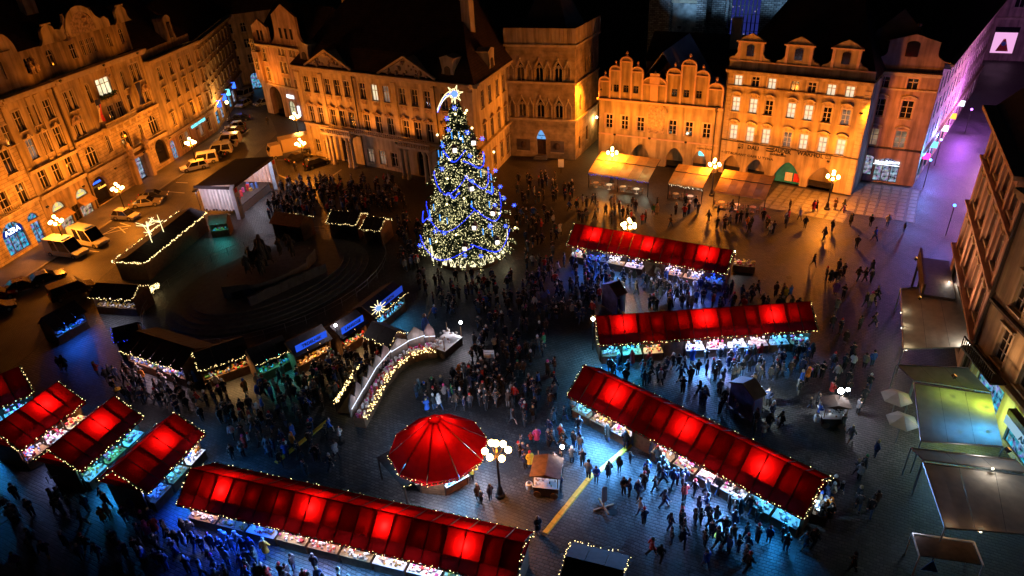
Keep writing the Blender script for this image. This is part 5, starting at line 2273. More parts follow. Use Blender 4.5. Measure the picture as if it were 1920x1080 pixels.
# blue rope garlands draped round the crown (swags seen on the square side)
cam2 = Vector((-tb.x, -tb.y, 0)).normalized()
a0 = math.atan2(cam2.y, cam2.x)
for (z0, sag, c0, c1) in ((14.2, .9, -.9, .3), (13.2, 1.0, .1, 1.5), (11.6, 1.8, -1.3, .2), (11.6, 1.6, .1, 1.25), (7.9, 2.2, -1.4, .25), (8.4, 2.2, .15, 1.35), (3.9, 1.4, -1.35, .1), (4.2, 1.3, .05, 1.1), (9.8, .3, -.5, -.1), (9.4, .3, .7, 1.1), (6.3, .6, -1.6, -1.1)):
    b = MB()
    pts = []
    m = 26
    for i in range(m + 1):
        t = i / m
        z = z0 - sag * math.sin(PI * t) + .15 * math.sin(t * 9)
        a = a0 + c0 + (c1 - c0) * t
        r = tree_r(z) * 1.07
        pts.append(Vector((math.cos(a) * r, math.sin(a) * r, z)))
    for p, q in zip(pts[:-1], pts[1:]):
        for j in range(4):
            c = p.lerp(q, j / 4) + Vector((rt_.uniform(-.05, .05),) * 3)
            b.octa(c, .055)
    b.build('blue_garland', M['bulbb'], TREE, kind='stuff')
gb = MB()
gb.ball((0, 0, 0), .1, 8, 6)
for k in range(6):
    a = k * PI / 3
    gb.tube((0, 0, 0), (0.3 * math.cos(a), 0, 0.3 * math.sin(a)), .04, .01, 4)
gme = gb.mesh('blue_star_lamp', M['bluelamp'])
yb = MB()
yb.ball((0, 0, 0), .13, 8, 6)
yme = yb.mesh('yellow_ball_lamp', emis('yellow_ball', (1, .8, .35), 5))
sp = MB()
sp.box(-.045, .045, -.045, .045, -.4, .4)
sme = sp.mesh('blue_icicle', emis('blue_icicle', (0.05, 0.3, .9), 1.6))


def on_tree(px, py, out=1.06):
    """A point of the crown's skin seen at that pixel."""
    d = ray(px, py)
    o = Vector((0, 0, CAM_H))
    best = None
    t = (tb.to_2d().length - 9) / Vector((d.x, d.y)).length
    for i in range(500):
        p = o + d * (t + i * .012)
        q = Vector((p.x - tb.x, p.y - tb.y, p.z))
        if 1 < q.z < TH and Vector((q.x, q.y)).length < tree_r(q.z) * out:
            return q
    q.z = min(max(q.z, 1), TH)
    return q


for px, py in ((852, 200), (838, 222), (841, 243), (830, 273), (876, 248), (904, 260), (881, 292), (829, 317), (929, 320), (885, 340), (938, 350), (964, 385), (928, 385), (919, 423), (948, 424), (833, 437), (816, 434), (872, 479), (919, 425), (806, 410), (902, 480), (945, 372), (787, 460)):
    inst('blue_star_lamp', gme, TREE, on_tree(px, py))
for px, py in ((820, 253), (926, 285), (864, 260), (843, 299), (839, 335), (885, 240), (875, 207), (872, 212), (966, 427), (838, 383), (855, 440), (818, 453), (845, 488), (921, 480), (936, 400), (870, 372), (854, 214)):
    inst('yellow_ball_lamp', yme, TREE, on_tree(px, py))
for k in range(22):
    z = rt_.uniform(3, 16)
    a = a0 + rt_.uniform(-1.4, 1.4)
    r = tree_r(z) * 1.02
    inst('blue_icicle', sme, TREE, (r * math.cos(a), r * math.sin(a), z), rt_.uniform(0, 3))
lh = MB()
lh.box(-.26, .26, -.28, .28, -.36, .26, 0)
lh.prism([(-.34, .262), (.34, .262), (0, .62)], -.34, .34, 1)
lh.box(-.2, .2, -.32, -.302, -.25, .18, 2)
lm = lh.mesh('house_lantern', [M['white'], M['wood_dark'], emis('house_lantern_light', (1, .85, .75), 4)])
for px, py in ((888, 266), (852, 280), (883, 352), (890, 425), (872, 464), (932, 452), (925, 398)):
    q = on_tree(px, py, 1.12)
    inst('house_lantern', lm, TREE, q, a0 + PI / 2 + rt_.uniform(-.4, .4))
# comet star on top
st = MB()
sc = Vector((0, 0, TH + .7))
vx = Vector((-cam2.y, cam2.x, 0))
vz = Vector((0, 0, 1))
for k in range(12):
    a = k * PI / 6 + .15
    r = 1.0 if k % 2 == 0 else .62
    p = sc + (vx * math.cos(a) + vz * math.sin(a)) * .35
    q = sc + (vx * math.cos(a) + vz * math.sin(a)) * r
    w = (vz * math.cos(a) - vx * math.sin(a)) * .14
    st.tube(p + w, q, .04, .03, 4, 0)
    st.tube(p - w, q, .04, .03, 4, 0)
st.tube(sc - cam2 * .0, sc + cam2 * .12, .34, .34, 10, 1)
st.tube((0, 0, TH - .5), sc, .07, .05, 6, 0)
arcp = [sc - vx * (.3 + .35 * i) * (-1 if vx.dot(AX_R) < 0 else 1) + vz * (.35 - .02 * i - .075 * i * i) for i in range(6)]
for i in range(5):
    st.tube(arcp[i], arcp[i + 1], .045, .045, 4, 0)
    st.tube(arcp[i] - vz * .5 * (1 - i * .12), arcp[i + 1] - vz * .5 * (1 - (i + 1) * .12), .045, .045, 4, 0)
    st.tube(arcp[i] - vz * .25, arcp[i + 1] - vz * .25, .05, .05, 4, 1)
st.build('comet_star', [M['star'], M['bluelamp']], TREE)
# fence of lit house outlines round the foot
fe = MB()
nf = 22
for k in range(nf):
    a = a0 - 1.5 + 3.0 * k / nf
    a2 = a0 - 1.5 + 3.0 * (k + 1) / nf
    am = (a + a2) / 2
    P = lambda a_, z_: Vector((4.5 * math.cos(a_), 4.5 * math.sin(a_), z_))
    h = rt_.uniform(.7, 1.1)
    fe.path([P(a, .6), P(a, h), P(am, h + rt_.uniform(.4, .9)), P(a2, h), P(a2, .6)], .035, 4, 0)
    if k % 2:
        for q in (-.3, .3):
            c = P(am + q * .12, .8)
            fe.box(c.x - .13, c.x + .13, c.y - .03, c.y + .03, .6, .95, 0)
for k in range(10):
    a = a0 - 1.55 + rt_.uniform(-.1, .45) if k % 2 else a0 + 1.5 - rt_.uniform(-.1, .3)
    fe.path([Vector((4.9 * math.cos(a), 4.9 * math.sin(a), z)) for z in (3.2 - .1 * k, 2.2, .6)], .04, 4, 0)
fe.build('lit_fence', [emis('white_tube', (1, .9, .55), 1.6)], TREE)
b = MB()
b.lathe([(4.4, 0), (4.4, 1.0)], 40)
b.build('fence_board', M['wood_dark'], TREE)
for a in (-1.0, 0, 1.0):
    lamp('POINT', (5.4 * math.cos(a0 + a), 5.4 * math.sin(a0 + a), 1.6), (1, .85, .5), 60, TREE, .3)

# ================================================================== MARKET STALLS
bulb_me = None


def light_string(parent, pts, m='bulb', step=.2, r=.034, garl=True, jit=.09, name='light_string', seed=1):
    q = random.Random(seed + int(abs(pts[0][0]) * 100))
    b, g = MB(), MB()
    for a, c in zip(pts[:-1], pts[1:]):
        a, c = Vector(a), Vector(c)
        n = max(2, int((c - a).length / step))
        for i in range(n):
            p = a.lerp(c, (i + q.random()) / n) + Vector((q.uniform(-jit, jit), q.uniform(-jit, jit), q.uniform(-jit, jit) - .12 * abs(math.sin(2.2 * ((i + .5) / n) * (c - a).length))))
            if q.random() < .8:
                b.octa(p, r * q.uniform(.75, 1.25))
        if garl:
            n = max(2, int((c - a).length / .14))
            for i in range(n):
                p = a.lerp(c, (i + q.random()) / n) + Vector((q.uniform(-.05, .05), q.uniform(-.05, .05), -.05))
                g.octa(p, q.uniform(.06, .11))
    b.build(name, M[m], parent, kind='stuff')
    if garl:
        g.build('garland', M['garland'], parent, kind='stuff')


def goods_mesh(L, dep, z, q, dens=9, palette=None, sz=.16):
    b = MB()
    for k in range(int(L * dens)):
        x, y = q.uniform(.1, L - .1), q.uniform(.05, dep)
        s = q.uniform(.5, 1.4) * sz
        h = q.uniform(.05, .22)
        zz = z + y * .35
        mi = q.choice(palette) if palette else q.randrange(8)
        if q.random() < .5:
            b.box(x - s / 2, x + s / 2, y - s / 2, y + s / 2, zz, zz + h, mi)
        else:
            b.lathe([(s * .4, 0), (s * .5, h * .5), (.01, h)], 6, (x, y, zz), mi)
    return b


GC = {'w': (.12, .42, 1.0), 'p': (.3, .4, 1.0), 'c': (.02, .34, 1.0), 'b': (.01, .08, 1.0), 'o': (.6, .5, .6), 't': (.02, .5, .8)}
LC = {'w': (.85, .82, 1.0), 'p': (1.0, .66, .8), 'c': (.08, .5, 1.0), 'b': (.02, .14, 1.0), 'o': (1.0, .55, .2), 't': (.08, .8, .72)}


def red_stall(label, eL, eR, half, glow, lights, ends='', cloth='redcloth', zr=4.2, ze=2.5, seed=1, pw=60, gw=560, glowp=400, name='market_stall', gcol='bulb', back=True):
    a, c = at(*eL, ze), at(*eR, ze)
    d = c - a
    L = d.length
    th = math.atan2(d.y, d.x)
    t = thing(name, label, 'market stall', (a.x, a.y, 0), th, 'red roofed market stalls' if cloth == 'redcloth' else 'dark roofed market stalls')
    q = random.Random(seed)
    n = max(4, round(L / 1.28))
    w = L / n
    W = 2 * half
    k = MB()
    ns = 4
    for s in range(ns):
        y0, y1 = half * s / ns, half * (s + 1) / ns
        z0, z1 = ze + (zr - ze) * s / ns, ze + (zr - ze) * (s + 1) / ns
        sg = lambda s_: -.05 * math.sin(PI * s_ / ns)
        for (xa, xb, da, db) in ((.02, w / 2, 0, -.018), (w / 2, w - .02, -.018, 0)):
            k.face([(xa, y0, z0 + (sg(s) + da if 0 < s else 0)), (xb, y0, z0 + (sg(s) + db if 0 < s else 0)), (xb, y1, z1 + (sg(s + 1) + db if s + 1 < ns else 0)), (xa, y1, z1 + (sg(s + 1) + da if s + 1 < ns else 0))])
    k.face([(.02, -.012, ze - .28), (w - .02, -.012, ze - .28), (w - .02, 0, ze), (.02, 0, ze)])
    fm = k.mesh('roof_panel', M[cloth])
    rb = MB()
    rb.bar((0, .02, ze - .06), (0, half, zr - .08), .07, .09)
    rb.bar((0, W - .02, ze - .06), (0, half, zr - .08), .07, .09)
    rm = rb.mesh('roof_rib', M['wood_dark'])
    for i in range(n):
        inst('roof_panel', fm, t, (i * w, 0, 0))
        p = inst('roof_panel', fm, t, (i * w + w, W, 0), PI)
    for i in range(n + 1):
        inst('roof_rib', rm, t, (min(max(i * w, .04), L - .04), 0, -.0))
    b = MB()
    b.box(0, L, half - .05, half + .05, zr - .16, zr - .04)
    b.build('ridge_beam', M['wood_dark'], t)
    # attic floor that shields the upper lamps
    zf = ze + (zr - ze) * .3
    b = MB()
    b.box(.05, L - .05, half * .33, W - half * .33, zf - .05, zf)
    b.build('attic_board', M['wood_dark'], t)
    for gx in glow:
        lamp('POINT', (gx * L + rnd.uniform(-.5, .5), half * rnd.uniform(.7, .82), zf + rnd.uniform(.12, .3)), (1.0, .22, .12), glowp * rnd.uniform(.8, 1.25), t, .2)
    k = 1.3
    while k < L - 1:
        if all(abs(k - gx * L) > 1.7 for gx in glow):
            lamp('POINT', (k, half * .75, zf + .2), (1.0, .22, .12), 11 * rnd.uniform(.2, 1.8), t, .3)  # weak extra light, added to lift the dark red between glows
        k += 2.2
    # gable ends, back wall
    b = MB()
    for x in (.06, L - .06):
        b.face([(x, .05, ze - .1), (x, W - .05, ze - .1), (x, half, zr - .1)])
    build_each(b, 'gable_cloth', M[cloth], t)
    b = MB()
    for x in (.25, L - .25):
        b.box(x - .04, x + .04, .9, W - .7, 0, ze - .15)
    build_each(b, 'end_wall', M['wood'], t)
    b = MB()
    b.box(.25, L - .25, half + .2, half + .28, 0, ze + .3)
    b.build('back_wall', M['wood_dark'], t)
    # bays: counter, goods, tube lamp, hanging goods
    nb_ = len(lights)
    bw = (L - .5) / nb_
    pm = MB()
    pm.box(-.06, .06, .62, .74, 0, ze - .02)
    post = pm.mesh('post', M['wood_dark'])
    for i, lc in enumerate(lights):
        x0 = .25 + i * bw
        inst('post', post, t, (x0 + .05, 0, 0))
        if lc == '-':
            b = MB()
            b.box(x0 + .1, x0 + bw - .05, .7, .78, 0, ze - .3)
            b.build('shutter', M['wood'], t)
            continue
        b = MB()
        b.box(x0 + .1, x0 + bw - .1, .25, 1.05, 0, .92)
        b.build('counter', M['wood'], t)
        b = MB()
        b.box(x0 + .1, x0 + bw - .1, .15, 1.1, .922, .97)
        b.build('counter_top', M['wood_pale'] if q.random() < .5 else M['white'], t)
        pal = q.choice(([1, 6, 1, 0], [0, 1, 7, 6], [2, 5, 1], [1, 4, 6], [0, 1, 2, 3, 4, 5, 6, 7], [6, 1]))
        g = goods_mesh(bw - .3, .8, .98, q, 17, pal)
        g.build('goods', GOODS, t, (x0 + .15, .2, 0), kind='stuff')
        g = MB()
        for kx in range(int(bw * 5)):
            x = q.uniform(.1, bw - .2)
            h = q.uniform(.15, .5)
            g.box(x - .07, x + .07, 0, .06, 1.95 - h + q.uniform(-.3, .2), 1.95, q.choice(pal))
        g.build('hanging_goods', GOODS, t, (x0 + .1, 1.15, 0), kind='stuff')
        b = MB()
        b.box(x0 + .3, x0 + bw - .3, .5, .56, ze - .22, ze - .16)
        b.build('tube_lamp', emis('tube_%s' % lc, LC[lc], 6) if 'tube_%s' % lc not in bpy.data.materials else bpy.data.materials['tube_%s' % lc], t)
        c = LC[lc]
        lo = lamp('AREA', (x0 + bw / 2, .45, ze - .24), c, pw * bw / 2.4 * q.uniform(.8, 1.25), t, 1, (x0 + bw / 2, -.75, 0) if False else None, sx=bw * .8, sy=.25)
        lo.rotation_euler = (R(30), 0, 0)
        lo.data.spread = R(110)
        if gw:
            lo = lamp('AREA', (x0 + bw / 2, -.06, ze - .31), GC[lc], gw * bw / 2.4 * q.choice((.12, .5, .9, 1.5)), t, 1, sx=bw * .8, sy=.15)  # blue light added under the eave to tint the ground
            lo.rotation_euler = (R(-50), 0, 0)
            lo.data.spread = R(130)
    inst('post', post, t, (L - .3, 0, 0))
    z = ze - .02
    light_string(t, [(0, -.06, z), (L, -.06, z)], gcol, seed=seed)
    light_string(t, [(0, W + .06, z), (L, W + .06, z)], gcol, step=.3, seed=seed + 1)
    if 'l' in ends:
        light_string(t, [(-.05, -.05, z), (-.05, half, zr)], gcol, step=.13, seed=seed + 2)
        light_string(t, [(-.05, half, zr), (-.05, W, z)], gcol, step=.3, seed=seed + 2)
    if 'r' in ends:
        light_string(t, [(L + .05, -.05, z), (L + .05, half, zr)], gcol, step=.13, seed=seed + 3)
        light_string(t, [(L + .05, half, zr), (L + .05, W, z)], gcol, step=.3, seed=seed + 3)
    return t, L, th, a


sA = red_stall('red roofed stall nearest the fir tree, with an orange lantern behind it', (1063, 458), (1362, 513), 2.35, (.17, .52, .86), 'wbwp-ppb', 'lr', seed=11)
sB = red_stall('red roofed stall in three joined parts, second from the fir tree', (1123, 646), (1533, 618), 2.3, (.13, .48, .83), 'cto-wpwpcc', 'lr', seed=12)
sC = red_stall('long red roofed stall running diagonally at right centre, yellow cable cover before it', (1063, 740), (1508, 971), 2.35, (.19, .52, .83), 'cww-wwpwcc', 'lr', seed=13)
sD = red_stall('longest red roofed stall along the bottom edge, both roof slopes showing', (330, 944), (966, 1098), 2.1, (.12, .39, .64, .86), 'pbbwpwwwcp', 'lr', seed=14, zr=3.95)
sE1 = red_stall('red roofed stall cut off by the left edge', (-75, 795), (63, 735), 2.4, (.3,), 'cc', 'lr', seed=15)
sE2 = red_stall('second red stall from the left edge, with a glass food counter', (38, 844), (160, 752), 2.4, (.62,), 'pwo', 'lr', seed=16)
sE3 = red_stall('third red stall from the left edge, a tractor bonnet parked at its end', (150, 884), (268, 780), 2.4, (.56,), 'ctc', 'lr', seed=17)
sE4 = red_stall('fourth red stall from the left edge, red sweets at its end', (275, 924), (384, 812), 2.4, (.55,), 'bcw', 'lr', seed=18)

# round stall -----------------------------------------------------------------------------
pl, pr_ = at(733, 838, 2.7), at(911, 836, 2.7)
rc = (pl + pr_) / 2
RR = (pr_ - pl).length / 2 * 1.03
t = thing('round_stall', 'ten sided round stall with a red tent roof and wooden kiosk below', 'market stall', (rc.x, rc.y, 0))
za = 5.4
nn = 10
for k in range(nn):
    a0_, a1_ = 2 * PI * k / nn + .16, 2 * PI * (k + 1) / nn + .16
    b = MB()
    g = .012
    m = 4
    for s in range(m):
        r0, r1 = RR + (.45 - RR) * s / m, RR + (.45 - RR) * (s + 1) / m
        z0, z1 = 2.7 + (za - 2.7) * s / m, 2.7 + (za - 2.7) * (s + 1) / m
        sg0, sg1 = -.1 * math.sin(PI * s / m), -.1 * math.sin(PI * (s + 1) / m)
        am = (a0_ + a1_) / 2
        for (aa, ab, f0, f1) in ((a0_ + g, am, 1, math.cos(PI / nn)), (am, a1_ - g, math.cos(PI / nn), 1)):
            b.face([(r0 * f0 * math.cos(aa), r0 * f0 * math.sin(aa), z0 + sg0 * (f0 < 1)), (r0 * f1 * math.cos(ab), r0 * f1 * math.sin(ab), z0 + sg0 * (f1 < 1)), (r1 * f1 * math.cos(ab), r1 * f1 * math.sin(ab), z1 + sg1 * (f1 < 1)), (r1 * f0 * math.cos(aa), r1 * f0 * math.sin(aa), z1 + sg1 * (f0 < 1))])
    b.face([(RR * math.cos(a0_ + g), RR * math.sin(a0_ + g), 2.4), (RR * math.cos(a1_ - g), RR * math.sin(a1_ - g), 2.4), (RR * math.cos(a1_ - g), RR * math.sin(a1_ - g), 2.7), (RR * math.cos(a0_ + g), RR * math.sin(a0_ + g), 2.7)])
    b.build('roof_panel', M['redcloth'], t)
    b = MB()
    b.bar((RR * math.cos(a0_), RR * math.sin(a0_), 2.64), (.4 * math.cos(a0_), .4 * math.sin(a0_), za - .05), .06, .08)
    b.build('roof_rib', M['wood_dark'], t)
b = MB()
b.lathe([(.5, -.05), (.5, .1), (.34, .12)], 12, (0, 0, za))
b.build('crown_ring', M['redcloth'], t)
b = MB()
b.lathe([(.01, .0), (.33, .02)], 12, (0, 0, za))
b.build('cap', M['redcloth'], t)
RK = RR * .66
for k in range(8):
    a0_, a1_ = 2 * PI * k / 8 - .6, 2 * PI * (k + 1) / 8 - .6
    p0, p1 = Vector((RK * math.cos(a0_), RK * math.sin(a0_), 0)), Vector((RK * math.cos(a1_), RK * math.sin(a1_), 0))
    hh = 2.3 if k % 3 == 0 else 1.05
    for j in range(int(hh / .23)):
        b = MB()
        b.bar(p0 + Vector((0, 0, j * .23 + .1)), p1 + Vector((0, 0, j * .23 + .1)), .08, .21)
        b.build('plank', M['wood'], t)
    b = MB()
    b.bar(p0, p0 + Vector((0, 0, 2.8)), .12, .12)
    b.build('post', M['wood_dark'], t)
    if k % 3:
        b = MB()
        b.bar(p0 * 1.03 + Vector((0, 0, 1.1)), p1 * 1.03 + Vector((0, 0, 1.1)), .6, .06)
        b.build('counter_top', M['white'], t)
        g = MB()
        q = random.Random(40 + k)
        for j in range(26):
            c = p0.lerp(p1, q.random()) * q.uniform(.96, 1.1)
            g.box(c.x - .07, c.x + .07, c.y - .07, c.y + .07, 1.13, 1.13 + q.uniform(.08, .3), q.choice([1, 4, 6, 1]))
        g.build('goods', GOODS, t, kind='stuff')
    am = (a0_ + a1_) / 2
    lamp('AREA', (RK * 1.12 * math.cos(am), RK * 1.12 * math.sin(am), 2.35), LC['c'] if k % 2 else LC['w'], 260, t, 1, (RK * 1.7 * math.cos(am), RK * 1.7 * math.sin(am), 0), sx=1.6, sy=.3)
for k in range(3):
    a = (k * 2.1) + .9
    lamp('POINT', (.95 * math.cos(a), .95 * math.sin(a), 4.3), (1, .22, .12), 170, t, .12)
b = MB()
b.lathe([(RR * .55, 3.2), (.05, 3.22)], 16)
b.build('attic_board', M['wood_dark'], t)
light_string(t, [(RR * 1.01 * math.cos(2 * PI * k / nn + .16), RR * 1.01 * math.sin(2 * PI * k / nn + .16), 2.62) for k in range(nn + 1)], 'bulb', step=.17, seed=9)
# lean-to canopy beside it
a_, c_ = at(757, 915, 2.3), at(705, 858, 2.3)
t = thing('lean_to', 'small teal lit lean to canopy at the left of the round stall', 'canopy', (a_.x, a_.y, 0), math.atan2((c_ - a_).y, (c_ - a_).x))
L = (c_ - a_).length
b = MB()
b.box(0, L, -2.4, 0, 2.25, 2.3)
b.build('roof', M['felt'], t)
b = MB()
for x in (.1, L - .1):
    for y in (-2.3, -.1):
        b.box(x - .05, x + .05, y - .05, y + .05, 0, 2.25)
build_each(b, 'post', M['wood_dark'], t)
light_string(t, [(0, 0, 2.32), (0, -2.4, 2.32)], 'bulb', seed=5)
lamp('POINT', (L * .4, -2.9, 2.9), (.1, .8, .8), 60, t, .1)


# dark wooden huts round the monument ---------------------------------------------------------
def hut(label, eL, eR, depth, light, garl='bulb', banner=None, ze=2.4, zr=3.3, roof='felt', pw=150, seed=1, words=None, front=True, wall='wood', gsides='f'):
    a, c = at(*eL, ze), at(*eR, ze)
    d = c - a
    L = d.length
    t = thing('wooden_hut', label, 'market hut', (a.x, a.y, 0), math.atan2(d.y, d.x), 'dark wooden huts round the monument')
    q = random.Random(seed)
    h = depth / 2
    for (y0, y1, z0, z1) in ((-.15, h, ze - .1, zr), (depth + .15, h, ze - .1, zr)):
        n = max(2, int(L / 1.2))
        for i in range(n):
            x0, x1 = i * L / n + .012, (i + 1) * L / n - .012
            b = MB()
            b.face([(x0, y0, z0), (x1, y0, z0), (x1, y1, z1), (x0, y1, z1)])
            b.face([(x0, y0, z0 - .06), (x1, y0, z0 - .06), (x1, y0, z0), (x0, y0, z0)])
            b.build('roof_panel', M[roof], t)
    b = MB()
    b.box(.1, L - .1, depth - .2, depth - .12, 0, ze - .1)
    b.box(.1, .18, .3, depth - .2, 0, ze - .1)
    b.box(L - .18, L - .1, .3, depth - .2, 0, ze - .1)
    for x in (.14, L - .14):
        b.face([(x, .1, ze - .1), (x, depth - .1, ze - .1), (x, h, zr - .05)])
    b.build('cabin', M[wall], t)
    if light:
        b = MB()
        b.box(.2, L - .2, .2, .9, 0, .95)
        b.build('counter', M['wood'], t)
        pal = q.choice(([1, 6, 0], [2, 5, 1], [1, 4, 3, 6], [0, 1, 2, 3, 4]))
        goods_mesh(L - .5, .6, .98, q, 16, pal).build('goods', GOODS, t, (.25, .2, 0), kind='stuff')
        g = MB()
        for k in range(int(L * 4)):
            x, z = q.uniform(.3, L - .3), q.uniform(1.2, 1.8)
            g.box(x - .12, x + .12, 0, .06, z, z + .3, q.choice(pal))
        g.build('shelf_goods', GOODS, t, (0, 1.2, 0), kind='stuff')
        b = MB()
        b.box(.4, L - .4, .3, .36, ze - .3, ze - .24)
        tm = 'tube_%s' % light
        b.build('tube_lamp', bpy.data.materials.get(tm) or emis(tm, LC[light], 6), t)
        lo = lamp('AREA', (L / 2, .25, ze - .32), LC[light], pw, t, 1, sx=L * .8, sy=.25)
        lo.rotation_euler = (R(-35), 0, 0)
        lo.data.spread = R(135)
    if banner:
        b = MB()
        zc = (ze + zr) / 2 + .25
        b.box(.35, L - .35, .2, .26, ze + .15, ze + .85)
        b.build('banner', emis('banner_%s' % banner, {'b': (.02, .1, .9), 'n': (.02, .06, .5)}[banner], .9) if 'banner_%s' % banner not in bpy.data.materials else bpy.data.materials['banner_%s' % banner], t)
        if words:
            text(words, t, (L / 2, .17, ze + .5), .46, M['wood_dark'])
    if garl:
        z = ze
        if 'f' in gsides:
            light_string(t, [(0, -.2, z), (L, -.2, z)], garl, step=.13, seed=seed, garl=False)
        if 'l' in gsides:
            light_string(t, [(-.05, -.2, z), (-.05, h, zr), (-.05, depth, z)], garl, step=.15, seed=seed, garl=False)
        if 'r' in gsides:
            light_string(t, [(L + .05, -.2, z), (L + .05, h, zr), (L + .05, depth, z)], garl, step=.15, seed=seed, garl=False)
        if 'b' in gsides:
            light_string(t, [(0, depth + .2, z), (L, depth + .2, z)], garl, step=.2, seed=seed, garl=False)
    return t


# the long hut by the road, outlined in lights, with the lit branches on its roof
hA = at(240, 492, 2.6)
hB = at(360, 398, 2.6)
t = thing('wooden_hut', 'long dark hut by the road outlined in lights, lit branches on its roof', 'market hut', (hA.x, hA.y, 0), math.atan2((hB - hA).y, (hB - hA).x), 'dark wooden huts round the monument')
L = (hB - hA).length
for s in (-1, 1):
    for i in range(8):
        b = MB()
        b.face([(i * L / 8 + .012, s * 2.2, 2.6), ((i + 1) * L / 8 - .012, s * 2.2, 2.6), ((i + 1) * L / 8 - .012, 0, 3.3), (i * L / 8 + .012, 0, 3.3)])
        b.build('roof_panel', M['felt'], t)
b = MB()
b.box(.2, L - .2, -1.9, 1.9, 0, 2.5)
b.build('cabin', M['wood'], t)
light_string(t, [(0, -2.25, 2.62), (L, -2.25, 2.62), (L, 2.25, 2.62), (0, 2.25, 2.62), (0, -2.25, 2.62)], 'bulb', step=.12, r=.06, garl=False, seed=3)
lb = MB()
q = random.Random(5)
for (x0, y0, hh) in ((L * .3, -.6, 2.4), (L * .38, .3, 2.8), (L * .5, -.4, 2.6), (L * .45, .9, 2.2)):
    p = Vector((x0, y0, 3.1))
    tr_ = p + Vector((q.uniform(-.2, .2), q.uniform(-.2, .2), hh * .55))
    lb.tube(p, tr_, .055, .05, 4)
    for k in range(5):
        e = tr_ + Vector((q.uniform(-1.1, 1.1), q.uniform(-1.1, 1.1), q.uniform(.3, 1.1)))
        lb.tube(tr_, e, .045, .03, 4)
lo = lb.build('lit_branches', M['star'], None, (hA.x, hA.y, 0), t.rotation_euler.z)
tag(lo, 'bare branches wrapped in warm white lights on the long hut roof', 'light decoration')
hut('dark hut with a lit counter and blue price board beside the road', (166, 556), (247, 561), 3.2, 'w', gsides='fr', seed=21, pw=40)
hut('low hut outlined in blue lights left of the monument', (213, 641), (262, 629), 2.6, None, 'bulbb', gsides='fl', seed=22)
hut('double hut with pink lit cookie counter at the lower left of the monument', (225, 655), (338, 692), 4.2, 'p', gsides='f', seed=23, pw=170)
hut('hut with a heart of garland lights and orange counter below the monument', (372, 694), (468, 662), 3.6, 'o', gsides='fl', seed=24, pw=110)
hut('drinks hut with turquoise shelves below the monument', (476, 684), (545, 654), 3.0, 't', gsides='f', seed=25, pw=70)
hut('grill hut with an upper blue banner, left of two', (553, 668), (622, 632), 3.0, 'o', None, 'b', seed=26, words='TRDELNIK', pw=120)
hut('grill hut with a blue banner, right of two', (640, 634), (690, 602), 3.0, 'o', None, 'b', seed=27, words='LANGOSE', pw=120)
hut('hut with a dark blue lettered roof and star near the fir tree', (703, 594), (762, 546), 3.2, 'c', gsides='f', banner='n', seed=28, words='PUNCH', pw=120)
hut('dark hut with garland and wooden slide front, near the comb of toy houses', (682, 628), (730, 648), 2.6, None, gsides='fr', seed=29)
hut('plain brown hut roof behind the stage crowd with a white lit end', (505, 416), (562, 424), 3.0, None, gsides='b', seed=30, roof='wood')
hut('hut outlined in lights behind the monument, left of two', (612, 416), (668, 420), 3.4, None, gsides='flrb', seed=31)
hut('hut outlined in lights behind the monument, right of two', (676, 428), (712, 432), 3.4, None, gsides='flrb', seed=32)
t = hut('black roofed hut with light string at the bottom edge', (1046, 1100), (1160, 1130), 3.4, None, gsides='lrb', seed=33, ze=2.5)
hut('low stall with toys glowing blue by the left road', (98, 617), (160, 582), 2.4, 'b', None, seed=34, pw=150, ze=2.2)
p = at(710, 578, 3.2)
sm = MB()
for k in range(12):
    a = k * PI / 6
    sm.tube((.3 * math.cos(a), 0, .3 * math.sin(a)), ((.95 if k % 2 else .7) * math.cos(a), 0, (.95 if k % 2 else .7) * math.sin(a)), .045, .03, 4, 0)
sm.tube((0, -.03, 0), (0, .03, 0), .28, .28, 10, 1)
so_ = sm.build('star_decoration', [M['star'], M['bluelamp']], None, p, .5)
tag(so_, 'glowing yellow and blue star at the end of the dark blue lettered hut', 'light decoration')
p = at(283, 552, .3)
b = MB()
q = random.Random(8)
for k in range(220):
    s = q.random()
    b.octa((s * 2.6 - 1.3 + q.uniform(-.2, .2), (s - .5) * 1.6 + q.uniform(-.25, .25), .4 + q.uniform(-.3, .5) * (1 - abs(s - .5))), .05)
o = b.build('light_garland', M['bulb'], None, p, R(38))
tag(o, 'loose heap of amber garland lights beside the roadside hut', 'light decoration')
# lamp on a pole between the grill huts
for px, py, lb in ((629, 610, 'small white lamp on a pole between the two grill huts'),):
    p = at(px, py, 3.6)
    t = thing('pole_lamp', lb, 'lamp', (p.x, p.y, 0))
    b = MB()
    b.tube((0, 0, 0), (0, 0, 3.5), .04, .04, 6)
    b.build('pole', M['iron'], t)
    b = MB()
    b.ball((0, 0, 3.6), .14, 8, 6)
    b.build('bulb', M['lampw'], t)
    lamp('POINT', (0, 0, 3.9), (1, .85, .8), 220, t, .1)

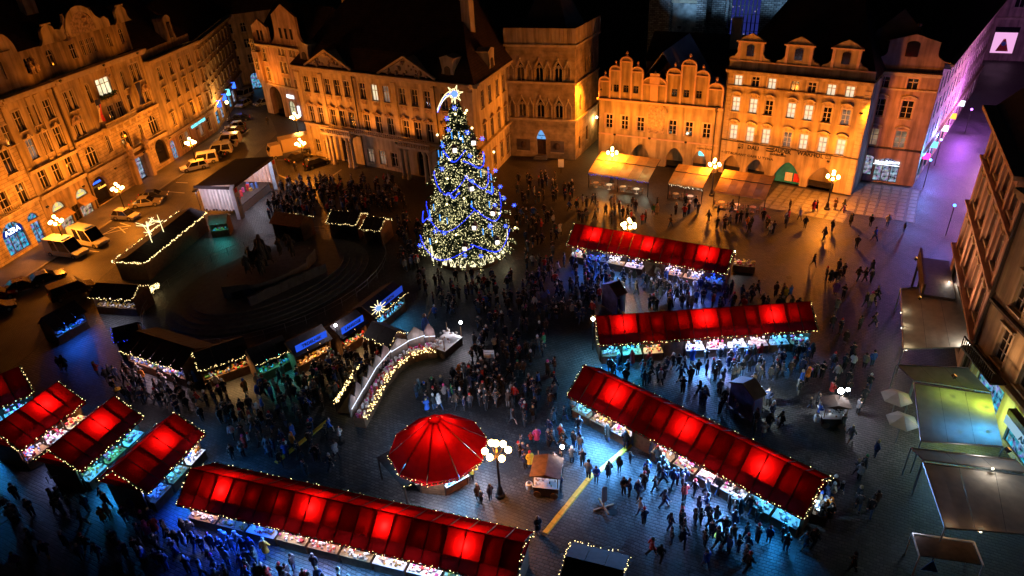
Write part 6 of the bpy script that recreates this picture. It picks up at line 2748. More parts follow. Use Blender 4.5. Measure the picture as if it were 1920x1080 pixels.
# comb of toy houses with strip lights: a curved counter ------------------------------------------------
pts = [at(x, y) for x, y in ((662, 800), (684, 762), (706, 722), (735, 690), (768, 668), (800, 660), (820, 658))]
t = thing('toy_village_counter', 'curved counter with cut out toy houses, white strip lights and warm garlands', 'market stall', (0, 0, 0))
q = random.Random(11)
STRIP = emis('cool_strip', (.8, .85, 1), 1.6)
for i in range(len(pts) - 1):
    a, c = pts[i], pts[i + 1]
    d = (c - a).normalized()
    nrm = Vector((d.y, -d.x, 0))
    L = (c - a).length
    b = MB()
    b.bar(a + Vector((0, 0, .55)) + nrm * .7, c + Vector((0, 0, .55)) + nrm * .7, 1.0, 1.1)
    b.build('counter', M['wood'], t)
    nh = max(1, int(L / 1.3))
    for k in range(nh):
        p = a.lerp(c, (k + .5) / nh)
        h = q.uniform(2.0, 2.6)
        w = L / nh * .46
        b = MB()
        b.prism([(-w, 1.0), (w, 1.0), (w, h), (0, h + .8), (-w, h)], -.06, .06)
        T = Matrix.Translation(p) @ Matrix.Rotation(math.atan2(d.y, d.x), 4, 'Z')
        b.build('toy_house', M['beige'] if q.random() < .6 else M['pink'], t, p, math.atan2(d.y, d.x))
    b = MB()
    b.tube(a + Vector((0, 0, 2.0)) + nrm * .25, c + Vector((0, 0, 2.0 + q.uniform(-.1, .2))) + nrm * .25, .045, .045, 5)
    b.build('strip_light', STRIP, t)
    lamp('POINT', (a + c) / 2 + Vector((0, 0, 2.3)) + nrm * .5, (.8, .75, 1), 14, t, .15)
    light_string(t, [a + Vector((0, 0, 1.2)) + nrm * 1.3, c + Vector((0, 0, 1.2)) + nrm * 1.3], 'bulb', step=.045, r=.05, jit=.22, garl=False, seed=i)
    g = MB()
    for k in range(30):
        p = a.lerp(c, q.random()) + nrm * q.uniform(.4, 1.1)
        g.box(p.x - .08, p.x + .08, p.y - .08, p.y + .08, 1.12, 1.12 + q.uniform(.1, .35), q.choice([1, 7, 6, 0, 1]))
    g.build('goods', GOODS, t, kind='stuff')
a, c = at(632, 772), at(676, 700)
t = thing('light_ramp', 'dark wooden ramp edged with a dense rope of warm lights', 'ramp', (0, 0, 0))
d = (c - a).normalized()
nrm = Vector((d.y, -d.x, 0))
for k in range(14):
    p = a.lerp(c, k / 13) + nrm * 1.1
    b = MB()
    b.bar(p - nrm * .9 + Vector((0, 0, .1)), p + nrm * .9 + Vector((0, 0, .1 + .02 * (k % 2))), .5, .1)
    b.build('plank', M['wood_dark'], t)
b = MB()
b.bar(a + Vector((0, 0, .5)), c + Vector((0, 0, .5)), .08, 1.0)
b.build('side_board', M['wood_dark'], t)
light_string(t, [a + Vector((0, 0, 1.1)), c + Vector((0, 0, 1.1))], 'bulb', step=.03, r=.05, jit=.16, garl=False, seed=77)
# wooden doll with a blue gown and a toy horse among the houses
p = at(802, 640)
t = thing('wooden_doll', 'painted wooden doll in a blue gown raising a pale staff above the toy houses', 'figure', (p.x, p.y, 0))
b = MB()
b.lathe([(.45, 1.2), (.42, 2.0), (.28, 2.7), (.12, 2.95)], 10)
b.build('gown', GOODS[4], t)
b = MB()
b.ball((0, 0, 3.15), .22, 8, 6)
b.build('head', M['pink'], t)
b = MB()
b.bar((.2, 0, 2.6), (.8, 0, 3.9), .09)
b.build('staff', M['wood_pale'], t)
p = at(722, 655)
t = thing('wooden_horse', 'cut out wooden rocking horse head beside the toy village counter', 'figure', (p.x, p.y, 0), R(-30))
b = MB()
b.prism([(-.5, .6), (-.2, .2), (.1, .6), (.5, .5), (.5, 1.1), (.75, 1.5), (.5, 1.9), (.2, 1.5), (-.3, 1.3), (-.6, 1.2)], -.06, .06)
b.build('board', M['pink'], t)

# the three bright carts -----------------------------------------------------------------------------
def cart(label, px, py, rz, w, d, roofm, lampcol, pw, hx, seed):
    p = at(px, py)
    t = thing('vendor_cart', label, 'vendor cart', (p.x, p.y, 0), rz, 'small lamp lit vendor carts')
    b = MB()
    b.box(-w / 2, w / 2, -d / 2, d / 2, .1, .95)
    b.build('body', M['wood_dark'], t)
    b = MB()
    b.box(-w / 2 - .05, w / 2 + .05, -d / 2 - .05, d / 2 + .05, .952, 1.0)
    b.build('counter_top', M['white'], t)
    b = MB()
    for x in (-w / 2 + .05, w / 2 - .05):
        for y in (-d / 2 + .05, d / 2 - .05):
            b.box(x - .03, x + .03, y - .03, y + .03, 1.0, 2.2)
    build_each(b, 'post', M['wood_pale'], t)
    if roofm:
        b = MB()
        b.prism([(-w / 2 - .2, 2.2), (w / 2 + .2, 2.2), (0, 2.5)], -d / 2 - .2, d / 2 * .55)
        b.build('roof', M[roofm], t)
    q = random.Random(seed)
    goods_mesh(w - .1, d * .8, 1.0, q, 22, [1, 6, 5, 1]).build('goods', GOODS, t, (-w / 2 + .05, -d / 2 + .1, 0), kind='stuff')
    b = MB()
    b.tube((hx, d / 2, 0), (hx, d / 2, 2.55), .03, .03, 6)
    b.build('lamp_pole', M['iron'], t)
    b = MB()
    b.ball((hx, d / 2 + .1, 2.65), .15, 9, 7)
    b.build('lamp_bulb', M['lampw'], t)
    lamp('SPOT', (hx + .1, d / 2 + .3, 2.95), lampcol, pw, t, .1, (hx, d / 2 - .4, 0), 125, .9)
    for x in (-w / 2 + .3, w / 2 - .3):
        b = MB()
        b.tube((x, -d / 2 - .06, .3), (x, -d / 2 - .12, .3), .3, .3, 12)
        b.build('wheel', M['wood'], t)
    b = MB()
    b.lathe([(.2, 1.0), (.26, 1.15), (.27, 1.55), (.16, 1.62)], 10, (-w / 2 - .35, -d / 2 + .3, -.6))
    b.build('bucket', M['white'], t)
    return t


cart('wooden cart with brown plank roof by the yellow cable cover', 1028, 908, R(-12), 1.9, 2.6, 'wood', (.95, .88, 1.0), 620, .95, 1)
cart('white topped cart under a spotlight beside the toy village counter', 838, 655, R(-35), 1.9, 2.8, None, (.95, .88, 1.0), 700, .9, 2)
cart('dark roast cart below the glaring pole lamp at right', 1556, 790, R(-8), 1.8, 1.6, 'wood_dark', (.85, .88, 1.0), 1100, 1.2, 3)
p = at(1577, 733, 3.2)
t = thing('pole_lamp', 'glaring white lamp on a slim pole above the dark roast cart', 'lamp', (p.x, p.y, 0))
b = MB()
b.tube((0, 0, 0), (0, 0, 3.1), .04, .04, 6)
b.build('pole', M['iron'], t)
b = MB()
b.ball((0, 0, 3.2), .24, 9, 7)
b.build('bulb', M['lampw'], t)
p = at(1112, 598, 3.6)
t = thing('pole_lamp', 'blue white floodlight on a pole at the left end of the three part stall', 'lamp', (p.x, p.y, 0))
b = MB()
b.tube((0, 0, 0), (0, 0, 3.5), .04, .04, 6)
b.build('pole', M['iron'], t)
b = MB()
b.ball((0, 0, 3.6), .17, 9, 7)
b.build('bulb', M['lampw'], t)
lamp('SPOT', (-.1, -.2, 3.75), (.2, .65, 1.0), 1100, t, .1, (-1.2, -1.5, 0), 130, .9)

def table(label, px, py, rz, w, d, pal, col, pw):
    p = at(px, py)
    t = thing('display_table', label, 'display table', (p.x, p.y, 0), rz, 'goods tables at the stall ends')
    b = MB()
    b.box(-w / 2, w / 2, -d / 2, d / 2, .05, .85)
    b.build('table', M['wood'], t)
    goods_mesh(w, d * .9, .86, random.Random(px), 30, pal).build('goods', GOODS, t, (-w / 2, -d / 2, 0), kind='stuff')
    b = MB()
    b.tube((-w / 2, d / 2, 0), (-w / 2, d / 2, 2.08), .03, .03, 6)
    b.build('lamp_post', M['iron'], t)
    b = MB()
    b.ball((-w / 2, d / 2, 2.15), .08, 8, 6)
    b.build('bulb', M['lampwarm'], t)
    lamp('SPOT', (-w / 2 + .2, d / 2 - .1, 2.2), col, pw, t, .1, (0, -.2, .8), 120, .8)


table('table heaped with red and white sweets at the fourth left stall', 252, 934, R(-38), 2.2, 1.2, [0, 0, 1, 6], (1, .75, .75), 160)
table('table of pale blue glass baubles at the right end of the diagonal stall', 1536, 958, R(62), 2.6, 1.0, [4, 6, 6, 1], (.4, .7, 1), 200)
table('table of orange wares right of the red stall by the fir tree', 1394, 508, R(-20), 2.4, 1.0, [2, 5, 0, 2], (.9, .8, .8), 120)
table('cheese table at the lower end of the second left stall', 62, 868, R(-38), 1.8, 1.0, [0, 4, 0], (.4, .5, 1), 90)

# poster stands: white lit boards with a gable top ---------------------------------------------------
for px, py, rz, lb in ((1150, 580, R(-62), 'tall poster board with a lit white gable top between the two upper red stalls'), (1395, 772, R(-62), 'tall poster board with a lit gable top right of the diagonal red stall')):
    p = at(px, py)
    t = thing('poster_board', lb, 'poster board', (p.x, p.y, 0), rz, 'gable topped poster boards')
    for s in (-1, 1):
        b = MB()
        b.prism([(-1.3, .1), (1.3, .1), (1.3, 2.5), (0, 3.2), (-1.3, 2.5)], s * .5 - .05, s * .5 + .05)
        b.build('board', mat('poster_violet', (.1, .09, .22), .6, .6, 1.2) if s < 0 else M['white'], t)
    b = MB()
    b.prism([(-1.42, 2.5), (0, 3.26), (1.42, 2.5), (1.42, 2.6), (0, 3.38), (-1.42, 2.6)], -.7, .7)
    b.build('roof', M['wood_dark'], t)
    g = MB()
    q = random.Random(px)
    for k in range(16):
        x, z = q.uniform(-1.1, 1.1), q.uniform(.4, 2.5)
        g.box(x - .14, x + .14, .56, .62, z, z + .3, q.randrange(8))
    g.build('notice', GOODS, t, kind='stuff')
    lamp('SPOT', (0, 1.0, 2.6), (.8, .95, .9), 1100, t, .1, (0, 2.2, 0), 150, .9)
    b = MB()
    b.prism([(-.95, 1.5), (.95, 1.5), (.95, 2.35), (0, 2.85), (-.95, 2.35)], .556, .57)
    b.build('glow_panel', emis('glow_panel_%d' % px, (.75, .9, .9), .9), t)  # glow put into the panel so the board front looks lit
    b = MB()
    b.box(-.6, .6, .9, 1.0, 2.62, 2.7)
    b.build('tube_lamp', M['neon_w'], t)

# yellow cable covers --------------------------------------------------------------------------------
for (a, c), lb in ((((1022, 1000), (1112, 888)), 'bright yellow cable cover lying on the setts beside the brown roofed cart'), (((1122, 885), (1184, 832)), 'yellow cable cover running up to the diagonal red stall'), (((517, 868), (617, 787)), 'dim yellow cable cover in the dark left of the round stall')):
    p, q = at(*a), at(*c)
    t = thing('cable_cover', lb, 'cable cover', (p.x, p.y, 0), math.atan2((q - p).y, (q - p).x), 'yellow cable covers on the ground')
    L = (q - p).length
    n = max(3, int(L / .9))
    b = MB()
    w = .17
    b.prism([(-w * 1.3, .002), (w * 1.3, .002), (w, .06), (-w, .06)], .01, L / n - .01, 0)
    me = b.mesh('cover_segment', M['yellow'])
    for k in range(n):
        inst('cover_segment', me, t, (L * k / n, 0, 0), -PI / 2)
# standing signs on round yellow feet
for px, py, lb in ((1345, 1003, 'small sign on a round yellow foot in the dark right foreground'), (219, 730, 'small sign on a round yellow foot near the left red stalls')):
    p = at(px, py)
    t = thing('standing_sign', lb, 'sign', (p.x, p.y, 0), .4, 'signs on round yellow feet')
    b = MB()
    b.lathe([(.34, 0), (.34, .05), (.05, .1)], 14)
    b.build('foot', M['yellow'], t)
    b = MB()
    b.tube((0, 0, .1), (0, 0, 1.3), .03, .03, 6)
    b.build('post', M['yellow'], t)
    b = MB()
    b.box(-.28, .28, -.02, .02, 1.3, 1.6)
    b.build('plate', M['black'], t)
p = at(919, 690)
t = thing('standing_sign', 'white notice of three rows on a thin post in the dark middle of the square', 'sign', (p.x, p.y, 0), -.1)
b = MB()
b.tube((0, 0, 0), (0, 0, 1.5), .03, .03, 6)
b.build('post', M['iron'], t)
b = MB()
b.box(-.5, .5, -.03, .03, 1.2, 2.1)
b.build('plate', M['white'], t)
b = MB()
for k in range(3):
    b.box(-.44, .44, -.036, -.031, 1.3 + k * .27, 1.33 + k * .27)
build_each(b, 'text_line', M['black'], t)
p = at(1132, 952)
t = thing('standing_sign', 'pale board on a wooden cross foot near the yellow cable cover', 'sign', (p.x, p.y, 0), .3)
b = MB()
b.bar((-.8, 0, .06), (.8, 0, .06), .12, .1)
b.bar((0, -.8, .165), (0, .8, .165), .12, .1)
build_each(b, 'cross_foot', M['wood_pale'], t)
b = MB()
b.tube((0, 0, .2), (0, 0, 2.2), .04, .04, 6)
b.build('post', M['wood_pale'], t)
b = MB()
b.box(-.2, .2, -.1, -.05, .7, 2.2)
b.build('plate', M['pink'], t)
p = at(1052, 325)
t = thing('standing_sign', 'white notice board on a post before the gothic tower house', 'sign', (p.x, p.y, 0), -.2)
b = MB()
b.tube((0, 0, 0), (0, 0, 1.2), .04, .04, 6)
b.build('post', M['iron'], t)
b = MB()
b.box(-.45, .45, -.03, .03, 1.0, 2.3)
b.build('plate', M['white'], t)

# ================================================================== STAGE
a, c = at(452, 407), at(517, 354)
t = thing('stage', 'open stage with black roof, pale draped sides and lettered pylons', 'stage', (a.x, a.y, 0), math.atan2((c - a).y, (c - a).x))
L = (c - a).length
D = (at(392, 401) - a).length
b = MB()
b.box(0, L, .6, D, .9, 1.1)
b.build('deck', M['wood_dark'], t)
b = MB()
b.face([(-.4, -.6, 5.2), (L + .4, -.6, 5.2), (L + .4, D + .3, 4.7), (-.4, D + .3, 4.7)])
b.box(-.4, L + .4, -.64, -.6, 4.75, 5.2)
b.box(-.44, -.4, -.6, D + .3, 4.4, 4.9)
b.build('roof', M['felt'], t)
for y0, y1, x in ((.2, D, 0), (.2, D, L)):
    b = MB()
    n = 30
    for i in range(n):
        f = lambda k: x + .1 * math.sin(k * 2.1) + .05 * math.sin(k * .7)
        ya, yb = y0 + (y1 - y0) * i / n, y0 + (y1 - y0) * (i + 1) / n
        b.face([(f(i), ya, .9), (f(i + 1), yb, .9), (f(i + 1), yb, 4.7), (f(i), ya, 4.7)])
    b.build('side_curtain', M['whitecloth'], t)
b = MB()
n = 30
for i in range(n):
    f = lambda k: D - .1 + .08 * math.sin(k * 1.9)
    b.face([(L * i / n, f(i), .9), (L * (i + 1) / n, f(i + 1), .9), (L * (i + 1) / n, f(i + 1), 4.7), (L * i / n, f(i), 4.7)])
b.build('back_curtain', M['whitecloth'], t)
for k, x in enumerate((-.3, L + .3)):
    b = MB()
    b.box(x - .55, x + .55, -.5, .1, 0, 4.6)
    b.prism([(x - .55 + 1.1 * i / 8, 4.6 + .5 * math.sin(PI * i / 8)) for i in range(9)], -.5, .1)
    b.build('pylon', mat('pylon_blue_%d' % k, (.45, .5, .58), .6, .2, 1.2), t)
    b = MB()
    b.box(x - .3, x + .3, -.54, -.505, 4.0, 4.6)
    b.build('red_mark', GOODS[0], t)
    text('CESKY', t, (x, -.54, 2.6), .5, GOODS[4], rot=(PI / 2, -PI / 2, 0))
for x in (.0, L):
    b = MB()
    b.box(x - .1, x + .1, .1, .3, 0, 5)
    b.build('truss_post', M['steel'], t)
b = MB()
b.face([(.6, .62, 1.1), (L - .6, .62, 1.1), (L - .6, .4, .0), (.6, .4, 0)])
b.build('front_skirt', M['white'], t)
b = MB()
q = random.Random(4)
for k in range(16):
    x, y = q.uniform(1, L - 1), q.uniform(1.6, D - 1)
    s = q.uniform(.2, .5)
    b.box(x - s / 2, x + s / 2, y - s / 2, y + s / 2, 1.1, 1.1 + q.uniform(.4, 1.1), q.choice([0, 2, 4, 4, 7]))
b.build('equipment', GOODS, t, kind='stuff')
for x in (L * .25, L * .7):
    b = MB()
    b.box(x - .2, x + .2, .5, .8, 4.55, 4.7)
    b.build('stage_lamp', M['lampw'], t)
    lamp('POINT', (x, 1.6, 4.1), (.85, .8, 1.0), 380, t, .15)
p = at(420, 348, 7)
lamp('AREA', (-3.4, 3.5, 5.3), (.8, .62, .75), 420, t, 1, (0, D / 2, 2), sx=1.2, sy=.4)
b = MB()
b.box(-3.7, -3.1, 3.2, 3.8, 5.32, 5.5)
b.tube((-3.4, 3.5, 0), (-3.4, 3.5, 5.3), .05, .05, 6)
b.build('side_lamp', M['iron'], t)
hut('small drinks tent with greenish lit awning in front of the stage', (388, 420), (425, 416), 2.6, 't', None, seed=41, roof='cream_cloth', pw=45, ze=2.2, zr=2.9)

# ================================================================== MONUMENT
mc = at(512, 530)
e1, e2 = at(668, 470), at(398, 590)
ma = math.atan2((e1 - e2).y, (e1 - e2).x)
A_, B_ = 12.4, 9.0
t = thing('monument', 'dark bronze and granite monument on curved steps in the unlit ring of huts', 'monument', (mc.x, mc.y, 0), ma)
for k in range(5):
    b = MB()
    A2, B2 = A_ - k * .75, B_ - k * .75
    out = [(A2 * math.cos(2 * PI * i / 64), B2 * math.sin(2 * PI * i / 64)) for i in range(64)]
    b.slab(out, .16 * k, .16 * (k + 1))
    b.build('step', M['granite'], t)
b = MB()
out = [(5.4 * math.cos(2 * PI * i / 40) * (1 + .12 * math.sin(i)), 3.4 * math.sin(2 * PI * i / 40)) for i in range(40)]
b.slab(out, .8, 2.3)
b.build('plinth', M['granite'], t)
b = MB()
for i in range(10):
    x0 = -5 + i
    b.box(x0 + .02, x0 + .98, -4.3, -3.9, .8, 1.9 + .06 * (i % 3))
build_each(b, 'wall_block', M['granite'], t)
MON = t
# railing round the monument
t = thing('railing', 'thin metal railing in a ring round the dark monument', 'railing', (mc.x, mc.y, 0), ma)
nr = 40
for i in range(nr):
    a0_, a1_ = 2 * PI * i / nr, 2 * PI * (i + 1) / nr
    ra, rb_ = A_ + 2.3, B_ + 2.3
    p, q_ = Vector((ra * math.cos(a0_), rb_ * math.sin(a0_), 0)), Vector((ra * math.cos(a1_), rb_ * math.sin(a1_), 0))
    b = MB()
    b.tube(p, p + Vector((0, 0, 1.05)), .025, .025, 5)
    b.tube(p + Vector((0, 0, 1.03)), q_ + Vector((0, 0, 1.03)), .02, .02, 5)
    b.tube(p + Vector((0, 0, .5)), q_ + Vector((0, 0, .5)), .015, .015, 4)
    b.build('rail_section', M['steel'], t)

# ================================================================== RESTAURANT AWNINGS
def awning(label, fL, fR, depth, zf, zb, clothm, group, lights=(), string=None, n=None, parapet=True, seed=1, hang=None):
    a, c = at(*fL, zf), at(*fR, zf)
    d = c - a
    L = d.length
    t = thing('awning', label, 'awning', (a.x, a.y, 0), math.atan2(d.y, d.x), group)
    n = n or max(3, int(L / 1.4))
    ym = depth * .55
    zm = zf + (zb - zf) * .62
    me = []
    for (y0, z0, y1, z1) in ((0, zf, ym, zm), (ym + .12, zm + .1, depth, zb)):
        k = MB()
        w = L / n
        k.face([(.012, y0, z0), (w / 2, y0, z0 - .05), (w / 2, y1, z1 - .05), (.012, y1, z1)])
        k.face([(w / 2, y0, z0 - .05), (w - .012, y0, z0), (w - .012, y1, z1), (w / 2, y1, z1 - .05)])
        if y0 == 0:
            k.face([(.012, -.01, z0 - .25), (w - .012, -.01, z0 - .25), (w - .012, 0, z0), (.012, 0, z0)])
        m_ = k.mesh('cloth_panel', M[clothm])
        for i in range(n):
            inst('cloth_panel', m_, t, (i * w, 0, 0))
    b = MB()
    for x in (.05, L / 2, L - .05):
        b.box(x - .05, x + .05, .05, .15, 0, zf)
    for x in (.05, L - .05):
        b.bar((x, 0.1, zf - .05), (x, depth, zb - .05), .06)
    build_each(b, 'frame_post', M['iron'], t)
    q = random.Random(seed)
    # tables and diners' chairs below
    for i in range(int(L / 2.1)):
        x, y = 1.0 + i * 2.1, .6
        b = MB()
        b.lathe([(.25, 0), (.04, .05), (.04, .7), (.45, .72), (.45, .76), (.01, .77)], 8, (x, y, 0))
        o = b.build('table', M['white'] if i % 2 else M['wood_pale'], None, (a.x, a.y, 0), t.rotation_euler.z)
        tag(o, '%s round table, %s from the left under the %s' % ('white' if i % 2 else 'wooden', ORD[i], label.split(',')[0]), 'table', 'tables under the ' + label.split(',')[0])
        for s in (-1, 1):
            b = MB()
            b.box(x + s * .72 - .2, x + s * .72 + .2, y - .2, y + .2, .4, .46)
            b.box(x + s * .9 - .03, x + s * .9 + .03, y - .2, y + .2, .46, .95)
            for cx in (-.17, .17):
                for cy_ in (-.17, .17):
                    b.box(x + s * .72 + cx - .02, x + s * .72 + cx + .02, y + cy_ - .02, y + cy_ + .02, 0, .4)
            o = b.build('chair', M['wood'], None, (a.x, a.y, 0), t.rotation_euler.z)
            tag(o, 'chair %s of the %s table under the %s' % ('left' if s < 0 else 'right', ORD[i], label.split(',')[0]), 'chair', 'chairs under the ' + label.split(',')[0])
    for (fx, fy, col, pw) in lights:
        b = MB()
        b.ball((fx * L, fy * depth, zf - .35), .1, 8, 6)
        b.build('hanging_lamp', M['bulbw'], t)
        lamp('POINT', (fx * L, fy * depth, zf - .6), col, pw, t, .1)
    if string:
        light_string(t, [(0, -.05, zf - .22), (L, -.05, zf - .22)], string, step=.12, garl=False, seed=seed)
    return t, L


g_ = 'ochre restaurant awnings'
awning('longest ochre awning, edged with violet blue lights, before the gabled house', (1103, 322), (1216, 339), 5.0, 2.5, 4.0, 'ochre_cloth', g_, ((.2, .3, (.9, .95, .6), 130), (.55, .4, (.9, .95, .6), 130), (.9, .3, (.9, .95, .7), 130)), 'bulbb', seed=1)
awning('smallest ochre awning, edged with white lights, beside a lantern', (1253, 342), (1318, 352), 4.2, 2.5, 3.8, 'ochre_cloth', g_, ((.3, .3, (1, .6, .3), 70), (.8, .4, (.9, .9, 1), 60)), 'bulbw', seed=2)
awning('brown topped ochre awning, left of the blue hoarding', (1339, 357), (1436, 372), 4.6, 2.5, 3.9, 'ochre_cloth', g_, ((.3, .4, (.4, .3, 1), 30), (.8, .4, (.4, .3, 1), 30)), None, seed=3)


def canopy(label, tl, tr, br, bl, z, zrise, m, lights=(), n=6):
    n = 3
    P = [at(*p, zz) for p, zz in ((tl, z), (tr, z + zrise), (br, z + zrise), (bl, z))]
    t = thing('terrace_canopy', label, 'canopy', (P[3].x, P[3].y, 0), 0, 'pale terrace canopies on the right')
    o = Vector((P[3].x, P[3].y, 0))
    Q = [p - o for p in P]
    for i in range(n):
        u0, u1 = i / n + .002, (i + 1) / n - .002
        um = (u0 + u1) / 2
        S_ = lambda u, v: (Q[3].lerp(Q[2], u)).lerp(Q[0].lerp(Q[1], u), v)
        b = MB()
        for (ua, ub, da, db) in ((u0, um, 0, -.03), (um, u1, -.03, 0)):
            for v in range(3):
                b.face([S_(ua, v / 3) + Vector((0, 0, da)), S_(ub, v / 3) + Vector((0, 0, db)), S_(ub, (v + 1) / 3) + Vector((0, 0, db)), S_(ua, (v + 1) / 3) + Vector((0, 0, da))])
        b.build('cloth_panel', M[m], t)
    b = MB()
    for c in Q:
        b.tube((c.x, c.y, 0), c, .05, .05, 6)
    for c, e in ((Q[0], Q[3]), (Q[3], Q[2]), (Q[0], Q[1])):
        b.tube(c, e, .06, .06, 6)
    build_each(b, 'frame_post', M['steel'], t)
    for (u, v, dz, col, pw) in lights:
        p = S_(u, v) + Vector((0, 0, dz))
        b = MB()
        b.ball(p, .09, 8, 6)
        b.build('lamp', M['bulbw'], t)
        lamp('POINT', p + Vector((0, 0, -.2 if dz < 0 else .2)), col, pw, t, .1)
    return t


canopy('square brown canopy nearest the violet street, carried on white posts', (1689, 541), (1793, 531), (1826, 650), (1694, 655), 2.7, .6, 'cream_cloth', ((.0, .35, -.2, (1, .8, .5), 45), (.0, .6, -.2, (1, .8, .5), 45), (.05, .02, -.2, (1, .8, .5), 45), (.9, .02, .35, (1, .9, .75), 110), (.85, .98, .35, (1, .9, .75), 110)), 6)
canopy('pale upper slope of the green lit canopy', (1681, 684), (1815, 690), (1858, 735), (1713, 713), 2.7, .5, 'cream_cloth', (), 7)
canopy('lower canopy slope glowing green and blue beside the balcony house', (1714, 719), (1858, 739), (1881, 838), (1727, 827), 3.2, .0, 'cream_cloth', ((.9, .72, -.5, (.7, 1, .05), 330), (.5, .85, -.6, (.6, .9, .1), 120), (.85, .25, -.6, (.05, .45, 1), 420), (.5, .2, -.7, (.05, .4, 1), 160)), 7)
canopy('pale upper slope of the canopy nearest the camera', (1708, 840), (1905, 862), (1935, 888), (1731, 862), 2.7, .5, 'cream_cloth', (), 7)
canopy('dim brown canopy slope nearest the camera on the right edge', (1731, 868), (1935, 893), (1945, 1003), (1772, 990), 3.2, -.4, 'cream_cloth', ((.05, .05, -.2, (1, .5, .2), 8), (.4, .02, -.2, (1, .5, .2), 8), (.62, .95, .5, (1, .88, .75), 60)), 7)
for px, py, lb in ((1683, 738, 'upper of two small pale parasols beside the canopies'), (1694, 782, 'lower of two small pale parasols beside the canopies')):
    p = at(px, py, 2.6)
    t = thing('parasol', lb, 'parasol', (p.x, p.y, 0), .3, 'pale parasols')
    b = MB()
    b.tube((0, 0, 0), (0, 0, 2.7), .03, .03, 6)
    b.build('pole', M['steel'], t)
    for k in range(6):
        a0_, a1_ = k * PI / 3, (k + 1) * PI / 3
        b = MB()
        b.face([(1.2 * math.cos(a0_ + .01), 1.2 * math.sin(a0_ + .01), 2.2), (1.2 * math.cos(a1_ - .01), 1.2 * math.sin(a1_ - .01), 2.2), (0, 0, 2.75)])
        b.build('cloth_panel', M['cream_cloth'], t)
    lamp('POINT', (0.3, -.5, 2.0), (1, .6, .4) if py < 760 else (1, .9, .6), 12, t, .08)
p = at(1760, 1068)
t = thing('white_cart', 'white framed cart with a triangular blue sign at the bottom right corner', 'cart', (p.x, p.y, 0), R(-15))
b = MB()
for x in (-1.8, 1.8):
    for y in (-.9, .9):
        b.tube((x, y, 0), (x, y, 2.0), .05, .05, 6)
b.tube((-1.8, -.9, 2.0), (-1.8, .9, 2.0), .06, .06, 6)
b.tube((1.8, -.9, 2.0), (1.8, .9, 2.0), .06, .06, 6)
b.tube((-1.8, .9, 2.0), (1.8, .9, 2.0), .06, .06, 6)
build_each(b, 'frame_bar', M['white'], t)
b = MB()
b.box(-1.7, 1.7, -.8, .8, 1.9, 1.96)
b.build('roof', M['wood_dark'], t)
b = MB()
b.prism([(-1.5, .9), (-.5, .9), (-1.0, 1.9)], -1.0, -.95)
b.build('triangle_sign', GOODS[4], t)
lamp('POINT', (-1.6, 1.2, 2.4), (.8, .8, 1), 20, t, .08)


# ================================================================== VEHICLES
CP = {}


def paint(name, c, rough=.25):
    if name not in CP:
        CP[name] = mat('car_paint_' + name, c, rough, .04, 2, 0, spec=.6)
    return CP[name]


WHEEL = None


